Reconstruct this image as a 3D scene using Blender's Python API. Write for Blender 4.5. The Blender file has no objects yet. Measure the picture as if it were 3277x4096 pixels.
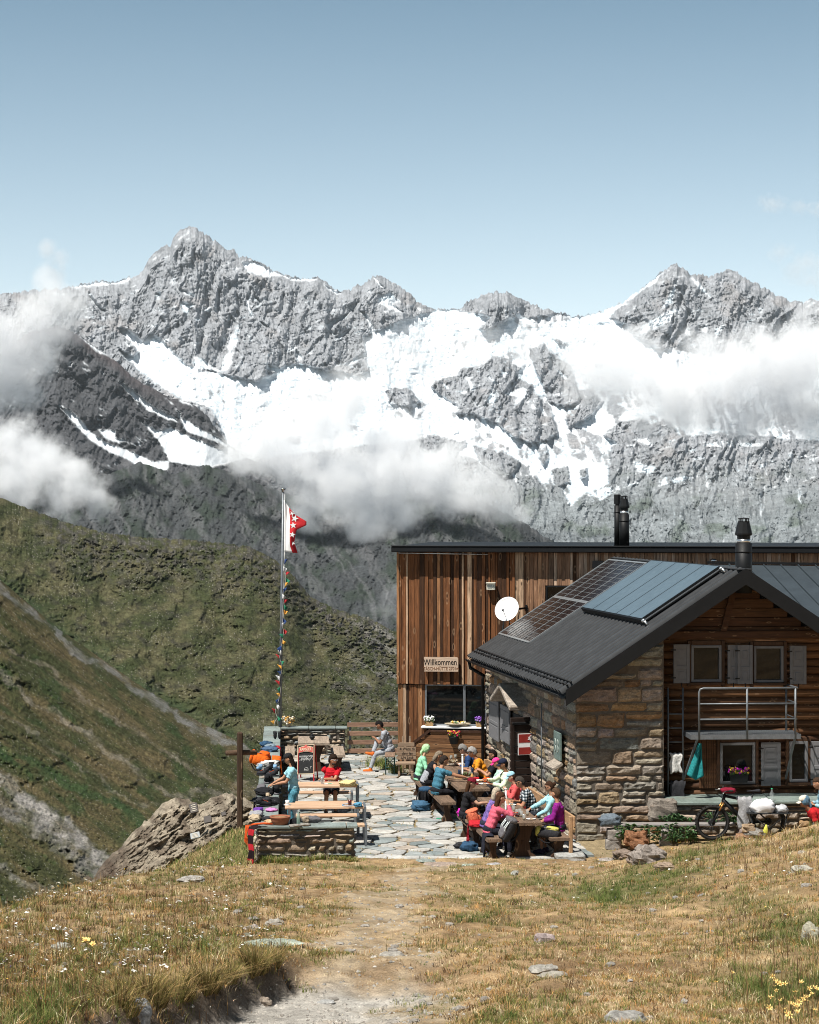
import bpy, bmesh, math, random
import numpy as np
from mathutils import Vector, Matrix, Euler, Quaternion
random.seed(11)
RNG = np.random.default_rng(5)
SC = bpy.context.scene
COL = SC.collection
F, CX, CY, H = 8000.0, 1638.5, 2048.0, 6.93      # lens in photo pixels, picture centre, eye height above the terrace
def P(x, y, Y):
    return Vector(((x-CX)/F*Y, Y, H-(y-CY)/F*Y))
def G(x, y, z=0.0):
    return P(x, y, F*(H-z)/(y-CY))
def R(d): return math.radians(d)

# ---------------------------------------------------------------- numpy noise
def _hash(ix, iy, seed):
    h = (ix.astype(np.int64)*374761393 + iy.astype(np.int64)*668265263 + seed*974634777) & 0xFFFFFFFF
    h = ((h ^ (h >> 13))*1274126177) & 0xFFFFFFFF
    return ((h ^ (h >> 16)) & 0xFFFFFF)/float(0xFFFFFF)
def gnoise(x, y, seed=0):
    x = np.asarray(x, float); y = np.asarray(y, float)
    ix = np.floor(x); iy = np.floor(y); fx = x-ix; fy = y-iy
    ix = ix.astype(np.int64); iy = iy.astype(np.int64)
    u = fx*fx*fx*(fx*(fx*6-15)+10); v = fy*fy*fy*(fy*(fy*6-15)+10)
    def gr(a, b, dx, dy):
        t = _hash(a, b, seed)*2*np.pi
        return np.cos(t)*dx+np.sin(t)*dy
    n00 = gr(ix, iy, fx, fy); n10 = gr(ix+1, iy, fx-1, fy)
    n01 = gr(ix, iy+1, fx, fy-1); n11 = gr(ix+1, iy+1, fx-1, fy-1)
    return (n00*(1-u)+n10*u)*(1-v)+(n01*(1-u)+n11*u)*v*1.0
def fbm(x, y, o=5, seed=0, g=.5):
    s = 0; a = 1; t = 0
    for k in range(o):
        s = s+a*gnoise(np.asarray(x)*2**k+17.3*k, np.asarray(y)*2**k-9.1*k, seed+k); t += a; a *= g
    return s/t*1.6
def ridged(x, y, o=5, seed=0, g=.55):
    s = 0; a = 1; t = 0
    for k in range(o):
        s = s+a*(1-2*np.abs(gnoise(np.asarray(x)*2**k+3.7*k, np.asarray(y)*2**k+5.3*k, seed+k))); t += a; a *= g
    return s/t
def sstep(a, b, x):
    t = np.clip((np.asarray(x, float)-a)/(b-a), 0, 1); return t*t*(3-2*t)
def in_poly(px, py, poly):
    r = np.zeros(np.shape(px), bool); n = len(poly)
    for i in range(n):
        x1, y1 = poly[i]; x2, y2 = poly[(i+1) % n]
        c = ((y1 > py) != (y2 > py))
        with np.errstate(divide='ignore', invalid='ignore'):
            r ^= c & (px < (x2-x1)*(py-y1)/((y2-y1) if y2 != y1 else 1e-9)+x1)
    return r

# ---------------------------------------------------------------- tags
ROOT = {}
def tag(o, label=None, cat=None, group=None, kind=None):
    if label: o['label'] = label
    if cat: o['category'] = cat
    if group: o['group'] = group
    if kind: o['kind'] = kind
    return o
def thing(name, label, cat, loc=(0, 0, 0), rz=0.0, group=None):
    o = bpy.data.objects.new(name, None); COL.objects.link(o)
    o.empty_display_size = .1
    o.location = loc; o.rotation_euler = (0, 0, rz)
    ROOT[o.name] = Matrix.Translation(Vector(loc)) @ Matrix.Rotation(rz, 4, 'Z')
    return tag(o, label, cat, group)
def kids(o): return list(o.children)
def dup(o, loc=None, rz=None, label=None, group=None, parent=None):
    c = o.copy(); COL.objects.link(c)
    if parent is not None: c.parent = parent
    if loc is not None: c.location = loc
    if rz is not None: c.rotation_euler = (0, 0, rz)
    if label: c['label'] = label
    if group: c['group'] = group
    for ch in kids(o): dup(ch, parent=c)
    return c

# ---------------------------------------------------------------- mesh builder (world coordinates)
class MB:
    def __init__(s): s.v = []; s.f = []; s.c = []; s.col = (1, 1, 1); s.sm = []; s.smooth = False; s.g = []
    def _add(s, vs, fs, smooth=None):
        b = len(s.v); s.g.append((b, len(s.f))); s.v += [tuple(v) for v in vs]; s.c += [s.col]*len(vs)
        for f in fs: s.f.append(tuple(b+i for i in f)); s.sm.append(s.smooth if smooth is None else smooth)
        return s
    def box(s, c, size, M=None, ch=0.0):
        hx, hy, hz = size[0]/2, size[1]/2, size[2]/2
        T = Matrix.Translation(Vector(c)) @ (M.to_4x4() if M is not None else Matrix.Identity(4))
        ch = min(ch, hx*.45, hy*.45, hz*.45)
        if ch <= 0:
            vs = [T @ Vector((x*hx, y*hy, z*hz)) for x in (-1, 1) for y in (-1, 1) for z in (-1, 1)]
            return s._add(vs, [(0, 1, 3, 2), (4, 6, 7, 5), (0, 4, 5, 1), (2, 3, 7, 6), (0, 2, 6, 4), (1, 5, 7, 3)], False)
        vs = []; idx = {}
        for sx in (-1, 1):
            for sy in (-1, 1):
                for sz in (-1, 1):
                    for a in range(3):
                        p = [sx*(hx-ch), sy*(hy-ch), sz*(hz-ch)]
                        p[a] = (sx*hx, sy*hy, sz*hz)[a]
                        idx[sx, sy, sz, a] = len(vs); vs.append(T @ Vector(p))
        fs = []
        I = lambda a, b, c, k: idx[a, b, c, k]
        for q in (-1, 1):
            r = [(-1, -1), (1, -1), (1, 1), (-1, 1)]
            f0 = [I(q, a, b, 0) for a, b in r]; f1 = [I(a, q, b, 1) for a, b in r]; f2 = [I(a, b, q, 2) for a, b in r]
            if q < 0: f0.reverse(); f2.reverse()
            else: f1.reverse()
            fs += [f0, f1, f2]
        for a in (-1, 1):
            for b in (-1, 1):
                e = [I(-1, a, b, 1), I(1, a, b, 1), I(1, a, b, 2), I(-1, a, b, 2)]
                fs.append(e if a*b < 0 else e[::-1])
                e = [I(a, -1, b, 0), I(a, 1, b, 0), I(a, 1, b, 2), I(a, -1, b, 2)]
                fs.append(e[::-1] if a*b < 0 else e)
                e = [I(a, b, -1, 0), I(a, b, 1, 0), I(a, b, 1, 1), I(a, b, -1, 1)]
                fs.append(e if a*b < 0 else e[::-1])
                for c in (-1, 1):
                    t = [I(a, b, c, 0), I(a, b, c, 1), I(a, b, c, 2)]
                    if (a, b) in ((-1, -1), (-1, 1), (1, -1), (1, 1)): fs.append(t if a*b*c > 0 else t[::-1])
        return s._add(vs, fs, False)
    def bar(s, a, b, w, h, up=(0, 0, 1), ch=0.0):
        """box from point a to point b: w across, h along up"""
        a = Vector(a); b = Vector(b); d = (b-a); L = d.length
        if L < 1e-6: return s
        y = d/L; u = Vector(up); x = y.cross(u)
        if x.length < 1e-5: x = y.cross(Vector((1, 0, 0)))
        x.normalize(); z = x.cross(y)
        M = Matrix((x, y, z)).transposed()
        return s.box((a+b)/2, (w, L, h), M, ch)
    def tube(s, pts, r, n=8, cap=True, flat=None, up=None, smooth=True):
        """tube through points, radius per point; flat=(sx,sz) squash of each ring"""
        pts = [Vector(p) for p in pts]; k = len(pts)
        if not hasattr(r, '__len__'): r = [r]*k
        T = []
        for i in range(k):
            d = pts[min(i+1, k-1)]-pts[max(i-1, 0)]
            if d.length < 1e-9: d = Vector((0, 0, 1))
            T.append(d.normalized())
        u = Vector(up) if up is not None else (Vector((0, 0, 1)) if abs(T[0].z) < .9 else Vector((0, -1, 0)))
        vs = []
        x = T[0].cross(u).normalized()
        for i in range(k):
            if up is not None: x = T[i].cross(u)
            else: x = x-T[i]*x.dot(T[i])
            if x.length < 1e-6: x = T[i].orthogonal()
            x.normalize(); z = x.cross(T[i])
            fx, fz = (1, 1) if flat is None else (flat[i] if hasattr(flat[0], '__len__') else flat)
            for j in range(n):
                a = 2*math.pi*j/n
                vs.append(pts[i]+x*math.cos(a)*r[i]*fx+z*math.sin(a)*r[i]*fz)
        fs = [(i*n+j, i*n+(j+1) % n, (i+1)*n+(j+1) % n, (i+1)*n+j) for i in range(k-1) for j in range(n)]
        fs = [f[::-1] for f in fs]
        if cap:
            fs.append(tuple(range(n))); fs.append(tuple((k-1)*n+j for j in range(n))[::-1])
        return s._add(vs, fs, smooth)
    def lathe(s, prof, c=(0, 0, 0), n=16, M=None, smooth=True):
        T = Matrix.Translation(Vector(c)) @ (M.to_4x4() if M is not None else Matrix.Identity(4))
        vs = [T @ Vector((r*math.cos(2*math.pi*j/n), r*math.sin(2*math.pi*j/n), z)) for r, z in prof for j in range(n)]
        k = len(prof)
        fs = [(i*n+j, i*n+(j+1) % n, (i+1)*n+(j+1) % n, (i+1)*n+j) for i in range(k-1) for j in range(n)]
        if prof[0][0] > 1e-6: fs.append(tuple(range(n))[::-1])
        if prof[-1][0] > 1e-6: fs.append(tuple((k-1)*n+j for j in range(n)))
        return s._add(vs, fs, smooth)
    def prism(s, poly, y0, y1, M=None):
        """polygon in local x,z extruded along local y"""
        T = M.to_4x4() if M is not None else Matrix.Identity(4)
        n = len(poly)
        vs = [T @ Vector((p[0], y0, p[1])) for p in poly]+[T @ Vector((p[0], y1, p[1])) for p in poly]
        ar = sum(poly[i][0]*poly[(i+1) % n][1]-poly[(i+1) % n][0]*poly[i][1] for i in range(n))
        fs = [tuple(range(n)), tuple(range(n, 2*n))[::-1]]+[(i, n+i, n+(i+1) % n, (i+1) % n) for i in range(n)]
        if ar*(y1-y0) < 0: fs = [f[::-1] for f in fs]
        return s._add(vs, fs, False)
    def poly(s, pts, thick=None, nrm=(0, 0, 1)):
        """flat polygon, optionally extruded by thick along -nrm"""
        n = len(pts); pts = [Vector(p) for p in pts]
        if thick is None: return s._add(pts, [tuple(range(n))], False)
        d = Vector(nrm)*thick
        return s._add(pts+[p-d for p in pts], [tuple(range(n)), tuple(range(n, 2*n))[::-1]]+[((i+1) % n, i, n+i, n+(i+1) % n) for i in range(n)], False)
    def blob(s, c, r, M=None, n=(10, 7), noise=0.0, freq=2.0, seed=0, smooth=True, floor=None, pw=1.0):
        T = Matrix.Translation(Vector(c)) @ (M.to_4x4() if M is not None else Matrix.Identity(4))
        nu, nv = n; vs = []; rx, ry, rz = r if hasattr(r, '__len__') else (r, r, r)
        sg = lambda t: math.copysign(abs(t)**pw, t)
        for i in range(nv+1):
            th = math.pi*i/nv
            for j in range(nu):
                ph = 2*math.pi*j/nu
                d = Vector((sg(math.sin(th))*sg(math.cos(ph)), sg(math.sin(th))*sg(math.sin(ph)), sg(math.cos(th))))
                k = 1.0
                if noise:
                    from mathutils import noise as mn
                    k += noise*mn.noise(d*freq+Vector((seed*7.13, seed*3.7, seed*1.9)))+noise*.5*mn.noise(d*freq*2.3+Vector((seed*1.1, seed*5.7, 3)))
                q = T @ Vector((d.x*rx*k, d.y*ry*k, d.z*rz*k))
                if floor is not None and q.z < floor: q.z = floor
                vs.append(q)
        fs = [(i*nu+j, (i+1)*nu+j, (i+1)*nu+(j+1) % nu, i*nu+(j+1) % nu) for i in range(nv) for j in range(nu)]
        return s._add(vs, fs, smooth)
    def sheet(s, fn, nu, nv, thick=0.0, smooth=True):
        """fn(u,v)->point over the unit square; thick gives it a back side"""
        pts = [[Vector(fn(i/nu, j/nv)) for i in range(nu+1)] for j in range(nv+1)]
        vs = [p for row in pts for p in row]; w = nu+1
        fs = [(j*w+i, j*w+i+1, (j+1)*w+i+1, (j+1)*w+i) for j in range(nv) for i in range(nu)]
        if thick:
            k = len(vs); bk = []
            for j in range(nv+1):
                for i in range(nu+1):
                    a = pts[j][min(i+1, nu)]-pts[j][max(i-1, 0)]; b = pts[min(j+1, nv)][i]-pts[max(j-1, 0)][i]
                    nn = a.cross(b)
                    if nn.length > 1e-12: nn.normalize()
                    bk.append(pts[j][i]-nn*thick)
            vs += bk
            fs += [tuple(k+q for q in f)[::-1] for f in list(fs)]
            rim = [(0*w+i, 0*w+i+1) for i in range(nu)][::1]
            for a, b in rim: fs.append((b, a, k+a, k+b))
            for i in range(nu): a, b = nv*w+i, nv*w+i+1; fs.append((a, b, k+b, k+a))
            for j in range(nv):
                a, b = j*w, (j+1)*w; fs.append((a, b, k+b, k+a))
                a, b = j*w+nu, (j+1)*w+nu; fs.append((b, a, k+a, k+b))
        return s._add(vs, fs, smooth)
    def build_each(s, name, mat, parent=None):
        """one object per added piece"""
        out = []
        for i, (v0, f0) in enumerate(s.g):
            v1, f1 = s.g[i+1] if i+1 < len(s.g) else (len(s.v), len(s.f))
            q = MB(); q.v = s.v[v0:v1]; q.c = s.c[v0:v1]; q.f = [tuple(k-v0 for k in f) for f in s.f[f0:f1]]; q.sm = s.sm[f0:f1]
            out.append(q.build(name, mat, parent))
        return out
    def build(s, name, mat, parent=None, label=None):
        me = bpy.data.meshes.new(name)
        vs = s.v
        if parent is not None:
            r = parent
            while r.parent is not None: r = r.parent
            Mi = ROOT.get(r.name)
            if Mi is not None:
                Mi = Mi.inverted(); vs = [Mi @ Vector(v) for v in vs]
        me.from_pydata([tuple(v) for v in vs], [], s.f)
        if len(s.sm) == len(me.polygons): me.polygons.foreach_set('use_smooth', s.sm)
        a = me.color_attributes.new('Col', 'FLOAT_COLOR', 'POINT')
        if s.c: a.data.foreach_set('color', np.array([(c[0], c[1], c[2], 1.0) for c in s.c], 'f').ravel())
        me.materials.append(mat)
        o = bpy.data.objects.new(name, me); COL.objects.link(o)
        if parent is not None: o.parent = parent
        if label: o['label'] = label
        return o

def np_mesh(name, V, faces, mat, colors=None, smooth=True):
    """V (n,3); faces (m,k) int array of equal-sided faces"""
    me = bpy.data.meshes.new(name); n = len(V); m, k = faces.shape
    me.vertices.add(n); me.vertices.foreach_set('co', np.asarray(V, 'f').ravel())
    me.loops.add(m*k); me.loops.foreach_set('vertex_index', faces.astype('i').ravel())
    me.polygons.add(m); me.polygons.foreach_set('loop_start', np.arange(0, m*k, k, dtype='i'))
    try: me.polygons.foreach_set('loop_total', np.full(m, k, 'i'))
    except Exception: pass
    me.polygons.foreach_set('use_smooth', np.full(m, smooth, bool))
    if colors is not None:
        a = me.color_attributes.new('Col', 'FLOAT_COLOR', 'POINT')
        c = np.ones((n, 4), 'f'); c[:, :3] = colors; a.data.foreach_set('color', c.ravel())
    me.update(calc_edges=True); me.materials.append(mat)
    o = bpy.data.objects.new(name, me); COL.objects.link(o); return o
def grid_faces(nr, nc):
    i = np.arange(nr-1)[:, None]*nc+np.arange(nc-1)[None, :]
    return np.stack([i, i+nc, i+nc+1, i+1], -1).reshape(-1, 4)

# ---------------------------------------------------------------- materials
def lin(c):
    """0..255 sRGB triple -> linear"""
    return tuple(((v/255)/12.92 if v/255 <= .04045 else ((v/255+.055)/1.055)**2.4) for v in c)
class NT:
    def __init__(s, name):
        s.m = bpy.data.materials.new(name); s.m.use_nodes = True; s.t = s.m.node_tree
        s.t.nodes.clear(); s.out = s.n('ShaderNodeOutputMaterial'); s.b = None
    def n(s, ty, **kw):
        x = s.t.nodes.new(ty)
        for k, v in kw.items(): setattr(x, k, v)
        return x
    def l(s, a, b): s.t.links.new(a, b)
    def coord(s, scale=(1, 1, 1), kind='Object'):
        t = s.n('ShaderNodeTexCoord'); m = s.n('ShaderNodeMapping'); m.inputs['Scale'].default_value = scale
        s.l(t.outputs[kind], m.inputs['Vector']); return m.outputs[0]
    def noise(s, vec, scale, detail=4, rough=.55, dist=0.0):
        x = s.n('ShaderNodeTexNoise'); x.inputs['Scale'].default_value = scale; x.inputs['Detail'].default_value = detail
        x.inputs['Roughness'].default_value = rough; x.inputs['Distortion'].default_value = dist
        s.l(vec, x.inputs['Vector']); return x.outputs['Fac']
    def vor(s, vec, scale, feat='F1', out='Distance', rnd=1.0):
        x = s.n('ShaderNodeTexVoronoi', feature=feat); x.inputs['Scale'].default_value = scale
        x.inputs['Randomness'].default_value = rnd
        s.l(vec, x.inputs['Vector']); return x.outputs[out]
    def ramp(s, fac, stops):
        x = s.n('ShaderNodeValToRGB'); e = x.color_ramp.elements
        while len(e) < len(stops): e.new(.5)
        for i, (p, c) in enumerate(stops):
            e[i].position = p; e[i].color = (c, c, c, 1) if not hasattr(c, '__len__') else (c[0], c[1], c[2], 1)
        s.l(fac, x.inputs[0]); return x.outputs[0]
    def mix(s, fac, a, b, mode='MIX'):
        x = s.n('ShaderNodeMix', data_type='RGBA', blend_type=mode)
        for sock, v in ((x.inputs[0], fac), (x.inputs[6], a), (x.inputs[7], b)):
            if isinstance(v, bpy.types.NodeSocket): s.l(v, sock)
            elif hasattr(v, '__len__'): sock.default_value = (v[0], v[1], v[2], 1)
            else: sock.default_value = v
        return x.outputs[2]
    def math(s, op, a, b=0.0, clamp=False):
        x = s.n('ShaderNodeMath', operation=op, use_clamp=clamp)
        for i, v in enumerate((a, b)):
            if isinstance(v, bpy.types.NodeSocket): s.l(v, x.inputs[i])
            else: x.inputs[i].default_value = v
        return x.outputs[0]
    def attr(s, name='Col'):
        x = s.n('ShaderNodeAttribute', attribute_name=name); return x.outputs['Color']
    def bsdf(s, col, rough=.7, metal=0.0, spec=.3, bump=None, bstr=.3, bdist=.02, **kw):
        b = s.b = s.n('ShaderNodeBsdfPrincipled')
        for k, v in (('Base Color', col), ('Roughness', rough), ('Metallic', metal), ('Specular IOR Level', spec)):
            if isinstance(v, bpy.types.NodeSocket): s.l(v, b.inputs[k])
            elif hasattr(v, '__len__'): b.inputs[k].default_value = (v[0], v[1], v[2], 1)
            else: b.inputs[k].default_value = v
        for k, v in kw.items(): b.inputs[k.replace('_', ' ')].default_value = v
        if bump is not None:
            q = s.n('ShaderNodeBump'); q.inputs['Strength'].default_value = bstr; q.inputs['Distance'].default_value = bdist
            s.l(bump, q.inputs['Height']); s.l(q.outputs[0], b.inputs['Normal'])
        s.l(b.outputs[0], s.out.inputs['Surface']); return s.m
_MC = {}
def mat(name, col, rough=.75, var=.25, scale=12, bump=.25, bd=.01, metal=0.0, spec=.3, stretch=(1, 1, 1), attr=False, **kw):
    """procedural paint/cloth/stone: mottled colour and a fine relief"""
    if name in _MC: return _MC[name]
    t = NT(name); v = t.coord(stretch); n1 = t.noise(v, scale, 5, .6); n2 = t.noise(v, scale*6, 3)
    f = t.ramp(n1, [(.3, 1-var), (.7, 1+var)])
    base = t.attr() if attr else col
    c = t.mix(1.0, base, f, 'MULTIPLY')
    r = t.math('ADD', t.math('MULTIPLY', n2, .25), rough-.12, True)
    h = t.math('ADD', n1, t.math('MULTIPLY', n2, .5))
    _MC[name] = t.bsdf(c, r, metal, spec, h if bump else None, bump, bd, **kw); return _MC[name]
# ================================================================ camera, sun, sky
cam = bpy.data.cameras.new('camera'); camo = bpy.data.objects.new('camera', cam); COL.objects.link(camo)
camo.location = (0, 0, H); camo.rotation_euler = (R(90), 0, 0)
cam.sensor_width = 36; cam.lens = F/4096*36; cam.clip_end = 60000; cam.clip_start = .5
SC.camera = camo
SUN = Vector((-.325, -.35, .88)).normalized()          # towards the sun
sl = bpy.data.lights.new('sun', 'SUN'); sl.energy = 5.0; sl.angle = R(.5); sl.color = (1, .955, .88)
so = bpy.data.objects.new('sun', sl); COL.objects.link(so); so.rotation_euler = SUN.to_track_quat('Z', 'Y').to_euler()
W = bpy.data.worlds.new('World'); SC.world = W; W.use_nodes = True
wt = W.node_tree; bg = wt.nodes['Background']; bg.inputs[1].default_value = .068
sky = wt.nodes.new('ShaderNodeTexSky'); sky.sky_type = 'NISHITA'; sky.sun_disc = False
sky.sun_elevation = math.asin(SUN.z); sky.sun_rotation = math.atan2(SUN.x, SUN.y)
sky.altitude = 900; sky.air_density = 1.0; sky.dust_density = .35; sky.ozone_density = 2.2
hs = wt.nodes.new('ShaderNodeHueSaturation'); hs.inputs['Saturation'].default_value = .86; hs.inputs['Hue'].default_value = .478; hs.inputs['Value'].default_value = 1.0
wt.links.new(sky.outputs[0], hs.inputs['Color'])
tc_ = wt.nodes.new('ShaderNodeTexCoord'); sx_ = wt.nodes.new('ShaderNodeSeparateXYZ'); wt.links.new(tc_.outputs['Generated'], sx_.inputs[0])
mr_ = wt.nodes.new('ShaderNodeMapRange'); mr_.inputs['From Min'].default_value = .03; mr_.inputs['From Max'].default_value = .42; mr_.inputs['To Min'].default_value = 1.75; mr_.inputs['To Max'].default_value = .46; wt.links.new(sx_.outputs['Z'], mr_.inputs['Value'])
ms_ = wt.nodes.new('ShaderNodeMapRange'); ms_.inputs['From Min'].default_value = .06; ms_.inputs['From Max'].default_value = .26; ms_.inputs['To Min'].default_value = .48; ms_.inputs['To Max'].default_value = .94; wt.links.new(sx_.outputs['Z'], ms_.inputs['Value']); wt.links.new(ms_.outputs[0], hs.inputs['Saturation'])
mx_ = wt.nodes.new('ShaderNodeVectorMath'); mx_.operation = 'SCALE'; wt.links.new(hs.outputs[0], mx_.inputs[0]); wt.links.new(mr_.outputs[0], mx_.inputs['Scale']); wt.links.new(mx_.outputs[0], bg.inputs[0])   # deeper blue with height; dimmed further overhead to cut the fill light
SC.view_settings.view_transform = 'Standard'; SC.view_settings.look = 'None'; SC.view_settings.gamma = 1
SC.view_settings.exposure = 0.55
SC.render.engine = 'CYCLES'
SC.cycles.use_denoising = True; SC.cycles.filter_width = 1.0; SC.cycles.denoising_prefilter = 'ACCURATE'
SC.cycles.max_bounces = 16; SC.cycles.diffuse_bounces = 3; SC.cycles.glossy_bounces = 3; SC.cycles.transparent_max_bounces = 12
SC.cycles.volume_bounces = 14; SC.cycles.volume_step_rate = 1.0; SC.cycles.volume_max_steps = 128
SC.cycles.sample_clamp_indirect = 4.0; SC.cycles.use_adaptive_sampling = True; SC.cycles.adaptive_threshold = .01

# ================================================================ far mountains
def z1(pts): return [(x*.9507, 800+y*.9507) for x, y in pts]       # photo zoom sheets -> photo pixels
def z2(pts): return [(1600+x*.9722, 800+y*.9722) for x, y in pts]
SKY1 = [(-500, 1250), (-100, 1190)]+z1([(250, 375), (320, 362), (360, 358), (420, 345), (490, 348), (560, 325), (585, 322), (600, 300), (625, 255), (650, 225), (690, 200), (715, 195), (730, 160), (760, 130), (800, 118), (830, 125), (870, 150), (905, 170), (930, 195), (945, 210), (985, 215), (1020, 245), (1060, 255), (1100, 270), (1150, 300), (1200, 318), (1260, 335), (1340, 330), (1365, 345), (1400, 372), (1440, 390), (1480, 370), (1530, 355), (1555, 345), (1570, 322), (1605, 320), (1650, 345), (1680, 370)]) + \
    z2([(20, 375), (60, 405), (100, 440), (150, 455), (245, 452), (280, 425), (320, 405), (360, 390), (410, 376), (450, 385), (480, 400), (520, 425), (560, 440), (600, 450), (650, 468), (740, 482), (800, 472), (850, 455), (900, 432), (960, 395), (1020, 350), (1070, 305), (1100, 278), (1130, 268), (1165, 282), (1190, 308), (1240, 315), (1280, 322), (1320, 300), (1350, 290), (1390, 305), (1430, 335), (1480, 350), (1530, 385), (1600, 415), (1660, 425), (1700, 412), (1725, 415), (1850, 440), (2200, 520)])
SNOW1 = [z1(p) for p in (
    [(290, 366), (420, 343), (480, 345), (562, 320), (555, 334), (480, 356), (400, 362), (330, 372)],
    [(1018, 262), (1070, 257), (1130, 290), (1230, 330), (1330, 328), (1340, 336), (1250, 342), (1170, 318), (1110, 325), (1060, 310), (1030, 290)],
    [(1365, 355), (1400, 380), (1440, 393), (1420, 400), (1380, 378)],
    [(370, 380), (400, 430), (447, 465), (440, 472), (405, 450), (380, 420)],
    [(745, 372), (800, 390), (822, 408), (800, 407), (760, 385)], [(758, 420), (800, 440), (832, 440), (790, 450), (797, 492), (768, 458)], [(660, 388), (682, 390), (668, 418)],
    [(1005, 520), (1003, 580), (975, 640), (980, 690), (955, 716), (930, 712), (957, 640), (972, 570)], [(1060, 368), (1047, 420), (1052, 450), (1068, 492), (1058, 494), (1038, 450), (1040, 410)],
    [(1075, 400), (1100, 430), (1096, 436), (1070, 410)], [(1090, 510), (1130, 530), (1120, 540)],
    [(815, 655), (850, 668), (900, 708), (940, 715), (930, 728), (870, 712), (820, 708)], [(1245, 625), (1270, 660), (1262, 690), (1245, 660)], [(1130, 690), (1190, 715), (1180, 730), (1130, 712)],
    [(870, 455), (888, 452), (880, 470), (850, 475)], [(820, 500), (850, 505), (830, 515)],
    [(800, 700), (900, 728), (1000, 745), (1080, 762), (1140, 740), (1200, 692), (1270, 692), (1380, 718), (1430, 722), (1500, 742), (1560, 715), (1640, 690), (1725, 640), (1800, 600), (1800, 1000), (1000, 1100), (960, 1030), (940, 980), (890, 880), (850, 860), (760, 840), (700, 800), (640, 760), (600, 730), (520, 660), (495, 620), (560, 660), (585, 640), (545, 600), (495, 537), (540, 545), (600, 590), (640, 560), (700, 610), (780, 690)],
    [(1640, 590), (1700, 510), (1725, 500), (1740, 620), (1660, 605)], [(1450, 700), (1500, 660), (1580, 628), (1585, 640), (1550, 652), (1480, 692)],
    [(1370, 520), (1430, 490), (1475, 470), (1440, 500), (1390, 545), (1420, 560), (1395, 570)], [(1530, 390), (1580, 372), (1560, 392)], [(1610, 400), (1650, 390), (1680, 430), (1650, 440), (1700, 470), (1640, 460), (1590, 430)], [(1520, 470), (1535, 465), (1590, 570), (1570, 560)], [(1570, 325), (1585, 330), (1615, 370), (1600, 365)], [(1410, 585), (1470, 540), (1480, 545), (1430, 585)])] + \
  [z2(p) for p in (
    [(0, 500), (150, 453), (250, 450), (650, 466), (740, 480), (900, 428), (1085, 292), (1062, 330), (930, 420), (860, 485), (940, 510), (1000, 580), (1100, 610), (1300, 650), (1725, 600), (1900, 600), (1900, 1000), (1300, 960), (1150, 970), (1090, 900), (1030, 930), (870, 1010), (860, 1170), (760, 1210), (700, 1262), (660, 1180), (560, 1160), (420, 1150), (380, 1120), (300, 1060), (240, 1040), (280, 1000), (110, 960), (90, 860), (0, 760), (-120, 760), (-150, 560)],)]
ROCK1 = [z2(p) for p in (
    [(125, 770), (150, 740), (240, 720), (250, 690), (330, 685), (370, 650), (420, 640), (500, 690), (480, 730), (540, 760), (560, 800), (620, 850), (650, 960), (600, 990), (540, 1000), (460, 970), (400, 920), (300, 880), (230, 880), (240, 850), (180, 810)],
    [(525, 615), (590, 590), (640, 640), (700, 680), (730, 760), (740, 830), (680, 850), (610, 830), (590, 770), (560, 700)],
    [(680, 900), (750, 830), (800, 800), (840, 830), (780, 890), (690, 940)],
    [(245, 455), (300, 410), (410, 370), (480, 395), (560, 435), (650, 468), (520, 490), (490, 470), (420, 505), (345, 542), (330, 530), (370, 480), (300, 462)],
    [(1085, 290), (1130, 260), (1190, 300), (1270, 312), (1350, 280), (1450, 340), (1600, 410), (1725, 405), (1900, 430), (1900, 560), (1725, 500), (1520, 490), (1450, 540), (1330, 540), (1270, 570), (1300, 630), (1170, 620), (1070, 610), (960, 560), (930, 510), (860, 485), (940, 415), (1070, 325)],
    [(1240, 660), (1310, 640), (1310, 690), (1260, 700)], [(1700, 610), (1730, 600), (1730, 650), (1705, 640)],
    [(835, 970), (900, 910), (1000, 900), (1040, 930), (1000, 970), (940, 1050), (920, 1170), (860, 1170), (860, 1100), (895, 1000)],
    [(1060, 920), (1110, 910), (1150, 970), (1090, 1010), (1060, 970)], [(-60, 780), (30, 770), (60, 800), (80, 830), (40, 850), (-40, 840)],
    [(300, 1010), (430, 1040), (500, 1080), (440, 1150), (330, 1080)], [(570, 1060), (600, 1005), (612, 1060), (590, 1090)], [(620, 1110), (690, 1090), (700, 1160), (640, 1180)], [(480, 1140), (560, 1130), (580, 1170), (500, 1180)], [(636, 575), (660, 573), (690, 590), (670, 598)], [(740, 1110), (770, 1100), (765, 1140), (745, 1145)])]
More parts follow.
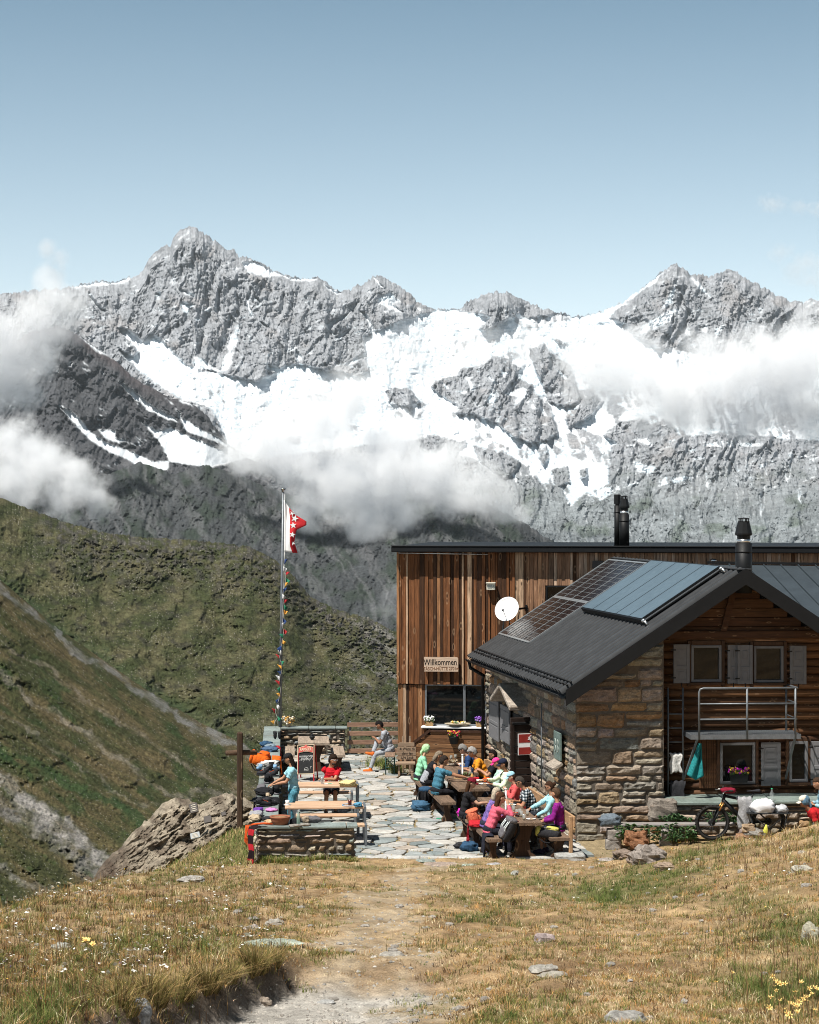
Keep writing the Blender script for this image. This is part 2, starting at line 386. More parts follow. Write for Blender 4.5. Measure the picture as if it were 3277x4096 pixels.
SNOW1B = [z2(p) for p in (
    [(1142, 330), (1120, 425), (1070, 455), (1110, 390)], [(1130, 442), (1112, 500), (975, 562), (990, 522), (1060, 482)], [(1280, 470), (1297, 530), (1340, 510), (1302, 572), (1290, 505)], [(1195, 312), (1240, 350), (1285, 400), (1270, 395), (1225, 360)], [(1240, 540), (1270, 500), (1262, 545)],
    [(270, 720), (310, 770), (300, 800), (285, 760)], [(410, 690), (440, 720), (425, 732)], [(380, 770), (410, 800), (375, 870), (362, 830)], [(430, 800), (510, 770), (540, 790), (470, 850), (480, 810)], [(360, 720), (400, 750), (390, 760)], [(640, 690), (690, 730), (680, 740)], [(232, 788), (275, 785), (268, 800)], [(500, 830), (560, 820), (620, 900), (600, 890)], [(310, 850), (330, 830), (326, 860)], [(170, 742), (205, 775), (190, 778)],
    [(950, 1072), (1050, 1098), (1040, 1130), (985, 1120)], [(770, 1212), (850, 1180), (1000, 1160), (905, 1190), (800, 1252)], [(960, 985), (1020, 980), (1040, 1010), (1000, 1000)], [(1240, 1010), (1330, 990), (1500, 1005), (1400, 1020)], [(1060, 1180), (1090, 1140), (1200, 1140), (1270, 1130), (1180, 1150)])]
SKY2 = [(-500, 1500), (0, 1420), (120, 1330)]+z1([(250, 530), (330, 568), (400, 620), (490, 680), (545, 735), (600, 775), (640, 790), (700, 830), (760, 845), (820, 870), (870, 905), (905, 955), (960, 1030), (1040, 1090), (1150, 1130), (1300, 1180), (1500, 1240), (1725, 1300)])+[(1800, 2250), (2400, 2500)]
SNOW2 = [z1(p) for p in (
    [(250, 868), (300, 888), (350, 938), (390, 985), (470, 1030), (560, 1062), (640, 1100), (715, 1098), (702, 1145), (670, 1157), (600, 1130), (520, 1085), (440, 1050), (380, 1010), (320, 950)],
    [(415, 970), (482, 968), (487, 1005), (530, 1012), (500, 1024), (440, 1000)], [(600, 935), (665, 972), (722, 960), (860, 1020), (925, 1050), (960, 1035), (1040, 1085), (900, 1122), (800, 1117), (715, 1100), (690, 1050), (640, 980)],
    [(495, 758), (560, 800), (640, 868), (740, 918), (748, 936), (700, 922), (620, 880), (540, 812)], [(740, 872), (770, 918), (850, 968), (905, 992), (962, 1028), (950, 1034), (870, 1002), (780, 972)],
    [(325, 563), (400, 618), (492, 676), (400, 632)], [(285, 690), (305, 682), (300, 700)], [(620, 760), (660, 795), (640, 790)], [(570, 990), (610, 1018), (590, 1012)], [(730, 820), (800, 850), (810, 868), (760, 850)])]
SKY3 = [(-500, 1750), (0, 1830), (250, 1890), (430, 1900), (560, 1850), (700, 1900), (820, 1860), (950, 1900), (1080, 1960), (1300, 2020), (1480, 1990), (1640, 1975), (1760, 1950), (1880, 1990), (2000, 2040), (2120, 2110), (2230, 2180), (2420, 2320), (3000, 2600)]

def interp(pts, x):
    pts = sorted(pts); return np.interp(x, [p[0] for p in pts], [p[1] for p in pts])
def terrain(name, skyl, x0, x1, nx, ny, ybot, dtop, dbot, dpow, disp, color, m, jag=6, back=8, ypow=1.0):
    xs = np.linspace(x0, x1, nx); ys = interp(skyl, xs)
    jg = -jag*1.5*(ridged(xs/55, xs*0+3, 5, 91, .62)-.55)-jag*.5*fbm(xs/8, xs*0+1, 3, 12)
    s = np.linspace(0, 1, ny)**ypow
    hgt = np.maximum(ybot-ys, 40)
    X = np.repeat(xs[None], ny, 0); Y = ys[None]+hgt[None]*s[:, None]
    Y = Y+jg[None]*np.exp(-(hgt[None]*s[:, None])/(jag*2.5))
    ys = ys+jg
    D = dtop+(dbot-dtop)*(s[:, None]**dpow)+np.zeros_like(X)
    S = np.repeat(s[:, None], nx, 1)
    D = D+disp(X, Y, S, xs)
    C = color(X, Y, S)
    # far side: the same crest falling away behind
    bX = np.repeat(xs[None], back, 0); t = np.linspace(1, .15, back)[:, None]
    D0 = D[0][None]; bD = D0*(1+.22*t); Z0 = H-(ys[None]-CY)/F*D0
    bZ = Z0-D0*.15*t**.9*(1+.2*fbm(bX/80, t*6+bX*0, 3, 5))
    V = np.concatenate([np.stack([(bX-CX)/F*bD, bD, bZ], -1), np.stack([(X-CX)/F*D, D, H-(Y-CY)/F*D], -1)], 0)
    Cc = np.concatenate([np.repeat(C[:1], back, 0), C], 0)
    o = np_mesh(name, V.reshape(-1, 3), grid_faces(ny+back, nx), m, Cc.reshape(-1, 3))
    return tag(o, kind='structure')
def mask(polys, X, Y, warp=9, ws=28, seed=3):
    wx = X+warp*fbm(X/ws, Y/ws, 5, seed, .65); wy = Y+warp*fbm(X/ws+40, Y/ws, 5, seed+7, .65)
    r = np.zeros(X.shape, bool)
    for p in polys:
        xa = [q[0] for q in p]; ya = [q[1] for q in p]
        sub = (wx > min(xa)-1) & (wx < max(xa)+1) & (wy > min(ya)-1) & (wy < max(ya)+1)
        if sub.any(): 
            q = np.zeros(X.shape, bool); q[sub] = in_poly(wx[sub], wy[sub], p); r |= q
    return r
def mountain_mat(name, sc, bstr, bd, rough=.95):
    t = NT(name); v = t.coord()
    n1 = t.noise(v, sc, 8, .68); n2 = t.noise(t.coord((1, 1, .45)), sc*5, 6, .7)
    f = t.ramp(n1, [(.28, .62), (.5, 1.0), (.72, 1.32)]); g = t.ramp(n2, [(.3, .72), (.7, 1.25)])
    a = t.attr(); k = t.mix(1.0, t.mix(1.0, a, f, 'MULTIPLY'), g, 'MULTIPLY')
    sep = t.n('ShaderNodeSeparateColor'); t.l(a, sep.inputs[0])
    snow = t.ramp(sep.outputs[0], [(.42, 0), (.49, 1)])
    c = t.mix(snow, k, a)
    h = t.math('MULTIPLY', t.math('ADD', n1, t.math('MULTIPLY', n2, .5)), t.math('SUBTRACT', 1.0, t.math('MULTIPLY', snow, .8)))
    return t.bsdf(c, rough, 0, .1, h, bstr, bd)

def soft_mix(sn, a, b):
    k = sn.astype(float)
    for _ in range(2): k = (2*k+np.roll(k, 1, 0)+np.roll(k, -1, 0)+np.roll(k, 1, 1)+np.roll(k, -1, 1))/6
    k = k[..., None]; return b*(1-k)+a*k
SNOWC = np.array([.65, .685, .72])
def gully(X, Y, wid, lng, seed, warp=.35):
    """sharp ribs and couloirs running down the fall line"""
    w = warp*fbm(X/(wid*1.6), Y/(wid*1.9), 4, seed+40)
    return ridged(X/wid+w, Y/lng+.6*w, 5, seed, .58)
def disp_main(X, Y, S, xs):
    big = ridged(X/330+.3*fbm(X/240, Y/240, 3, 8), Y/700+.2*X/330, 4, 21, .5)
    r = gully(X+.3*Y, Y, 115, 620, 33, .6); r2 = gully(X-.22*Y, Y, 42, 300, 37, .7); r3 = ridged(X/15+.4*fbm(X/20, Y/20, 3, 3), Y/22, 4, 55, .6); st = ridged((Y+.25*X)/17+.5*fbm(X/60, Y/30, 3, 4), X/150, 3, 58)
    sn = mask(SNOW1, X, Y) & ~mask(ROCK1, X, Y)
    k = np.where(sn, .22, 1.0)
    for _ in range(2): k = (k+np.roll(k, 1, 0)+np.roll(k, -1, 0)+np.roll(k, 1, 1)+np.roll(k, -1, 1))/5
    e = sstep(0, .05, S)*.85+.15
    low = sstep(1780, 2000, Y)
    return -e*(k*(230*(big-.5)+170*(r-.5)*(1-.45*low)+95*(r2-.5)+20*(r3-.5)+(17-9*low)*(st-.5))+(1-k)*(36*fbm(X/80, Y/38, 5, 61)+7*fbm(X/14, Y/9, 3, 62)))
def col_main(X, Y, S):
    n = fbm(X/60, Y/60, 5, 71); n2 = fbm(X/9, Y/16, 4, 77, .65); crack = ridged(X/16+.8*fbm(X/24, Y/30, 3, 5), Y/52, 5, 74, .65)
    rib = gully(X-.22*Y, Y, 42, 300, 37, .7)
    sn = (mask(SNOW1, X, Y, 16, 34) & ~mask(ROCK1, X, Y, 16, 30)) | mask(SNOW1B, X, Y, 8, 20)
    # snow keeps to the gullies; ribs of rock break through it
    inner = sstep(1160, 1240, Y)*sstep(.30, .55, fbm(X/190, Y/120, 4, 47)+.25*(X > 1900)+.22*(Y > 1560))
    sn &= ~((rib > .64) & (inner > .68)) | (fbm(X/60, Y/30, 3, 48) > .32)
    sn |= (rib < .33) & (fbm(X/150, Y/130, 3, 46) > -.03) & (Y < 1960) & (S > .02) & (crack < .62)
    sn |= (ridged((Y+.3*X)/26, X/120, 3, 52) > .86) & (fbm(X/110, Y/80, 3, 53) > .12) & (Y < 1950)
    low = sstep(1780, 2050, Y)
    wet = np.abs(gnoise(X/44+.35*fbm(X/60, Y/45, 3, 5), Y/900, 61))
    fall = (wet < .013) & (Y > 1830) & (X > 2280) & (fbm(X/70, Y/260, 2, 9) > .04)
    rock = np.array([.25, .262, .282])*(1+.35*n+.45*n2+.45*(crack-.55))[..., None]
    warm = sstep(.1, .5, fbm(X/130, Y/90, 4, 15))[..., None]; rock = rock*(1-warm*.3)+np.array([.28, .245, .225])*warm*.3
    slab = np.array([.178, .197, .208])*(1+.55*fbm(X/160, Y/90, 5, 34, .6)+.35*fbm(X/90+Y/60, Y/12, 5, 31, .6)+.22*n2+.25*(ridged((Y+.35*X)/26+.5*fbm(X/60, Y/30, 3, 4), X/170, 4, 59)-.6))[..., None]
    c = rock*(1-low[..., None])+slab*low[..., None]
    grn = (sstep(.08, .4, fbm(X/120, Y/80, 4, 39))*low)[..., None]*.6
    c = c*(1-grn)+np.array([.085, .11, .085])*grn*(1+.3*n2)[..., None]
    ice = (ridged(X/40, Y/13, 4, 87) > .70) & (fbm(X/120, Y/80, 3, 88) > -.08) & (Y > 1150)
    snc = SNOWC*(1+.05*n+.05*n2)[..., None]; dirt = sstep(.1, .5, fbm((X+Y)/120, (Y-X*.2)/22, 4, 89))[..., None]*.25*(Y > 1350)[..., None]
    snc = snc*(1-dirt)+np.array([.42, .42, .43])*dirt
    snc = np.where(ice[..., None], np.array([.47, .54, .59]), snc)
    return soft_mix(sn | fall, snc, np.clip(c, .03, .38))
MAINM = mountain_mat('rock_and_snow', .035, .5, 7)
terrain('mountain_massif', SKY1, -440, 3720, 1560, 640, 2420, 9400, 6300, 1.25, disp_main, col_main, MAINM, jag=20)

def disp2(X, Y, S, xs):
    d = X*.6-Y
    r = ridged(d/230+.3*fbm(X/200, Y/200, 3, 8), (X+Y)/700, 5, 121, .55); r2 = gully(X+.5*Y, Y-.4*X, 60, 150, 133); r3 = ridged(X/17+.5*fbm(X/24, Y/24, 3, 5), Y/15, 4, 137, .6)
    sn = mask(SNOW2, X, Y, 7, 24); k = np.where(sn, .3, 1.0)
    return -(sstep(0, .05, S)*.9+.1)*k*(120*(r-.5)+62*(r2-.5)+13*(r3-.5))
def col2(X, Y, S):
    sn = mask(SNOW2, X, Y, 9, 24); n = fbm(X/70, Y/70, 5, 171); n2 = fbm(X/9, Y/9, 4, 177, .65)
    sn |= (ridged((X*.62-Y)/40+.3*fbm(X/40, Y/40, 3, 3), (X+Y)/260, 3, 181) > .9) & (fbm(X/120, Y/90, 3, 182) > .12) & (Y < 1900)
    rock = np.array([.062, .064, .07])*(1+.4*n+.55*n2)[..., None]  # the cloud shade over this shoulder is put into the dark rock colour
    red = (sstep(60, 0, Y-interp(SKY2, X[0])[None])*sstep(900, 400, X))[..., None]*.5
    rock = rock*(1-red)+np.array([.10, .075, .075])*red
    gr = (sstep(.02, .35, fbm(X/160, Y/120, 4, 139))*sstep(1900, 2100, Y))[..., None]*.6
    scree = (ridged((X*.75-Y)/60+.3*fbm(X/60, Y/60, 3, 4), (X+Y)/900, 3, 158) > .8)[..., None]*sstep(1750, 1950, Y)[..., None]
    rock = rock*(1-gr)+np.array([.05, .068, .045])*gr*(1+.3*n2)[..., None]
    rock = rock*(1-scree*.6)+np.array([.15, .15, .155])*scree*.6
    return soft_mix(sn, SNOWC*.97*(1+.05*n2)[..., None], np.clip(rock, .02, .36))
terrain('mountain_shoulder', SKY2, -440, 2300, 860, 420, 2560, 6200, 4600, 1.2, disp2, col2, mountain_mat('cloud_shaded_rock', .05, .5, 5), jag=12)

def disp3(X, Y, S, xs):
    r = ridged((X-.4*Y)/230+.3*fbm(X/200, Y/200, 3, 8), Y/400, 5, 221, .55); r2 = gully(X+.3*Y, Y, 48, 110, 233); r3 = ridged(X/14+.5*fbm(X/20, Y/20, 3, 5), Y/12, 4, 237, .6)
    return -(sstep(0, .05, S)*.9+.1)*(100*(r-.5)+52*(r2-.5)+17*(r3-.5))
def col3(X, Y, S):
    n = fbm(X/70, Y/70, 5, 271); n2 = fbm(X/8, Y/8, 4, 277, .68)
    c = np.array([.046, .05, .053])*(1+.4*n+.6*n2)[..., None]
    gr = sstep(-.15, .3, fbm(X/110, Y/90, 5, 239))[..., None]*.75
    c = c*(1-gr)+np.array([.026, .037, .026])*gr*(1+.45*n2)[..., None]
    sc = sstep(.68, .9, ridged((X*.9-Y*.55)/75+.4*fbm(X/80, Y/70, 3, 4), (X+Y)/800, 3, 258))[..., None]*.6*(1+.5*n2)[..., None]
    return np.clip(c*(1-sc)+np.array([.10, .102, .106])*sc, .012, .36)
terrain('lower_mountain_slope', SKY3, -480, 2900, 900, 300, 2800, 4300, 2300, 1.15, disp3, col3, mountain_mat('slope_rock', .08, .5, 3.2), jag=14)

# ================================================================ green hill across the side valley and the near left slope
HSKY = [(-300, 1930), (0, 1992), (120, 2040), (250, 2085), (400, 2130), (560, 2150), (700, 2158), (860, 2170), (1000, 2190), (1100, 2240), (1120, 2262), (1170, 2300), (1250, 2395), (1350, 2440), (1480, 2475), (1585, 2530), (1750, 2640), (2100, 2850)]
def disp_h(X, Y, S, xs):
    e = sstep(0, .04, S)*.8+.2
    craggy = sstep(.3, .0, S)*sstep(60, 400, X)+.5*sstep(1050, 1400, X)+.35*sstep(.1, .4, fbm(X/170, Y/120, 4, 304))
    return -e*(34*(ridged((X-.3*Y)/330+.3*fbm(X/200, Y/160, 3, 2), Y/360, 5, 321)-.45)+craggy*15*(ridged(X/40+.3*fbm(X/40, Y/30, 3, 4), Y/30, 5, 333, .65)-.45)+3.4*(ridged(X/20, Y/14, 5, 341, .65)-.5))
GULLY = [(-300, 2150), (0, 2340), (120, 2440), (250, 2545), (400, 2650), (560, 2760), (800, 2905), (1000, 3010), (1300, 3200), (1700, 3400)]
def col_h(X, Y, S):
    n = fbm(X/95, Y/70, 5, 371); n2 = fbm(X/9, Y/8, 4, 377, .7); n3 = fbm((X-Y*.2)/30, Y/16, 4, 383)
    g = sstep(-.35, .45, n)[..., None]
    c = np.array([.05, .058, .027])*(1-g)+np.array([.096, .09, .05])*g
    c = c*(1+.65*n2+.4*n3)[..., None]
    dk = sstep(.1, .42, fbm(X/60, Y/42, 5, 388))[..., None]*.6
    c = c*(1-dk)+np.array([.036, .034, .03])*dk*(1+.4*n2)[..., None]
    cr = (sstep(.24, .0, S)*sstep(60, 260, X)*.85+.8*sstep(1050, 1500, X)*sstep(-.05, .3, fbm(X/70, Y/70, 4, 91)))
    rk = np.clip(cr*sstep(-.12, .2, fbm(X/26, Y/20, 5, 393, .65)), 0, 1)[..., None]
    c = c*(1-rk)+np.array([.085, .08, .074])*rk*(1+.95*n2+.6*n3)[..., None]
    sp = (fbm(X/5.5, Y/4.2, 3, 398) > .5+.25*fbm(X/120, Y/90, 3, 12))
    c = np.where(sp[..., None], np.array([.27, .25, .22]), c)
    d = Y-interp(GULLY, X[0])[None]
    gl = sstep(-90, -5, d+60*fbm(X/50, Y/40, 4, 7))[..., None]*.5
    c = c*(1-gl)+np.array([.034, .06, .028])*gl*(1+.3*n2)[..., None]
    st = sstep(.75, .9, ridged((X*.62-Y)/60+.5*n3, (X+Y)/500, 3, 411))[..., None]*sstep(1350, 1500, X)[..., None]
    return np.clip(c*(1-st*.6)+np.array([.26, .25, .23])*st*.6, .012, .4)
def hill_mat(name, sc, bd):
    t = NT(name); v = t.coord(); n1 = t.noise(v, sc, 7, .7); n2 = t.noise(v, sc*6, 4, .7)
    k = t.mix(1.0, t.mix(1.0, t.attr(), t.ramp(n1, [(.3, .55), (.7, 1.4)]), 'MULTIPLY'), t.ramp(n2, [(.3, .6), (.72, 1.4)]), 'MULTIPLY')
    rocks = t.ramp(t.vor(v, sc*5), [(.1, 1), (.17, 0)]); sel = t.ramp(t.noise(v, sc*.6, 3), [(.58, 0), (.7, .8)])
    c = t.mix(t.math('MULTIPLY', rocks, sel), k, (.3, .28, .25))
    return t.bsdf(c, .95, 0, .05, t.math('ADD', n1, t.math('MULTIPLY', n2, .6)), .8, bd)
terrain('green_hillside', HSKY, -300, 1900, 900, 460, 3300, 950, 430, .8, disp_h, col_h, hill_mat('hill_turf', .25, 1.3), jag=11)

def disp_n(X, Y, S, xs):
    q = (X*.78-Y)
    return -(sstep(0, .05, S)*.9+.1)*(7*(ridged(q/240, (X+Y)/900, 4, 421)-.45)+1.6*fbm(X/20, Y/14, 5, 441, .6)+3*sstep(.1, .5, fbm(X/120, Y/90, 3, 3))*ridged(X/40, Y/32, 4, 9))
def col_n(X, Y, S):
    q = X*.78-Y                                     # runs along the fall line
    n = fbm(q/70, (X+Y)/420, 5, 471); n2 = fbm(X/8, Y/6.5, 4, 477, .7)
    g = sstep(-.3, .4, n)[..., None]
    c = np.array([.05, .055, .024])*(1-g)+np.array([.105, .085, .044])*g
    c = c*(1+.7*n2)[..., None]
    gd = sstep(.12, .4, fbm(q/90+4, (X+Y)/260, 5, 489))[..., None]*.75
    c = c*(1-gd)+np.array([.035, .058, .022])*gd*(1+.3*n2)[..., None]
    wob = 60*fbm(X/130, Y/110, 5, 14, .6)
    def streak(pts, w, rag=.4):
        d = np.abs(Y+wob-interp(pts, X[0])[None]); return np.clip(sstep(w, w*.3, d+rag*w*fbm(X/24, Y/20, 4, 8)), 0, 1)
    for pts, w, colr, a in (
        ([(-300, 2150), (0, 2345), (120, 2447), (250, 2552), (400, 2660), (560, 2768), (800, 2915), (1000, 3010), (1700, 3400)], 24, (.20, .198, .19), .7),
        ([(-300, 2480), (0, 2700), (120, 2790), (300, 2910), (520, 3060), (700, 3180)], 20, (.22, .195, .16), .5),
        ([(-300, 2340), (0, 2560), (200, 2690), (400, 2830), (620, 2990), (900, 3150)], 16, (.22, .185, .145), .4),
        ([(-300, 2830), (0, 3120), (150, 3240), (300, 3350), (430, 3460), (600, 3600), (900, 3800)], 56, (.27, .255, .235), .95),
        ([(-300, 3060), (0, 3220), (150, 3300), (260, 3400), (420, 3530), (700, 3750)], 55, (.19, .18, .165), .75),
        ([(-300, 2650), (0, 2870), (150, 2960), (350, 3080), (560, 3230)], 12, (.22, .2, .16), .4),
        ([(-300, 3330), (0, 3480), (150, 3560), (300, 3640)], 22, (.2, .19, .17), .5)):
        s = (streak(pts, w)*a)[..., None]*(.75+.35*fbm(X/14, Y/12, 4, 29))[..., None]
        s = np.clip(s*(.45+1.1*sstep(-.25, .3, fbm(X/70, Y/60, 4, 31+w)))[..., None], 0, 1); c = c*(1-s)+np.array(colr)*s*(1+.35*n2)[..., None]
    gs = streak([(-300, 2900), (0, 2990), (200, 3090), (400, 3190), (560, 3290), (800, 3450)], 36)[..., None]*.7
    c = c*(1-gs)+np.array([.035, .066, .025])*gs
    sp = fbm(X/5, Y/4, 3, 498) > .5
    return np.clip(np.where(sp[..., None], np.array([.3, .28, .25]), c), .012, .42)
NSKY = [(-300, 2130), (0, 2318), (120, 2420), (250, 2525), (400, 2632), (560, 2742), (800, 2890), (1000, 2985), (1300, 3180), (1700, 3390), (1900, 3480)]
terrain('near_hillside', NSKY, -300, 1800, 820, 560, 4000, 440, 105, .75, disp_n, col_n, hill_mat('slope_turf', .3, .9), jag=3)
# ================================================================ haze and clouds
def haze():
    m = bpy.data.materials.new('haze_air'); m.use_nodes = True; t = m.node_tree; t.nodes.clear()
    o = t.nodes.new('ShaderNodeOutputMaterial'); v = t.nodes.new('ShaderNodeVolumePrincipled')
    v.inputs['Color'].default_value = (.80, .88, .93, 1); v.inputs['Density'].default_value = HAZE; v.inputs['Anisotropy'].default_value = .2
    t.links.new(v.outputs[0], o.inputs['Volume'])
    b = MB(); b.box((0, 5500, 0), (13000, 12500, 5200)); h = b.build('haze', m); tag(h, kind='stuff')
HAZE = 1.2e-5
haze()

def cloud(label, D, lobes, dens, seed, group='clouds drifting in front of the mountains', soft=.95, nscale=1.0, cut=.35, depth=.8, z=.9):
    """a bank of fog: a closed shell round the lobes, its density thinning out towards the shell"""
    k = D/F; pts = []
    rr = random.Random(seed)
    for x, y, r in lobes: 
        p = P(x, y, D+rr.uniform(-.5, .5)*r*k); pts.append((p, r*k))
    c = sum((p for p, r in pts), Vector())/len(pts)
    b = MB()
    for i, (p, r) in enumerate(pts): b.blob(p-c, (r*1.25, r*1.25*depth, r*1.25*z), n=(20, 12), noise=.10, freq=1.6, seed=i+seed)
    t = NT('cloud_vapour'); t.t.nodes.clear(); out = t.n('ShaderNodeOutputMaterial')
    tc = t.n('ShaderNodeTexCoord').outputs['Object']
    # warp the space with noise so that the edges fray
    R0 = max(r for p, r in pts)
    nz = t.n('ShaderNodeTexNoise'); nz.inputs['Scale'].default_value = 1.7/R0*nscale; nz.inputs['Detail'].default_value = 7; nz.inputs['Roughness'].default_value = .64
    t.l(tc, nz.inputs['Vector'])
    f = None
    for p, r in pts:
        q = p-c; mp = t.n('ShaderNodeMapping', vector_type='POINT')
        mp.inputs['Scale'].default_value = (1/r, 1/(r*depth), 1/(r*z)); mp.inputs['Location'].default_value = (-q.x/r, -q.y/(r*depth), -q.z/(r*z))
        t.l(tc, mp.inputs['Vector']); ln = t.n('ShaderNodeVectorMath', operation='LENGTH'); t.l(mp.outputs[0], ln.inputs[0])
        g = t.math('SUBTRACT', 1.1, ln.outputs['Value'])
        f = g if f is None else t.math('MAXIMUM', f, g)
    s = t.math('ADD', f, t.math('MULTIPLY', t.math('SUBTRACT', nz.outputs['Fac'], .5+cut*.05), 3.5))
    mr = t.n('ShaderNodeMapRange', interpolation_type='SMOOTHSTEP'); mr.inputs['From Min'].default_value = 0; mr.inputs['From Max'].default_value = soft
    mr.inputs['To Max'].default_value = dens*.26/R0
    t.l(s, mr.inputs['Value'])
    edge = t.math('MULTIPLY', mr.outputs[0], t.math('MULTIPLY', f, 6.0, True))
    v = t.n('ShaderNodeVolumePrincipled'); v.inputs['Color'].default_value = (.985, .99, 1, 1); v.inputs['Anisotropy'].default_value = -.15
    t.l(edge, v.inputs['Density']); t.l(v.outputs[0], out.inputs['Volume'])
    o = b.build('cloud', t.m); o.location = c
    mod = o.modifiers.new('shell', 'REMESH'); mod.mode = 'VOXEL'; mod.voxel_size = max(R0*.07, 2.0)
    try: t.m.cycles.volume_step_rate = .5
    except Exception: pass
    return tag(o, label, 'cloud', group)
cloud('tall white cloud plume rising at the left edge in front of the dark shoulder', 4000,
      [(190, 1000, 55), (240, 1045, 70), (200, 1110, 95), (235, 1200, 125), (150, 1310, 190), (60, 1400, 230), (-40, 1520, 210), (70, 1570, 130), (-120, 1360, 250), (-60, 1250, 130)], 11, 1)
cloud('low white cloud at the left edge resting on the green hillside crest', 3600,
      [(90, 1800, 170), (200, 1870, 160), (320, 1950, 130), (60, 1910, 190), (400, 2020, 85), (10, 1750, 110), (-120, 1850, 200), (250, 1990, 130)], 11, 2)
cloud('broad white cloud bank in the middle, behind the flag', 3950,
      [(1100, 1790, 190), (1300, 1690, 210), (1360, 1900, 270), (1530, 1950, 240), (1710, 1920, 220), (1490, 2090, 130), (1880, 1950, 150), (1990, 2000, 115), (2090, 2040, 70), (1400, 1580, 140), (980, 1820, 120), (1250, 2010, 140), (1580, 1770, 190), (1620, 2060, 110)], 13, 3, soft=.8)
cloud('long white cloud bank on the right, below the rocky right summit', 6000,
      [(2420, 1500, 190), (2660, 1560, 220), (2900, 1520, 250), (3150, 1500, 280), (3330, 1400, 230), (2800, 1400, 120), (2530, 1400, 130), (3020, 1660, 150), (3270, 1700, 150), (2350, 1370, 100), (2700, 1660, 110), (3500, 1550, 250)], 13, 4, soft=.8)
cloud('thin pale veil of cloud over the upper snowfield', 6800,
      [(1500, 1430, 130), (1680, 1390, 150), (1900, 1370, 150), (2100, 1380, 130), (1400, 1530, 110), (2260, 1400, 110)], 2.2, 5, soft=.9)
cloud('faint wisp of cloud over the grey slabs at the lower right', 5600,
      [(2680, 1980, 90), (2820, 1960, 110), (2960, 1990, 100), (3080, 2020, 80)], 1.0, 6, soft=.9, z=.6)
cloud('small grey wisp of cloud beside the corner of the timber building', 2200,
      [(1570, 2370, 75), (1540, 2440, 70), (1620, 2300, 60)], .7, 7, soft=.9)
cloud('small feathery cloud high in the sky at the right', 11800,
      [(3090, 815, 75), (3200, 830, 60), (3290, 840, 70)], 1.5, 8, 'feathery clouds in the right sky', soft=.9, nscale=1.6, z=.6)
cloud('larger feathery cloud in the sky above the right summit', 11800,
      [(3130, 1010, 70), (3220, 1060, 100), (3300, 1100, 130), (3180, 1090, 80)], 1.9, 9, 'feathery clouds in the right sky', soft=.9, nscale=1.6, z=.7)
# ================================================================ shared materials
def wood(name, col, axis='z', rough=.8, var=.35, attr=False, sc=9, knots=True, bump=.35):
    """weathered board: long grain, dark knots, fine relief"""
    if name in _MC: return _MC[name]
    st = {'x': (.07, 1, 1), 'y': (1, .07, 1), 'z': (1, 1, .07)}[axis]
    t = NT(name); v = t.coord(st); n1 = t.noise(v, sc*1.6, 6, .65, .6); n2 = t.noise(v, sc*7, 4, .6)
    f = t.ramp(n1, [(.28, 1-var), (.5, 1.0), (.72, 1+var)])
    base = t.attr() if attr else col
    c = t.mix(1.0, base, f, 'MULTIPLY'); c = t.mix(1.0, c, t.ramp(n2, [(.3, .75), (.7, 1.22)]), 'MULTIPLY')
    if knots:
        kst = {'x': (.35, 1, 1), 'y': (1, .35, 1), 'z': (1, 1, .35)}[axis]
        k = t.vor(t.coord(kst), 5.5 if axis == 'z' else 9.0); c = t.mix(t.ramp(k, [(.06, .85), (.15, 0)]), c, (.022, .010, .005)); c = t.mix(t.ramp(k, [(.12, 0), (.17, .35), (.24, 0)]), c, (.5, .33, .2))
    _MC[name] = t.bsdf(c, rough, 0, .25, t.math('ADD', n1, t.math('MULTIPLY', n2, .5)), bump, .012); return _MC[name]
def stone_mat(name='rubble_stone'):
    if name in _MC: return _MC[name]
    t = NT(name); v = t.coord(); n1 = t.noise(t.coord((1, 1, 2.2)), 6, 7, .68, .8); n2 = t.noise(v, 34, 5, .7)
    c = t.mix(1.0, t.attr(), t.ramp(n1, [(.28, .34), (.5, .82), (.72, 1.22)]), 'MULTIPLY'); c = t.mix(1.0, c, t.ramp(n2, [(.3, .6), (.7, 1.25)]), 'MULTIPLY')
    rust = t.ramp(t.noise(t.coord((1, 1, 2)), 3.1, 6, .7), [(.55, 0), (.70, .45)]); c = t.mix(rust, c, (.17, .10, .055))
    lich = t.ramp(t.noise(v, 11, 6, .75), [(.6, 0), (.66, .6)]); c = t.mix(lich, c, (.10, .095, .085))
    _MC[name] = t.bsdf(c, .9, 0, .2, t.math('ADD', n1, t.math('MULTIPLY', n2, .55)), .7, .03); return _MC[name]
STONE = stone_mat()
SLATE = None
def slate_mat():
    t = NT('slate_slab'); v = t.coord((1, 1, 3)); n1 = t.noise(v, 2.6, 7, .65, .5); n2 = t.noise(v, 22, 5, .65)
    c = t.mix(1.0, t.attr(), t.ramp(n1, [(.3, .68), (.7, 1.25)]), 'MULTIPLY'); c = t.mix(1.0, c, t.ramp(n2, [(.3, .7), (.7, 1.2)]), 'MULTIPLY')
    rust = t.ramp(t.noise(v, 1.4, 5, .7), [(.58, 0), (.72, .4)]); c = t.mix(rust, c, (.27, .19, .12))
    return t.bsdf(c, .8, 0, .3, t.math('ADD', n1, t.math('MULTIPLY', n2, .5)), .4, .02)
SLATE = slate_mat()
MORTAR = mat('lime_mortar', (.115, .098, .08), .95, .3, 9, .5, .02)
BLACKM = mat('black_coated_metal', (.006, .0065, .0075), .55, .2, 6, .08, .004, .0, .25)
ROOFM = mat('black_roof_sheet', (.035, .037, .041), .33, .25, 3, .06, .004, .35, .5)
STEEL = mat('galvanised_steel', (.165, .18, .195), .5, .2, 14, .08, .003, .5, .5)
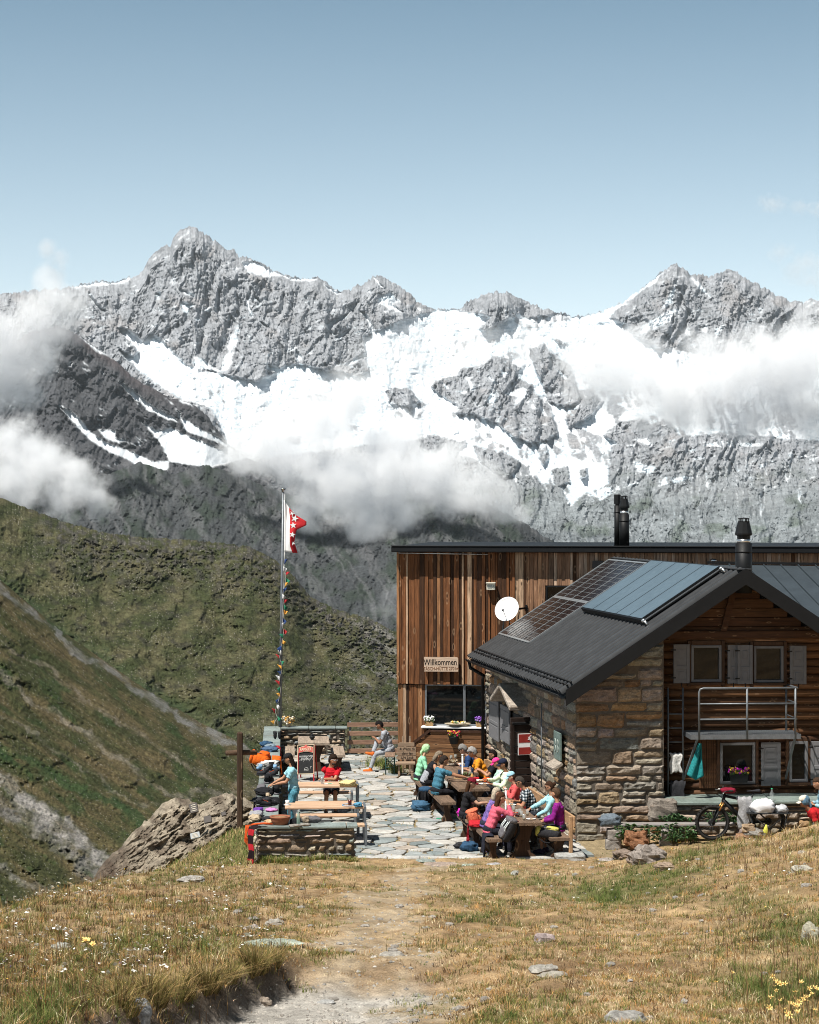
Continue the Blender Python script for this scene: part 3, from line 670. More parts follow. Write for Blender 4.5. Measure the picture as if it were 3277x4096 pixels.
CHROME = mat('bright_metal', (.62, .62, .62), .22, .1, 10, .05, .002, .9, .5)
WHITE = mat('white_paint', (.78, .78, .77), .5, .06, 8, .06, .003)
GREYP = mat('grey_shutter_paint', (.155, .155, .163), .6, .1, 7, .12, .004)
DARKIN = mat('dark_interior', (.012, .012, .013), .9, .1, 3, .0)
def glass_mat(name, tint=(.004, .005, .0055), rough=.03):
    t = NT(name); n = t.noise(t.coord(), 1.3, 2); return t.bsdf(t.mix(n, tint, tuple(c*1.8 for c in tint)), rough, 0, .32, n, .015, .01)
GLASS = glass_mat('window_glass')
def clear_mat(name, col=(.55, .6, .6), rough=.05, alpha=.22):
    t = NT(name); n = t.noise(t.coord(), 30, 2); c = t.mix(n, col, tuple(x*.85 for x in col)); return t.bsdf(c, rough, 0, .6, None, Alpha=alpha)
CLEAR = clear_mat('clear_glass')

def stone_col(r, pal):
    a = r.choice(pal); k = r.uniform(.72, 1.28); return tuple(min(.6, c*k*r.uniform(.94, 1.06)) for c in a)
PALW = [(.33, .235, .155), (.37, .31, .25), (.29, .23, .17), (.41, .345, .275), (.29, .25, .21), (.34, .245, .16), (.32, .2, .11), (.25, .245, .23), (.39, .32, .25), (.31, .265, .21), (.43, .38, .32), (.35, .3, .24), (.27, .23, .185)]
PALR = [(.44, .36, .27), (.38, .28, .18), (.34, .32, .28), (.25, .27, .265), (.48, .42, .34), (.31, .24, .17)]
def masonry(b, M, W_, z0, zt, r, hmin=.12, hmax=.27, wmin=.16, wmax=.55, dep=.05, pal=PALW, gap=.007, rough=.75, skip=None, quoin=True):
    """irregular coursed stones on the plane M (local x along, z up, -y outward); zt(x) is the top edge"""
    from mathutils import noise as mn
    z = z0
    while True:
        h = r.uniform(hmin, hmax)
        x = 0.0
        if z+h*.5 > max(zt(q) for q in np.linspace(0, W_, 12)): break
        while x < W_-.03:
            w = r.uniform(wmin, wmax)*(.8+.9*h/hmax)
            if x+w > W_-wmin*.7: w = W_-x
            hh = h
            top = min(zt(x), zt(x+w))
            sub = [(z, h)]
            if h > hmax*.72 and r.random() < .3: sub = [(z, h*.48), (z+h*.5, h*.5)]
            for (zz, hz) in sub:
                t2 = min(zz+hz, top)
                if t2-zz < .05 or (skip and skip(x+w/2, zz+hz/2)): continue
                j = lambda s: r.uniform(-s, s)
                c = [(x+gap+j(.03), zz+gap+j(.02)), (x+w-gap+j(.03), zz+gap+j(.02)), (x+w-gap+j(.03), t2-gap+j(.02)), (x+gap+j(.03), t2-gap+j(.02))]
                if x <= 0: c[0] = (0-.0, c[0][1]); c[3] = (0-.0, c[3][1])
                d = dep*r.uniform(.5, 1.35); sd = r.random()*50
                nx, nz = max(4, min(10, int(w/.055))), max(3, min(7, int(hz/.045)))
                b.col = stone_col(r, pal)
                tilt = j(.02); tl2 = j(.02)
                vs = []
                for a in range(nz+1):
                    for e in range(nx+1):
                        u, v = e/nx, a/nz
                        px = (c[0][0]*(1-u)+c[1][0]*u)*(1-v)+(c[3][0]*(1-u)+c[2][0]*u)*v
                        pz = (c[0][1]*(1-u)+c[1][1]*u)*(1-v)+(c[3][1]*(1-u)+c[2][1]*u)*v
                        edge = min(u, 1-u)*w, min(v, 1-v)*hz
                        k = min(1, min(edge)/.035)
                        # rounded corners
                        if min(u, 1-u) < .01 or min(v, 1-v) < .01: k = 0
                        q = Vector((px*5, pz*8, sd))
                        n = mn.noise(q)+.6*mn.noise(q*2.7)+.35*mn.noise(Vector((px*9, pz*30, sd)))
                        yy = -d*(.35+.65*k)*(1+rough*n)-(u-.5)*tilt-(v-.5)*tl2 if k else .012
                        vs.append(M @ Vector((px+.02*mn.noise(q*1.3+Vector((9, 0, 0)))*(1 if 0 < u < 1 else .8), yy, pz+.022*mn.noise(q*1.3+Vector((0, 9, 0))))))
                w1 = nx+1
                b._add(vs, [(a*w1+e, a*w1+e+1, (a+1)*w1+e+1, (a+1)*w1+e) for a in range(nz) for e in range(nx)], False)
            x += w
        z += h
def frame(o, xdir, yaw=None):
    """matrix: local x along xdir (horizontal), local z up, local -y facing out to the right-hand side of x"""
    x = Vector((xdir[0], xdir[1], 0)).normalized(); z = Vector((0, 0, 1)); y = z.cross(x)
    M = Matrix((x, y, z)).transposed().to_4x4(); M.translation = Vector(o); return M
def text(parent, name, s, M, size, m, depth=.004, align='CENTER', italic=0.0, bold=0.0, sx=1.0):
    """raised lettering turned into a mesh; M local x along the line, z up, -y towards the reader"""
    cu = bpy.data.curves.new(name, 'FONT'); cu.body = s; cu.size = size; cu.align_x = align; cu.align_y = 'CENTER'
    cu.extrude = depth; cu.shear = italic; cu.offset = bold; cu.resolution_u = 3
    o = bpy.data.objects.new(name, cu); COL.objects.link(o)
    dg = bpy.context.evaluated_depsgraph_get(); me = bpy.data.meshes.new_from_object(o.evaluated_get(dg))
    bpy.data.objects.remove(o); bpy.data.curves.remove(cu)
    T = M @ Matrix.Rotation(R(90), 4, 'X') @ Matrix.Diagonal((sx, 1, 1, 1))
    r = parent
    while r.parent is not None: r = r.parent
    if r.name in ROOT: T = ROOT[r.name].inverted() @ T
    me.transform(T); me.materials.clear(); me.materials.append(m)
    o = bpy.data.objects.new(name, me); COL.objects.link(o); o.parent = parent; return o

# ================================================================ timber building (modern wing)
TA = R(8); TO = Vector((-.36, 53.8, 0)); TM = frame(TO, (math.cos(TA), -math.sin(TA)))
def tb(x):
    """distance along the timber front seen at photo column x"""
    k = (x-CX)/F; return (k*TO.y-TO.x)/(math.cos(TA)+math.sin(TA)*k)
def tY(t): return TO.y-math.sin(TA)*t
def tz(x, y): return H-(y-CY)/F*tY(tb(x))
bt = thing('timber_building', 'large flat-roofed building clad in weathered vertical brown boards behind the stone hut', 'building', TO, -TA)
rnd = random.Random(4)
b = MB(); b.box(TM @ Vector((7.2, 4.13, 4.08)), (14.38, 7.98, 3.5), TM.to_3x3()); b.box(TM @ Vector((7.2, 4.25, 1.16)), (14.38, 7.98, 2.31), TM.to_3x3()); b.build('core', DARKIN, bt)
BOARD = wood('facade_board', (.2, .1, .05), 'z', .8, .72, True, 10)
def board_col(t, zone):
    g = max(0, min(1, (t-3.3)/6.5))                 # boards grow greyer and paler towards the right
    k = rnd.random()
    if k < .22: c = (.05, .022, .010)
    elif k < .62: c = (.155, .062, .024)
    elif k < .80: c = (.27, .13, .058)
    else: c = (.42, .28, .18)
    if t > 3.3:
        d = (.30, .19, .125) if k < .7 else (.42, .31, .24)
        if k < .12: d = (.1, .045, .02)
        w_ = min(1, .35+g); c = tuple(a*(1-w_)+e*w_ for a, e in zip(c, d))
    if zone == 1: c = tuple(a*.8 for a in c)
    return c
b = MB(); t = 0.0
while t < 14.3:
    w = rnd.choice((.055, .075, .095, .12, .14)) if t < 3.3 else rnd.choice((.07, .09, .11, .13))
    dp = rnd.uniform(.02, .075) if t < 3.3 else rnd.uniform(.02, .045)
    b.col = board_col(t, 0); z0 = 2.30+rnd.uniform(-.012, .012); zt_ = 5.86
    op0, op1 = tb(2184), tb(2300)
    segs = [(z0, zt_)] if not (t+w > op0 and t < op1) else [(4.97, zt_), (z0, 3.2)]
    for q0, q1 in segs: b.box(TM @ Vector((t+w/2, .12-dp/2, (q0+q1)/2)), (w-.006, dp, q1-q0), TM.to_3x3(), .004)
    t += w
b.build('board_cladding', BOARD, bt)
b = MB(); t = .03
while t < tb(1697):
    w = rnd.choice((.07, .1, .13)); dp = rnd.uniform(.02, .05)
    b.col = board_col(t, 1); b.box(TM @ Vector((t+w/2, .17-dp/2, 1.15)), (w-.006, dp, 2.26), TM.to_3x3(), .004); t += w
b.build('lower_cladding', BOARD, bt)
b = MB()
b.box(TM @ Vector((7.2, 4.0, 5.93)), (14.6, 8.5, .15), TM.to_3x3(), .02)
b.box(TM @ Vector((7.2, -.12, 6.02)), (14.62, .3, .03), TM.to_3x3(), .008); b.build('roof_edge', BLACKM, bt)
b = MB(); b.tube([TM @ Vector((.06, -.1, 5.83)), TM @ Vector((tb(1955), -.1, 5.80))], .016, 6); b.build('awning_rail', CHROME, bt)
# ground-floor window
w0, w1 = tb(1699), tb(1948); zs = 1.19
win = MB(); pr = TM.to_3x3()
for (x, z, sx, sz) in ((w0+.02, 1.75, .05, 1.14), (tb(1856), 1.75, .07, 1.12), (w1-.03, 1.75, .05, 1.14), ((w0+w1)/2, 2.285, w1-w0, .05), ((w0+w1)/2, 1.21, w1-w0, .04)):
    win.box(TM @ Vector((x, .16, z)), (sx, .07, sz), pr, .006)
wo = win.build('window', STEEL, bt)
b = MB(); b.box(TM @ Vector(((w0+w1)/2, .19, 1.75)), (w1-w0-.02, .02, 1.06), pr); b.build('pane', GLASS, wo)
b = MB(); b.box(TM @ Vector(((w0+w1)/2-.03, .02, 1.165)), (w1-w0+.1, .34, .05), pr, .008); b.build('sill', WHITE, wo)
# upper dark opening
o0, o1 = tb(2184), tb(2300)
b = MB()
for x in (o0+.02, o1-.02): b.box(TM @ Vector((x, .09, 4.08)), (.04, .14, 1.78), pr)
b.box(TM @ Vector(((o0+o1)/2, .09, 4.95)), (o1-o0, .14, .04), pr)
uw = b.build('window', BLACKM, bt, 'dark upper window deep in the boards')
b = MB(); b.box(TM @ Vector(((o0+o1)/2, .118, 4.08)), (o1-o0-.08, .006, 1.72), pr); b.build('pane', GLASS, uw)

def flue(name, c, r, z0, z1, cap, label, group, thin=False):
    o = thing(name, label, 'chimney', (c[0], c[1], z0), 0, group)
    b = MB(); b.lathe([(r, z0), (r, z1), (r*1.0, z1)], (c[0], c[1], 0), 20); b.lathe([(r*1.03, z1-.2), (r*1.03, z1-.165)], (c[0], c[1], 0), 20); b.build('flue_pipe', BLACKM, o)
    if thin:
        b = MB(); b.lathe([(r*.7, z1), (r*.7, z1+.04), (r*1.1, z1+.04), (r*1.1, z1+.28), (r*.9, z1+.3), (.001, z1+.3)], (c[0], c[1], 0), 8, None, False); b.build('cap', BLACKM, o)
        return o
    b = MB(); b.lathe([(r*.82, z1), (r*.82, z1+.09)], (c[0], c[1], 0), 20); b.build('collar', CHROME, o)
    k = cap; b = MB()
    b.lathe([(r*.78, z1+.09), (r*.8, z1+.16), (r*1.02, z1+.17), (r*1.05, z1+.21), (r*.7, z1+.21+.2*k), (r*.74, z1+.22+.2*k), (r*.6, z1+.22+.2*k)], (c[0], c[1], 0), 10, None, False)
    for q in range(6):
        a = q*math.pi/3; b.box((c[0]+math.cos(a)*r*.55, c[1]+math.sin(a)*r*.55, z1+.245+.2*k), (.02, .02, .06))
    b.lathe([(r*.68, z1+.27+.2*k), (r*.68, z1+.285+.2*k), (.001, z1+.3+.2*k)], (c[0], c[1], 0), 10, None, False)
    b.build('cap', BLACKM, o); return o
q = TM @ Vector((tb(2466), .75, 0)); s_ = F/q.y
flue('chimney_flue', q, .085, 6.0, H-(2022-CY)/s_, 1, 'thin black flue pipe with box cap, behind the stouter one on the timber roof', 'flues on the timber roof', True)
q = TM @ Vector((tb(2495), .5, 0)); s_ = F/q.y
flue('chimney_flue', q, .135, 6.0, H-(2057-CY)/s_, 1.0, 'stout black flue pipe with tapered cowl standing on the timber roof edge', 'flues on the timber roof')
# fittings on the boards
def fit(name, label, cat, x, y, off=0.0):
    return thing(name, label, cat, TM @ Vector((tb(x), off, tz(x, y))), -TA)
o = fit('wall_box', 'small cream electrical box on the boards above the satellite dish', 'electrical box', 1965, 2345)
c = Vector((tb(1965), -.03, tz(1965, 2345)))
b = MB(); b.box(TM @ c, (.23, .12, .2), pr, .015); b.box(TM @ (c+Vector((0, -.02, .09))), (.25, .2, .025), pr, .006); b.build('casing', mat('cream_plastic', (.62, .6, .5), .5, .06, 5, .05), o)
b = MB(); b.box(TM @ (c+Vector((-.03, -.063, 0))), (.12, .012, .09), pr, .003); b.box(TM @ (c+Vector((.07, -.063, 0))), (.03, .01, .09), pr, .003); b.build('cover_glass', mat('grey_plastic', (.35, .37, .33), .3, .1, 5, .05), o)
o = fit('wall_lamp', 'black box lamp on the boards beside the top of the solar panels', 'wall lamp', 2392, 2258)
c = Vector((tb(2392), -.06, tz(2392, 2258))); b = MB()
b.prism([(-.14, .1), (.14, .1), (.1, -.11), (-.14, -.09)], -.1, .1, TM @ Matrix.Translation(c)); b.build('housing', BLACKM, o)
b = MB(); b.box(TM @ (c+Vector((-.02, .0, -.108))), (.2, .14, .015), pr); b.build('lens', GLASS, o)
o = fit('wall_lamp', 'small silver round lamp on the boards above the thermal collector', 'wall lamp', 2856, 2244)
c = Vector((tb(2856), -.03, tz(2856, 2244))); b = MB(); b.lathe([(.1, -.02), (.105, .03), (.06, .06), (.001, .065)], TM @ c, 12, TM.to_3x3()); b.build('housing', CHROME, o)
b = MB(); b.box(TM @ (c+Vector((0, .06, 0))), (.06, .14, .05), pr); b.build('bracket', BLACKM, o)
# Willkommen sign
o = fit('welcome_sign', 'pale wooden board lettered Willkommen on the timber front', 'sign', 1766, 2657)
SIGNW = wood('pale_sign_board', (.48, .36, .27), 'x', .75, .22, False, 8, False)
tw = .5*(tb(1834)-tb(1698)); zc = tz(1766, 2657)
SM = TM @ Matrix.Translation((tb(1766), -.02, zc)) @ Matrix.Rotation(R(-1.0), 4, 'Y')
b = MB(); b.prism([(-tw, -.185), (tw, -.195), (tw+.005, .14), (tw-.02, .185), (-tw, .2)], -.05, .02, SM); b.build('board', SIGNW, o)
INK = mat('burnt_lettering', (.012, .008, .006), .8, .1, 5, 0); INK2 = mat('faded_brown_lettering', (.16, .07, .03), .8, .2, 30, 0)
text(o, 'lettering', 'Willkommen', SM @ Matrix.Translation((-.02, -.052, .055)), .225, INK, .003, bold=.002, sx=.76)
text(o, 'lettering', 'TÄSCH-HÜTTE 2701m', SM @ Matrix.Translation((0, -.052, -.115)), .125, INK2, .003, bold=.001, sx=.80)
# satellite dish
o = fit('satellite_dish', 'white satellite dish on a short mast beside the solar panels', 'satellite dish', 2029, 2437, -.6)
c = P(2029, 2437, tY(tb(2029))-.75)
dn = Vector((-.42, -.82, .38)).normalized()
DM = dn.to_track_quat('Z', 'Y').to_matrix()
b = MB(); b.lathe([(.001, -.055), (.12, -.05), (.22, -.03), (.3, .005), (.335, .03), (.34, .028), (.3, -.012), (.22, -.048), (.12, -.066), (.001, -.07)], c, 28, DM); b.build('reflector', mat('white_dish', (.8, .8, .8), .45, .03, 4, 0), o)
m0 = P(2018, 2490, c.y+.1); m1 = P(2010, 2545, c.y+.1)
b = MB(); b.tube([c-dn*.07, Vector((m0.x, m0.y, c.z-.1)), m1], .022, 8); b.build('mast', STEEL, o)
b = MB(); wq = TM @ Vector((tb(2105), .06, tz(2105, 2432)))
b.bar(c-dn*.09, wq, .035, .05); b.bar(c-dn*.09+Vector((.3, .25, -.05)), TM @ Vector((tb(2072), .06, tz(2080, 2500))), .02, .02); b.box(wq, (.06, .03, .16), pr); b.build('bracket', BLACKM, o)
b = MB(); f1 = c+dn*.3+Vector((0, 0, -.12)); b.tube([c-dn*.03+Vector((0, 0, -.3)), f1], .01, 6); b.blob(f1, .035, n=(8, 6)); b.build('receiver', GREYP, o)
b = MB(); b.tube([c+Vector((.06, -.02, -.33)), c+Vector((.15, 0, -.37)), c+Vector((.25, .1, -.33)), c+Vector((.3, .25, -.2))], .007, 5); b.build('cable', WHITE, o)

# horizontal board screen in front of the window
SCW = wood('screen_board', (.13, .06, .026), 'x', .75, .55, True, 9)
o = thing('timber_screen', 'low screen of horizontal brown boards under the big window', 'screen', TM @ Vector((tb(1800), -.45, 0)), -TA)
SO = -.42; x0, x1 = tb(1662)+.03, tb(1948); zz = .06; b = MB(); i = 0
while zz < 1.05:
    h = .118; xa = x0 if zz < .80 else x0+(zz+h-.80)*1.35
    b.col = rnd.choice([(.2, .1, .045), (.14, .065, .028), (.26, .14, .065), (.09, .04, .018)])
    b.box(TM @ Vector(((xa+x1)/2, SO+rnd.uniform(-.006, .006), zz+h/2)), (x1-xa, .035, h-.006), pr, .008); zz += h
b.build('boards', SCW, o)
b = MB(); DKW = wood('dark_brown_post', (.045, .02, .011), 'z', .6, .3)
b.bar(TM @ Vector((x0, SO-.01, 0)), TM @ Vector((x0, SO-.01, .82)), .06, .08); b.bar(TM @ Vector((x0, SO-.01, .8)), TM @ Vector((x0+.42, SO-.01, 1.12)), .08, .07); b.bar(TM @ Vector((x0+.4, SO-.01, 1.1)), TM @ Vector((x1, SO-.01, 1.1)), .08, .05); b.build('rail', DKW, o)
# ================================================================ old stone hut
HC = Vector((3.52, 42.3, 0)); HG = Vector((math.cos(R(3)), math.sin(R(3)), 0)); HW = Vector((-.1338, .991, 0)).normalized()
GM = frame(HC, HG)                                            # gable front: x to the right, -y towards the camera
WM = frame(HC+HW*11.0, -HW)                                   # long side: x runs from the far end towards the camera, -y outward (left)
def gx(x, off=0.0):
    """distance along the gable plane (shifted back by off) at photo column x, and its depth"""
    k = (x-CX)/F; o = HC+Vector((-HG.y, HG.x, 0))*off
    t = (k*o.y-o.x)/(HG.x-HG.y*k); return t, o.y+HG.y*t
def gp(x, y, off=0.0):
    t, Y = gx(x, off); return t, H-(y-CY)/F*Y
def ws(x, out=0.0):
    """distance from the near corner along the long side at photo column x"""
    k = (x-CX)/F; n = Vector((-HW.y, HW.x, 0)); o = HC+n*out
    return (o.x-k*o.y)/(k*HW.y-HW.x)
EN = Vector((3.26, 41.72, 3.17)); RN = Vector((7.05, 41.92, 5.70)); E2 = Vector((10.84, 42.12, 3.17)); RD = Vector((-.16, 1, 0)); RL = 10.4
hut = thing('stone_hut', 'old mountain hut of rough stone and dark logs with a black metal roof', 'house', HC, math.atan2(HG.y, HG.x))
r = random.Random(21)
def roofz_g(t):                                               # underside of the roof above gable distance t
    X = HC.x+HG.x*t; k = (X-EN.x)/(RN.x-EN.x) if X < RN.x else (E2.x-X)/(E2.x-RN.x); return EN.z+k*(RN.z-EN.z)-.12
SW = gx(2655)[0]                                              # width of the stone part of the gable
# mortar core
b = MB(); n = Vector((-HG.y, HG.x, 0))
def wallprism(b, M, pts, th): b.prism(pts, 0.0, th, M)
wallprism(b, GM, [(0, -.3), (SW, -.3), (SW, roofz_g(SW)), (0, roofz_g(0))], .5)
wallprism(b, WM, [(0, -.3), (11.0, -.3), (11.0, 3.22), (0, 3.22)], .5); b.build('wall_core', MORTAR, hut)
b = MB(); masonry(b, GM, SW, -.05, lambda t: roofz_g(max(0, min(SW, t))), r, .15, .34, .2, .62, .055)
DOORS = (5.0, 7.7)
def skipw(x, z):
    s = 11-x
    if 5.15 < s < 7.2 and z < 2.0: return True
    return False
masonry(b, WM, 11.0, -.05, lambda t: 3.2, r, .14, .32, .2, .6, .036, skip=skipw)
b.build('stone_wall', STONE, hut)
# log front, set back
LO = .55; LOGM = wood('log_wall', (.11, .05, .022), 'x', .7, .5, True, 8)
b = MB(); GL = frame(HC+n*LO, HG); zz = .8; LW0, LW1 = SW-.3, 7.2
def gtop(t): return roofz_g(t)+.0
while zz < 5.5:
    h = .165 if zz < 4.2 else .2
    X0 = HC.x; lim0 = LW0; lim1 = LW1
    if zz > 4.2:
        k = (zz+h+.12-EN.z)/(RN.z-EN.z); lim0 = max(LW0-1.0, EN.x+k*(RN.x-EN.x)-X0-.05); lim1 = min(LW1, E2.x-k*(E2.x-RN.x)-X0+.05)
    if lim1-lim0 < .1: break
    b.col = r.choice([(.105, .049, .022), (.078, .037, .017), (.135, .067, .031), (.065, .029, .014)])
    if zz < 4.2: b.tube([GL @ Vector((lim0, .05, zz+h/2)), GL @ Vector((lim1, .05, zz+h/2))], h*.54, 10, smooth=True)
    else: b.box(GL @ Vector(((lim0+lim1)/2, .0, zz+h/2)), (lim1-lim0, .05, h-.008), GL.to_3x3(), .01)
    zz += h
b.build('log_wall', LOGM, hut)
b = MB(); b.prism([(LW0-.9, .3), (LW1, .3), (LW1, 3.3), (RN.x-HC.x, 5.5), (LW0-.9, 3.7)], .1, .3, GL); b.build('inner_wall', DARKIN, hut)
b = MB(); b.box(GL @ Vector(((SW-.02+LW1)/2, -.06, 4.3)), (LW1-SW+.06, .16, .17), GL.to_3x3(), .02)
ap = RN.x-HC.x
b.bar(GL @ Vector((ap-.28, -.05, 4.36)), GL @ Vector((ap-.02, -.05, 5.42)), .13, .14, (0, 1, 0)); b.build_each('gable_beam', wood('dark_beam', (.07, .032, .016), 'x', .75, .4), hut)
# ---- roof
U = RN-EN; rn = U.cross(RD).normalized()
rn = rn if rn.z > 0 else -rn
def rp(a, L, up=0.0): return EN+U*a+RD*L+rn*up
def rinv(x, y, up=0.0):
    """roof coordinates (fraction up the slope, metres along) of the photo point"""
    d = Vector(((x-CX)/F, 1, -(y-CY)/F)); o = Vector((0, 0, H)); p0 = EN+rn*up
    tt = (p0-o).dot(rn)/d.dot(rn); q = o+d*tt-p0
    det = U.x*RD.y-U.y*RD.x
    A = np.array([[U.x, RD.x], [U.y, RD.y]]); s = np.linalg.solve(A, [q.x, q.y]); return float(s[0]), float(s[1])
b = MB()
nc = 34; pts = []
for i in range(nc):                                           # trapezoid ribs running up the slope
    L0 = RL*i/nc; w = RL/nc
    for f_, hgt in ((0, 0), (.42, 0), (.55, .085), (.88, .085)): pts.append((L0+f_*w, hgt))
pts.append((RL, 0))
vs = [rp(-.015, L, hh) for L, hh in pts]+[rp(1.0, L, hh) for L, hh in pts]; k = len(pts)
b._add(vs, [(i+1, i, k+i, k+i+1) for i in range(k-1)], False)
b._add([rp(-.015, 0, -.06), rp(-.015, RL, -.06), rp(1, RL, -.06), rp(1, 0, -.06)], [(0, 1, 2, 3)], False)
V2 = E2-RN; r2 = RD.cross(V2).normalized(); r2 = r2 if r2.z > 0 else -r2
b._add([RN+RD*0, RN+RD*RL, E2+RD*RL, E2+RD*0]+[q-r2*.06 for q in (RN, RN+RD*RL, E2+RD*RL, E2)], [(0, 1, 2, 3), (7, 6, 5, 4)], False)
b.bar(RN+RD*.02+Vector((0, 0, .03)), RN+RD*RL+Vector((0, 0, .03)), .3, .02, (0, 0, 1))
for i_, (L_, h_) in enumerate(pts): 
    for q_ in (i_, k+i_): b.c[q_] = (.036, .038, .041) if h_ > 0 else (.003, .0035, .004)  # gleam on the rib tops put into the colour, troughs near black
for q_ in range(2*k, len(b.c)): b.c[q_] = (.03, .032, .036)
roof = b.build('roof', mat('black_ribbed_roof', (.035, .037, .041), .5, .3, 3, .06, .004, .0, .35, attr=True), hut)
b = MB()
for a_, c_ in ((EN, RN), (E2, RN)):
    dn_ = Vector((0, 0, -1)); q = [a_+Vector((0, -.03, .05)), c_+Vector((0, -.03, .05)), c_+Vector((0, -.03, -.29)), a_+Vector((0, -.03, -.29))]
    b._add(q+[v+Vector((0, .05, 0)) for v in q], [(0, 1, 2, 3), (7, 6, 5, 4), (0, 4, 5, 1), (1, 5, 6, 2), (2, 6, 7, 3), (3, 7, 4, 0)], False)
    # soffit under the overhang
    q = [a_+Vector((0, .02, -.16)), c_+Vector((0, .02, -.16)), c_+Vector((0, 1.1, -.16)), a_+Vector((0, 1.1, -.16))]
    b._add(q+[v+Vector((0, 0, .03)) for v in q], [(0, 1, 2, 3), (7, 6, 5, 4)], False)
b.build_each('verge_board', BLACKM, roof)
b = MB()
for j, (a, upz) in enumerate(((.028, .085), (.05, .1))): b.tube([rp(a, .1, upz), rp(a, RL-.15, upz)], .022, 6)
for i in range(12): L = .35+i*.88; b.bar(rp(.06, L, .02), rp(.02, L, .13), .03, .02)
b.build('snow_guard', BLACKM, roof)
b = MB(); gpts = []
go = EN+Vector((-.07, 0, -.07))
prof = [(-.075*math.cos(t_), -.075*math.sin(t_)) for t_ in np.linspace(0, math.pi, 8)]
vs = []
for L in (0, RL):
    for px, pz in prof: vs.append(go+RD*L+Vector((px, 0, pz)))
b._add(vs, [(i, i+1, 9+i-0, 8+i) for i in range(7)], True); b._add([v+Vector((0, 0, .004)) for v in vs], [(i+1, i, 8+i, 9+i) for i in range(7)], True)
b.tube([go+Vector((-.075, 0, 0)), go+RD*RL+Vector((-.075, 0, 0))], .012, 6)
for i in range(14): L = .2+i*.76; b.bar(go+RD*L+Vector((-.08, 0, -.02)), rp(.03, L, .06), .02, .012)
b.build('gutter', BLACKM, roof)
ge = go+RD*(RL-.15); wl = HC+HW*10.75+Vector((-.14, 0, 0))
b = MB(); b.tube([ge+Vector((0, 0, -.05)), ge+Vector((.03, 0, -.22)), Vector((wl.x-.02, ge.y, ge.z-.42)), Vector((wl.x, wl.y, ge.z-.6)), Vector((wl.x, wl.y, .02))], .045, 8); b.build('downpipe', BLACKM, hut)
# ---- standing-seam link roof behind the ridge
o = thing('link_roof', 'dark blue standing-seam roof sloping down behind the hut ridge at the right', 'roof', (9.5, 50, 4.9))
TL, TR = Vector((7.9, 52.35, 5.56)), Vector((13.2, 51.7, 5.5)); dl = Vector((.55, -5.6, -1.5))
SEAM = mat('blue_grey_seam_metal', (.04, .052, .062), .5, .15, 2.5, .05, .004, .1, .4)
b = MB(); q = [TL, TR, TR+dl, TL+dl]; b._add(q+[v-Vector((0, 0, .08)) for v in q], [(3, 2, 1, 0), (4, 5, 6, 7), (0, 1, 5, 4), (1, 2, 6, 5), (2, 3, 7, 6), (3, 0, 4, 7)], False); b.build('roof_sheet', SEAM, o)
b = MB()
for i in range(1, 12): p = TL.lerp(TR, i/12)+Vector((0, 0, .02)); b.bar(p, p+dl, .02, .045)
b.build_each('seam', SEAM, o)
b = MB(); b.bar(TL+Vector((-.1, .05, .05)), TR+Vector((.1, .05, .05)), .16, .06); b.build('ridge_cap', BLACKM, o)
# ---- photovoltaic panels
PVD = mat('solar_cell', (.017, .010, .009), .26, .35, 3.5, 0, .0, 0, .6); ALU = mat('aluminium_frame', (.40, .42, .43), .4, .08, 9, .04, .002, .7)
pa0, pL0 = rinv(2000, 2544); pa1, pL1 = rinv(2446, 2251); pb0, pLb = rinv(2125, 2581)
pa0 = (pa0+pb0)/2
PVL = sorted((pLb, (pL0+pL1)/2)); am = (pa0+pa1)/2
for (a0, a1, lab) in ((pa0, am-.004, 'lower brown solar panel on the hut roof, nearest the gutter'), (am+.004, pa1, 'upper brown solar panel on the hut roof, nearest the ridge')):
    o = thing('solar_panel', lab, 'solar panel', rp((a0+a1)/2, sum(PVL)/2), 0, 'solar panels on the hut roof')
    b = MB(); up0, up1 = .05, .085
    q = [rp(a0, PVL[0], up1), rp(a1, PVL[0], up1), rp(a1, PVL[1], up1), rp(a0, PVL[1], up1)]
    lo = [v-rn*(up1-up0) for v in q]
    b._add(q+lo, [(0, 1, 2, 3), (4, 7, 6, 5), (0, 4, 5, 1), (1, 5, 6, 2), (2, 6, 7, 3), (3, 7, 4, 0)], False); b.build('cells', PVD, o)
    b = MB(); W_ = .05
    for (pA, pB) in ((q[0], q[1]), (q[1], q[2]), (q[2], q[3]), (q[3], q[0])): b.bar(pA, pB, W_, .035, rn)
    for k_ in (1, 2, 3): L = PVL[0]+(PVL[1]-PVL[0])*k_/4; b.bar(rp(a0, L, up1+.004), rp(a1, L, up1+.004), .028, .006, rn)
    for k_ in range(1, 10): a = a0+(a1-a0)*k_/10; b.bar(rp(a, PVL[0], up1+.003), rp(a, PVL[1], up1+.003), .008, .004, rn)
    b.build('frame', ALU, o)
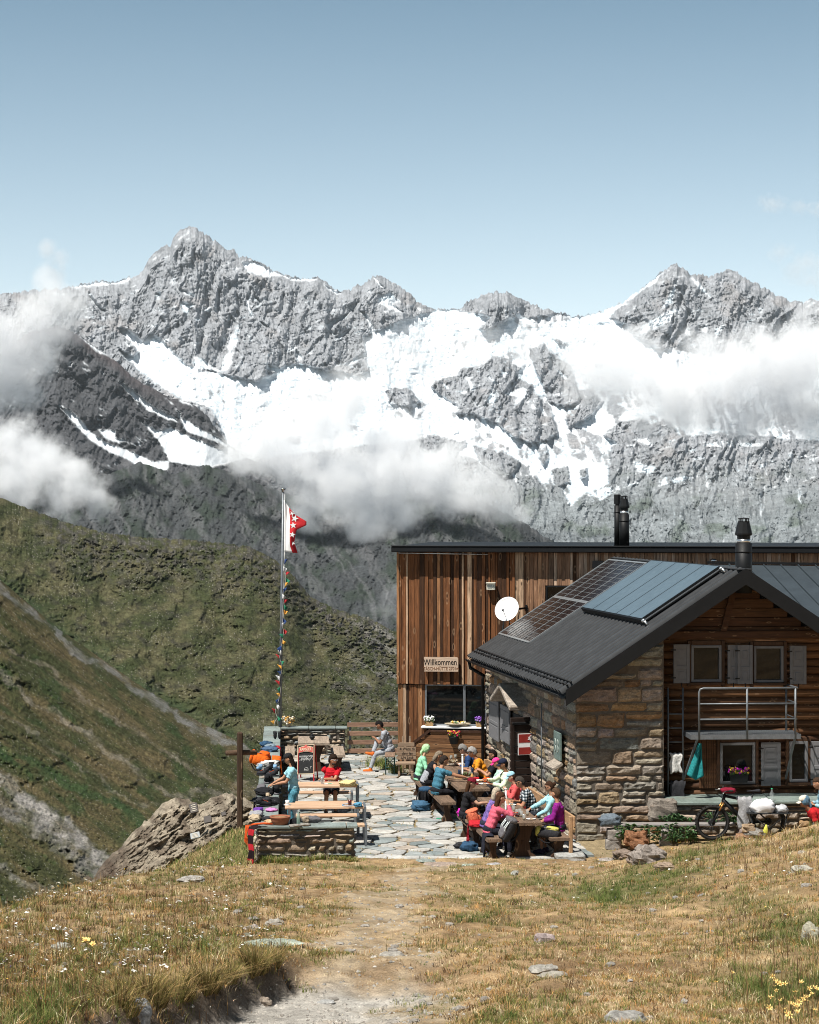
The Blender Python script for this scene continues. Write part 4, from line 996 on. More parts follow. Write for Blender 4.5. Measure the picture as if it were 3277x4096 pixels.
# ---- thermal collector
UPC = .22
cs = [rinv(x, y, UPC) for x, y in ((2324, 2429), (2560, 2479), (2881, 2261), (2610, 2238))]
ca0 = (cs[0][0]+cs[1][0])/2; ca1 = (cs[2][0]+cs[3][0])/2; cL1 = (cs[0][1]+cs[3][1])/2; cL0 = (cs[1][1]+cs[2][1])/2
o = thing('thermal_collector', 'large blue-grey solar thermal collector of five strips on the hut roof', 'solar collector', rp((ca0+ca1)/2, (cL0+cL1)/2))
COLB = mat('collector_glass', (.125, .175, .21), .34, .08, 1.5, 0, 0, .35, .7)
b = MB(); q = [rp(ca0, cL0, UPC-.012), rp(ca1, cL0, UPC-.012), rp(ca1, cL1, UPC-.012), rp(ca0, cL1, UPC-.012)]; lo = [v-rn*.1 for v in q]
b._add(q+lo, [(0, 1, 2, 3), (4, 7, 6, 5), (0, 4, 5, 1), (1, 5, 6, 2), (2, 6, 7, 3), (3, 7, 4, 0)], False); b.build('case', BLACKM, o)
b = MB()
for k_ in range(5):
    La = cL0+(cL1-cL0)*k_/5+.025; Lb = cL0+(cL1-cL0)*(k_+1)/5-.025
    q = [rp(ca0+.008, La, UPC), rp(ca1-.008, La, UPC), rp(ca1-.008, Lb, UPC), rp(ca0+.008, Lb, UPC)]; b._add(q, [(0, 1, 2, 3)], False)
b.build('absorber', COLB, o)
b = MB()
for k_ in range(6):
    L = cL0+(cL1-cL0)*k_/5; L = min(max(L, cL0+.02), cL1-.02)
    for a in (ca0+.02, ca1-.02): b.bar(rp(a, L, 0), rp(a, L, UPC-.11), .04, .04)
b.bar(rp(ca0, cL0-.03, UPC-.06), rp(ca1, cL0-.03, UPC-.06), .03, .02, rn); b.build_each('support', STEEL, o)
b = MB()
for a in (ca0+.005, ca1-.01):
    s0 = rp(a, cL0-.02, UPC-.05); b.tube([s0, s0-RD*.1, s0-RD*.16-rn*.02, s0-RD*.2-rn*.13], .028, 8); b.blob(s0-RD*.07, .05, n=(8, 6))
b.build_each('pipe_fitting', CHROME, o)
q = RN+RD*.75+Vector((.2, 0, 0))
flue('chimney_flue', q, .178, 5.2, H-(2173-CY)/F*q.y, 1.25, 'wide black flue pipe with cowl on the hut ridge', None)

# ================================================================ gable front details
pg = GL.to_3x3()
WFR = wood('dark_window_wood', (.06, .03, .016), 'z', .6, .3, False, 9, False)
def hut_window(x0, x1, y0, y1, off=LO-.09, lab=None, curtain=True):
    t0, z1_ = gp(x0, y0, off); t1, z0_ = gp(x1, y1, off); M = frame(HC+n*off, HG); mr = M.to_3x3()
    b = MB(); w = .055
    for (tx, tzz, sx, sz) in ((t0+w/2, (z0_+z1_)/2, w, z1_-z0_), (t1-w/2, (z0_+z1_)/2, w, z1_-z0_), ((t0+t1)/2, z1_-w/2, t1-t0-2*w, w), ((t0+t1)/2, z0_+w/2, t1-t0-2*w, w)):
        b.box(M @ Vector((tx, .02, tzz)), (sx, .1, sz), mr, .006)
    wn = b.build('window', GREYP, hut, lab)
    b = MB(); b.box(M @ Vector(((t0+t1)/2, .05, (z0_+z1_)/2)), (t1-t0-2*w+.01, .01, z1_-z0_-2*w+.01), mr); b.build('pane', GLASS, wn)
    b = MB()
    for (tx, tzz, sx, sz) in ((t0-.04, (z0_+z1_)/2, .07, z1_-z0_+.2), (t1+.04, (z0_+z1_)/2, .07, z1_-z0_+.2), ((t0+t1)/2, z1_+.05, t1-t0, .09)): b.box(M @ Vector((tx, .04, tzz)), (sx, .12, sz), mr, .008)
    b.build('frame', WFR, wn)
    b = MB(); b.box(M @ Vector(((t0+t1)/2, -.04, z0_-.03)), (t1-t0+.1, .16, .05), mr, .008); b.build('sill', WFR, wn)
    return M, t0, t1, z0_, z1_
def shutter(M, t0, t1, z0_, z1_, off=-.05, lab=None, par=None, yaw=0.0):
    b = MB(); S = M @ Matrix.Translation((t0, off, 0)) @ Matrix.Rotation(yaw, 4, 'Z'); w = t1-t0; mr = S.to_3x3(); h = z1_-z0_; zc = (z0_+z1_)/2
    for (tx, tzz, sx, sz) in ((.035, zc, .07, h), (w-.035, zc, .07, h), (w/2, z1_-.045, w-.14, .09), (w/2, z0_+.045, w-.14, .09), (w/2, zc-.08, w-.14, .08)): b.box(S @ Vector((tx, 0, tzz)), (sx, .04, sz), mr, .005)
    b.box(S @ Vector((w/2, .004, zc)), (w-.13, .018, h-.16), mr)
    for z2_ in ((z1_+zc)/2, (z0_+zc)/2-.04): b.box(S @ Vector((w/2, -.008, z2_)), (w-.24, .02, h/2-.24), mr, .012)
    s = b.build('shutter', GREYP, hut, lab)
    b = MB()
    for q in (z0_+.12, z1_-.12): b.box(S @ Vector((.0, -.012, q)), (.1, .02, .03), mr)
    b.box(S @ Vector((w*.5, -.03, z0_-.03)), (.02, .02, .09), mr); b.build_each('hinge', BLACKM, s)
M, *wa = hut_window(2765, 2886, 2581, 2727); 
M2, *wb = hut_window(3015, 3134, 2584, 2729)
so_ = LO-.14
def sh_px(x0, x1, y0, y1, off=so_, **k):
    t0, z1_ = gp(x0, y0, off); t1, z0_ = gp(x1, y1, off); shutter(frame(HC+n*off, HG), t0, t1, z0_, z1_, 0, **k)
sh_px(2694, 2759, 2577, 2733); sh_px(2911, 2955, 2580, 2734, off=so_-.02); sh_px(2950, 3011, 2580, 2736, off=so_-.08); sh_px(3160, 3226, 2583, 2737)
hut_window(2881, 3021, 2971, 3136); sh_px(3045, 3123, 2971, 3143)
hut_window(3158, 3231, 2966, 3127); sh_px(3243, 3310, 2966, 3140, off=so_-.05)
# small lean shadowed opening boards under the balcony (planked dado)
b = MB(); b.col = (.10, .045, .02)
for i in range(10):
    t0 = gx(2800, LO)[0]+i*.052; b.box(GL @ Vector((t0, -.05, 1.55)), (.045, .03, 1.1), pg, .005)
b.build('plank_panel', LOGM, hut)
# ---- balcony
ba = thing('steel_balcony', 'small galvanised steel balcony with tube railing on the log front', 'balcony', GL @ Vector((gx(2980, LO)[0], -.5, 2.25)), math.atan2(HG.y, HG.x))
BO = -1.0; bt0, _ = gx(2765, LO-.95); bt1, _ = gx(3203, LO-.95); BF = LO-.95
zpl = H-(2938-CY)/F*gx(2980, BF)[1]; zra = H-(2753-CY)/F*gx(2980, BF)[1]
GF = frame(HC+n*BF, HG)
b = MB(); b.box(GF @ Vector(((bt0+bt1)/2, 0, zpl-.05)), (bt1-bt0, .02, .1), pg); b.box(GF @ Vector(((bt0+bt1)/2, .82, zpl-.05)), (bt1-bt0, .02, .1), pg)
for t_ in (bt0, bt1): b.box(GF @ Vector((t_, .41, zpl-.05)), (.02, .82, .1), pg)
b.build('edge_frame', STEEL, ba)
b = MB(); nb = 62
for i in range(nb+1): t_ = bt0+(bt1-bt0)*i/nb; b.box(GF @ Vector((t_, .41, zpl-.02)), (.010, .80, .03), pg)
for i in range(11): b.box(GF @ Vector(((bt0+bt1)/2, .06+i*.07, zpl-.02)), (bt1-bt0, .006, .026), pg)
b.build('grating', STEEL, ba)
p0 = gx(2797, BF)[0]; p1 = gx(2989, BF)[0]; p2 = gx(3182, BF)[0]
b = MB(); rad = .024
b.tube([GF @ Vector((p0, 0, zpl-.1)), GF @ Vector((p0, 0, zra-.08)), GF @ Vector((p0+.025, 0, zra-.02)), GF @ Vector((p0+.09, 0, zra)), GF @ Vector((p2+.05, 0, zra)), GF @ Vector((p2+.03, .3, zra)), GF @ Vector((p2+.03, .8, zra))], rad, 8)
for p_ in (p1, p2): b.tube([GF @ Vector((p_, 0, zpl-.1)), GF @ Vector((p_, 0, zra))], rad, 8)
b.tube([GF @ Vector((p2, .8, zpl-.05)), GF @ Vector((p2, .8, zra))], rad, 8)
b.build('railing', STEEL, ba)
b = MB()
for q in (.33, .665):
    zq = zpl+(zra-zpl)*q; b.tube([GF @ Vector((p0, 0, zq)), GF @ Vector((p2+.03, 0, zq)), GF @ Vector((p2+.03, .8, zq))], .018, 8)
b.build_each('mid_rail', STEEL, ba)
b = MB(); b.bar(GF @ Vector((p0-.03, .05, zpl-.1)), GF @ Vector((p0-.17, .85, zpl-1.05)), .04, .03); b.bar(GF @ Vector((p2, .05, zpl-.1)), GF @ Vector((p2, .85, zpl-1.05)), .04, .03); b.build_each('bracket', STEEL, ba)
# ---- ladder
la = thing('wall_ladder', 'grey steel ladder fixed to the log front beside the stone corner', 'ladder', GL @ Vector((gx(2700, LO)[0], -.2, .9)), math.atan2(HG.y, HG.x))
LF = LO-.25; ML = frame(HC+n*LF, HG); l0, zt1 = gp(2673, 2751, LF); l1, zb1 = gp(2732, 3186, LF)
b = MB()
for t_ in (l0, l1): b.tube([ML @ Vector((t_, 0, zb1)), ML @ Vector((t_, 0, zt1))], .02, 8)
b.build_each('rail', STEEL, la)
b = MB()
for yy in (2801, 2856, 2912, 2968, 3026, 3080, 3133): zq = gp(2700, yy, LF)[1]; b.tube([ML @ Vector((l0, 0, zq)), ML @ Vector((l1, 0, zq))], .015, 8)
b.build_each('rung', STEEL, la)
b = MB()
for t_ in (l0, l1):
    for z_ in (zt1-.2, zb1+.5): b.box(ML @ Vector((t_, .1, z_)), (.03, .22, .03), pg)
b.build_each('bracket', STEEL, la)
# ---- platform of slate and its retaining wall
pf = thing('slate_platform', 'low stone platform with slate top along the log front', 'stone platform', HC+HG*4.5-n*.4, math.atan2(HG.y, HG.x))
PFO = -.62; PM = frame(HC+n*PFO, HG); PZ = .87
b = MB(); t = SW+.03
while t < 7.4:
    w = r.uniform(.7, 1.3); k = r.uniform(.8, 1.15); b.col = (.17*k, .21*k, .19*k); b.box(PM @ Vector((t+w/2, .6, PZ-.03+r.uniform(-.008, .008))), (w-.02, 1.24, .07), pg, .015); t += w
b.build('slate_top', SLATE, pf)
b = MB(); b.prism([(SW+.05, -.2), (7.4, -.2), (7.4, PZ-.07), (SW+.05, PZ-.07)], .1, 1.1, PM); b.build('wall_core', MORTAR, pf)
b = MB(); masonry(b, PM @ Matrix.Translation((SW+.05, .1, 0)), 7.3-SW, -.1, lambda t: PZ-.07, r, .1, .2, .18, .5, .08); b.build('stone_face', STONE, pf)

# ================================================================ long side: door leaf, shutters, canopy, plaque
wn_ = Vector((-HW.y, HW.x, 0))                     # outward (towards the terrace)
def wp(s, z, out=0.0): return HC+HW*s+wn_*out+Vector((0, 0, z))
wr = WM.to_3x3()
for x0, x1, y0, y1 in ((1960, 1997, 2799, 2948), (2005, 2041, 2824, 2960)):
    s0, s1 = ws(x0, .1), ws(x1, .1); sm = (s0+s1)/2
    Y = (HC+HW*sm).y; zt_, zb_ = H-(y0-CY)/F*Y, H-(y1-CY)/F*Y-.05
    S = frame(wp(s0, 0, .11), -HW); shutter(S, 0, s0-s1, zb_, zt_, 0)
# dark doorway
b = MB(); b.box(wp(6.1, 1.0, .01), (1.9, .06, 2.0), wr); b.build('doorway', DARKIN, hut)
# canopy of two leaning slabs
b = MB(); b.col = (.44, .38, .32)
for (sa, za, sb, zb) in ((5.05, 2.28, 6.45, 2.72), (7.75, 2.25, 6.45, 2.72)):
    A, B = wp(sa, za, .24), wp(sb, zb, .24); b.bar(A, B, .5, .11, (0, 0, 1), .02)
b.build_each('door_canopy', STONE, hut)
# open door leaf with the flag panel
DK = wood('black_door_plank', (.022, .013, .010), 'x', .6, .35, False, 6, False)
dl0 = P(2041, 2885, 47.0); dl1 = P(2139, 2885, 47.2); dx = (dl1-dl0); dx.z = 0
D = frame((dl0.x, dl0.y, 0), dx); wD = dx.length; dr = D.to_3x3()
dz = dl0.z
b = MB()
zz = .06
while zz < dz-.05:
    h = .17; b.box(D @ Vector((wD/2, 0, zz+h/2)), (wD, .06, h-.012), dr, .02); zz += h
for x in (.05, wD-.05): b.box(D @ Vector((x, -.035, dz/2)), (.09, .03, dz-.06), dr, .01)
door = b.build('door_leaf', DK, hut)
b = MB(); b.box(D @ Vector((.12, -.06, 1.42)), (.12, .02, .025), dr); b.box(D @ Vector((.08, -.08, 1.42)), (.025, .04, .025), dr); b.box(D @ Vector((wD*.5, -.05, dz-.05)), (wD*.9, .05, .05), dr, .02); b.build('latch', BLACKM, door)
f0 = P(2079, 2937, 46.9); f1 = P(2139, 3022, 46.95); fx0 = (D.inverted() @ f0).x; fx1 = wD-.0; fz1, fz0 = f0.z, f1.z
fw, fh = fx1-fx0, fz1-fz0
REDP = mat('red_paint', (.27, .028, .022), .55, .15, 8, .05)
b = MB(); b.box(D @ Vector(((fx0+fx1)/2, -.062, (fz0+fz1)/2)), (fw, .02, fh), dr); fl = b.build('flag_panel', WHITE, door)
b = MB(); e = .014
for za, zb in ((.58, 1-.03), (.03, .36)): b.box(D @ Vector(((fx0+fx1)/2, -.0735, fz0+fh*(za+zb)/2)), (fw-2*e, .006, fh*(zb-za)), dr)
b.build('red_field', REDP, fl)
b = MB(); sc_ = D @ Matrix.Translation(((fx0+fx1)/2+.08, 0, fz0+fh*.775))
st = [((.075 if i % 2 == 0 else .034)*math.sin(i*math.pi/6), (.075 if i % 2 == 0 else .034)*math.cos(i*math.pi/6)) for i in range(12)]
b.prism(st, -.083, -.076, sc_); b.build('star', WHITE, fl)
# slate plaque
pl = thing('slate_plaque', 'green slate plaque with carved marks on the hut side wall', 'plaque', wp(ws(2234, .1), 1.8, .1))
sp_ = ws(2234, .1); Yp = (HC+HW*sp_).y; pz1, pz0 = H-(2926-CY)/F*Yp, H-(3037-CY)/F*Yp
S = frame(wp(sp_+.3, 0, .12), -HW); b = MB(); b.col = (.13, .18, .165); b.box(S @ Vector((.33, 0, (pz0+pz1)/2)), (.66, .05, pz1-pz0), S.to_3x3(), .01); b.build('slab', SLATE, pl)
b = MB()
for q in (.2, .45):
    for zc in (.62, .4):
        c_ = Vector((q, -.03, pz0+(pz1-pz0)*zc)); b.tube([S @ (c_+Vector((.07*math.cos(a), 0, .065*math.sin(a)))) for a in np.linspace(2.2, -2.0, 10)], .012, 5)
b.build_each('carving', mat('pale_carving', (.3, .34, .31), .8, .1, 20, 0), pl)
b = MB(); b.col = (.42, .36, .3); b.box(S @ Vector((.42, -.1, pz0-.1)), (.75, .26, .09), S.to_3x3() @ Matrix.Rotation(R(28), 3, 'X'), .02); b.build('stone_ledge', STONE, pl)
b = MB(); s9 = ws(2168, .12); b.tube([wp(s9, 2.6, .13), wp(s9, .7, .13)], .014, 6); b.build('conduit', STEEL, hut)
# ================================================================ the ridge we stand on
def g_base(X, Y):
    X = np.asarray(X, float); Y = np.asarray(Y, float)
    z = .12*sstep(40.0, 38.9, Y)+.133*np.maximum(0, 38.8-Y)
    xl = -4.7+1.5*sstep(33, 40.5, Y); d = np.maximum(0, xl-X)
    z = z-.22*d-.055*np.minimum(d, 30)**2*sstep(0, 12, d+6)
    z = z+.33*sstep(40.2, 41.4, Y)*sstep(-2.9, -3.3, X)*sstep(-6, -3.4, X)
    z = z+.145*np.maximum(0, X-2.8)**1.12*sstep(38.9, 36.2, Y)+.14*sstep(4, 6, X)*sstep(38.6, 39.4, Y)
    z = z-1.15*np.maximum(0, -3.45-X)*sstep(42.3, 45, Y)-.9*np.maximum(0, Y-43.5)*sstep(-3.5, -4.4, X)
    z = z-.55*np.maximum(0, Y-57.6)*sstep(57.6, 60, Y)
    return z
def edge_d(X, Y):
    """distance to the right of the eroded turf edge, bottom left"""
    ex = -1.25+(Y-16.8)*.26+.16*gnoise(Y*1.1, Y*0+2.0, 5)+.07*gnoise(Y*3.7, Y*0, 6)
    return X-ex
def gz(X, Y):
    X = np.asarray(X, float); Y = np.asarray(Y, float)
    wild = sstep(40.3, 39.2, Y)+sstep(-2.9, -3.3, X)*sstep(39, 40, Y); wild = np.clip(wild, 0, 1)
    z = g_base(X, Y)+wild*(.13*fbm(X/2.6, Y/3.2, 4, 601)+.07*fbm(X/.5, Y/.6, 4, 605))
    e = edge_d(X, Y)
    z = z-.27*sstep(-.02, .16, e)*sstep(18.3, 16.9, Y)*(1-.75*sstep(.5, 2.6, e))+.05*sstep(-.6, 0, e)*sstep(.05, -.05, e)*sstep(18.3, 16.9, Y)
    return z
PATH = [(12, -.35, 1.25), (13.3, -.38, 1.15), (14.9, -.5, 1.05), (16.75, -.32, .85), (20.7, -.38, .72), (27, -.2, .62), (33, .1, .5), (36.5, .35, .45), (39.5, .6, .3)]
def path_m(X, Y):
    c = np.interp(Y, [p[0] for p in PATH], [p[1] for p in PATH]); w = .8*np.interp(Y, [p[0] for p in PATH], [p[2] for p in PATH])
    d = np.abs(X-c)+.95*fbm(X/1.1, Y/1.7, 5, 611)
    return sstep(w*1.15, w*.45, d)*sstep(40, 38.5, Y)
def gpt(x, y):
    """meadow point seen at a photo pixel"""
    lo, hi = 12.0, 41.0
    for _ in range(50):
        Y = (lo+hi)/2; X = (x-CX)/F*Y; z = H-(y-CY)/F*Y
        if float(gz(X, Y)) > z: hi = Y
        else: lo = Y
    Y = (lo+hi)/2; X = (x-CX)/F*Y; return Vector((X, Y, float(gz(X, Y))))
GREENS = [(*gpt(x, y)[:2], rx, ry, a) for x, y, rx, ry, a in ((2480, 3570, .9, 2.6, 1.15), (2620, 3500, .8, 2.2, 1.0), (2760, 3430, 1.0, 1.8, .8), (2950, 3390, 1.0, 1.6, .6), (2150, 3530, 1.1, 1.6, .6), (2000, 3620, .7, 1.5, .4), (3190, 3960, .5, 1.3, 1.0), (3250, 3740, .6, 2.2, .85), (3050, 3620, .6, 2, .4), (1060, 3400, .9, 1.4, 1.1), (860, 3440, .9, 1.4, .9), (700, 3520, .8, 1.6, .6), (1320, 3462, 1.2, .7, .8), (700, 3760, .8, 2, .35), (1600, 3570, .6, 1.2, .35), (2060, 4060, .4, .5, .5), (300, 3990, .5, .6, .5), (1900, 3490, 1.2, .8, .5), (1330, 3640, .7, 1.5, .35))]
def green_m(X, Y):
    g = sstep(.12, .5, fbm(X/1.5, Y/2.4, 4, 620))*.5; n = 1.0+1.0*fbm(X/.6, Y/.9, 3, 630)
    for cx_, cy_, rx_, ry_, a in GREENS: g = np.maximum(g, a*np.exp(-((X-cx_)/rx_)**2-((Y-cy_)/ry_)**2)*n)
    return np.clip(g, 0, 1)
def ground():
    ys = np.concatenate([np.linspace(-20, 11.5, 40), np.linspace(11.8, 22, 210), np.linspace(22.06, 41, 240), np.linspace(41.2, 58, 60), np.linspace(58.5, 100, 40)])
    xs = np.concatenate([np.linspace(-60, -9.2, 40), np.linspace(-9, 9.6, 330), np.linspace(9.9, 40, 30)])
    X, Y = np.meshgrid(xs, ys); Z = gz(X, Y)
    ter = (X > np.interp(Y, [39, 57.5], [-2.6, -3.75])) & (X < 9) & (Y > 40.15) & (Y < 57.6)
    Z = np.where(ter & (X < 3.9), -.03, Z)
    pm = path_m(X, Y)[..., None]; gm = green_m(X, Y)[..., None]
    n = fbm(X/.7, Y/.8, 5, 641)[..., None]; n2 = fbm(X/.12, Y/.14, 4, 643)[..., None]
    c = np.array([.37, .255, .14])*(1+.55*n+.45*n2)
    soil = sstep(.05, .45, fbm(X/1.1, Y/1.3, 5, 650))[..., None]*.6
    c = c*(1-soil)+np.array([.16, .095, .05])*soil*(1+.4*n2)
    c = c*(1-gm*.8)+np.array([.085, .105, .032])*gm*.8*(1+.4*n2)
    pq = pm*(.35+.65*sstep(-.25, .25, fbm(X/.45, Y/.6, 5, 646))[..., None])*.85
    c = c*(1-pq)+np.array([.43, .345, .24])*pq*(1+.3*n+.3*n2)
    e = edge_d(X, Y); gr = (sstep(-.05, .1, e)*sstep(1.9, .9, e+.6*fbm(X/.6, Y/.6, 3, 3))*sstep(17.6, 16.6, Y+.5*fbm(X/.5, Y*0, 3, 8)))[..., None]
    c = c*(1-gr)+np.array([.46, .43, .385])*gr*(1+.35*n+.4*n2)
    face = (sstep(-.06, .0, e)*sstep(.22, .1, e)*sstep(18.0, 17.2, Y))[..., None]
    c = c*(1-face*.8)+np.array([.085, .06, .042])*face*.8
    c = np.where((ter & (X < 4.2))[..., None], np.array([.30, .235, .14])*(1+.4*n2+.3*n), c)
    t = NT('meadow_soil'); v = t.coord(); n1 = t.noise(v, 9, 7, .7); n2_ = t.noise(v, 60, 4, .7)
    k = t.mix(1.0, t.mix(1.0, t.attr(), t.ramp(n1, [(.3, .7), (.7, 1.28)]), 'MULTIPLY'), t.ramp(n2_, [(.3, .62), (.72, 1.35)]), 'MULTIPLY')
    peb = t.ramp(t.vor(v, 26), [(.12, 1), (.2, 0)]); sel = t.ramp(t.noise(v, 1.6, 4, .7), [(.5, 0), (.62, .8)])
    k = t.mix(t.math('MULTIPLY', peb, sel), k, (.42, .39, .34))
    m = t.bsdf(k, .95, 0, .1, t.math('ADD', n1, t.math('MULTIPLY', n2_, .6)), .8, .05)
    o = np_mesh('meadow_ground', np.stack([X, Y, Z], -1).reshape(-1, 3), grid_faces(len(ys), len(xs))[:, ::-1], m, np.clip(c, .01, .6).reshape(-1, 3)); tag(o, kind='structure')
ground()

# ---------------------------------------------------------------- grass, one mesh of blades
def sample(n, y0, y1, rng):
    u = rng.random(n); Y = 1/(1/y0+(1/y1-1/y0)*u); X = (rng.random(n)*2-1)*Y*.232; return X, Y
def blades(X, Y, hgt, wid, col, rng, lean=.55, la=None):
    n = len(X); Z = gz(X, Y)-.01; th = rng.random(n)*2*np.pi; ct, st = np.cos(th), np.sin(th)
    la = rng.random(n)*2*np.pi if la is None else la; l = hgt*lean*rng.random(n); dx, dy = np.cos(la)*l, np.sin(la)*l
    V = np.zeros((n, 5, 3)); w = wid
    for k, (s, f) in enumerate(((-1, 0), (1, 0), (1, .5), (-1, .5))):
        ww = w*(1 if f == 0 else .7); V[:, k] = np.stack([X+s*ct*ww/2+dx*f*f, Y+s*st*ww/2+dy*f*f, Z+hgt*f*(1-.1*f)], -1)
    V[:, 4] = np.stack([X+dx, Y+dy, Z+hgt*(1-.25*(l/np.maximum(hgt, .01)))], -1)
    b = (np.arange(n)*5)[:, None]; Fc = np.concatenate([b+np.array([[0, 1, 2]]), b+np.array([[0, 2, 3]]), b+np.array([[3, 2, 4]])], 0)
    C = np.repeat(col[:, None, :], 5, 1)
    return V.reshape(-1, 3), Fc, C.reshape(-1, 3)
def grass():
    rng = np.random.default_rng(77); parts = []
    def allowed(X, Y):
        k = ~((Y > 39.0) & (X > -3.1) & (X < -1.0)) & ~((Y > 39.8) & (X > -3.1) & (X < 3.45)) & ~((Y > 41.5) & (X > 3.4)) & ~((Y > 40.6) & (X > 3.4) & (X < 3.9))
        return k & ~((Y > 41) & (X > -5.6-.6*(Y-41)) & (X < -3.35))
    PAL = np.array([[.48, .325, .145], [.29, .175, .075], [.70, .56, .36], [.095, .055, .028], [.12, .14, .036], [.21, .20, .065], [.42, .225, .08], [.055, .04, .022]])
    def thin(X, Y, b0):
        pm, e = path_m(X, Y), edge_d(X, Y); gm = green_m(X, Y); gr = sstep(-.02, .1, e)*sstep(2.0, .8, e)*sstep(17.6, 16.8, Y)
        d = (1-(.62+.36*sstep(-.2, .2, fbm(X/.45, Y/.6, 5, 646)))*pm)*(1-.98*gr)*(b0+(1-b0)*(1-sstep(.0, .35, fbm(X/.7, Y/.9, 4, 660))))
        return (rng.random(len(X)) < np.maximum(d, gm*.85*(1-gr)*(1-pm))) & allowed(X, Y), pm, gm, e
    # clumps: every tuft has its own colour and splays outwards
    cX, cY = sample(24000, 12.2, 43.0, rng); k, pm, gm, e = thin(cX, cY, .5); cX, cY, pm, gm, e = cX[k], cY[k], pm[k], gm[k], e[k]; n = len(cX)
    left = sstep(-.5, -2.5, cX)*sstep(40, 30, cY); right = sstep(3.8, 6, cX)*sstep(24, 32, cY); zone = fbm(cX/1.5, cY/2.0, 4, 675); z2 = fbm(cX/.5, cY/.7, 3, 676)
    r_ = rng.random(n)+.5*zone; ci = np.select([r_ < .14, r_ < .30, r_ < .44, r_ < .64, r_ < .80], [3, 1, 6, 0, 2], 5); ci = np.where((rng.random(n) < left*.55), rng.choice([3, 1, 7, 4], n), ci); ci = np.where(rng.random(n) < np.clip(.22+.5*sstep(-.05, .35, z2)+.2*right, 0, .6)*.8, rng.choice([4, 5], n), ci)
    ccol = PAL[ci]; gsel = rng.random(n) < gm*1.05; ccol = np.where(gsel[:, None], np.where(rng.random((n, 1)) < .5, np.array([[.075, .115, .025]]), np.array([[.15, .17, .05]])), ccol)
    tuft = sstep(.5, .05, np.abs(e+.22))*sstep(18.4, 17.4, cY)*sstep(12.5, 13.5, cY)*sstep(-.25, .3, gnoise(cX*2.6, cY*2.2, 9))
    ch = (.03+.045*rng.random(n)**1.5)*(1+1.25*gm+.55*left+1.2*right+.9*tuft)*(1-.45*pm); crad = (.03+.05*rng.random(n))*(.8+.02*cY)*(1+.8*tuft); m = 13
    ci_ = np.repeat(np.arange(n), m); N = n*m; a = rng.random(N)*2*np.pi; q = rng.random(N)**.6*crad[ci_]; X = cX[ci_]+np.cos(a)*q; Y = cY[ci_]+np.sin(a)*q
    k = allowed(X, Y); ci_, X, Y, a = ci_[k], X[k], Y[k], a[k]; N = len(X); h = ch[ci_]*(.55+.75*rng.random(N)); col = ccol[ci_]*(.6+.75*rng.random((N, 1)))
    parts.append(blades(X, Y, h, .0035+.00024*Y*rng.random(N)+.0012*tuft[ci_], col, rng, 1.3))
    # short thatch between the clumps
    X, Y = sample(70000, 12.2, 43.0, rng); k, pm, gm, e = thin(X, Y, .35); X, Y = X[k], Y[k]; n = len(X); col = PAL[rng.choice([0, 0, 1, 2, 2, 6, 3], n)]*(.6+.7*rng.random((n, 1)))
    parts.append(blades(X, Y, .015+.02*rng.random(n), .004+.00028*Y*rng.random(n), col, rng, 1.6))
    # seed heads and long stalks: the right bank and the left slope
    X, Y = sample(16000, 13, 39, rng); gmr = np.clip(.7*sstep(3.0, 5.5, X)*sstep(22, 32, Y)+.5*sstep(-1.0, -3, X)+.5*sstep(2.2, 3.0, X)*sstep(24, 15, Y), 0, 1)
    kp = rng.random(len(X)) < gmr; X, Y = X[kp], Y[kp]; n = len(X)
    col = np.where(rng.random((n, 1)) < .5, np.array([[.30, .19, .08]]), np.array([[.10, .055, .03]]))*(.7+.6*rng.random((n, 1)))
    parts.append(blades(X, Y, .12+.16*rng.random(n), .004+.00012*Y, col, rng, .35))
    # tufts overhanging the eroded edge
    for (tx, ty, tr, q, hh) in ((-1.92, 14.6, .17, 700, .30), (-1.75, 15.2, .13, 420, .24), (-1.55, 15.6, .15, 560, .28), (-1.35, 16.1, .12, 380, .25), (-1.22, 16.6, .16, 650, .30), (-1.15, 17.0, .12, 360, .22), (-2.1, 14.0, .13, 380, .24)):
        a = rng.random(q)*2*np.pi; d = rng.random(q)**.6*tr; X = tx+.05*rng.normal()+np.cos(a)*d*1.3; Y = ty+np.sin(a)*d; X = np.minimum(X, -1.25+(Y-16.8)*.26+.16*gnoise(Y*1.1, Y*0+2.0, 5)+.07*gnoise(Y*3.7, Y*0, 6)+.02)
        col = np.where(rng.random((q, 1)) < .5, np.array([[.16, .14, .04]]), np.where(rng.random((q, 1)) < .6, np.array([[.38, .26, .11]]), np.array([[.08, .055, .025]])))*(.55+.75*rng.random((q, 1)))
        parts.append(blades(X, Y, hh*(.45+.6*rng.random(q)), .006+0*X, col, rng, 1.5, a+.5*rng.normal(size=q)))
    # tufts by the corner of the timber building and the feet of the walls
    for (x, y, s, q, hh) in ((1515, 3058, .35, 420, .34), (1592, 3086, .22, 300, .3), (1555, 3070, .3, 250, .25), (1180, 3440, .9, 800, .16), (1400, 3432, .25, 300, .14), (1080, 3445, .5, 500, .2)):
        p = G(x, y, .05); X = p.x+s*rng.standard_normal(q)*.5; Y = p.y+s*.5*rng.standard_normal(q)*.5
        if y > 3400: Y = np.minimum(Y, 38.93)
        col = np.where(rng.random((q, 1)) < .6, np.array([[.14, .2, .045]]), np.array([[.34, .3, .12]]))*(.7+.6*rng.random((q, 1)))
        parts.append(blades(X, Y, hh*(.5+.7*rng.random(q)), .012+0*X, col, rng, .9))
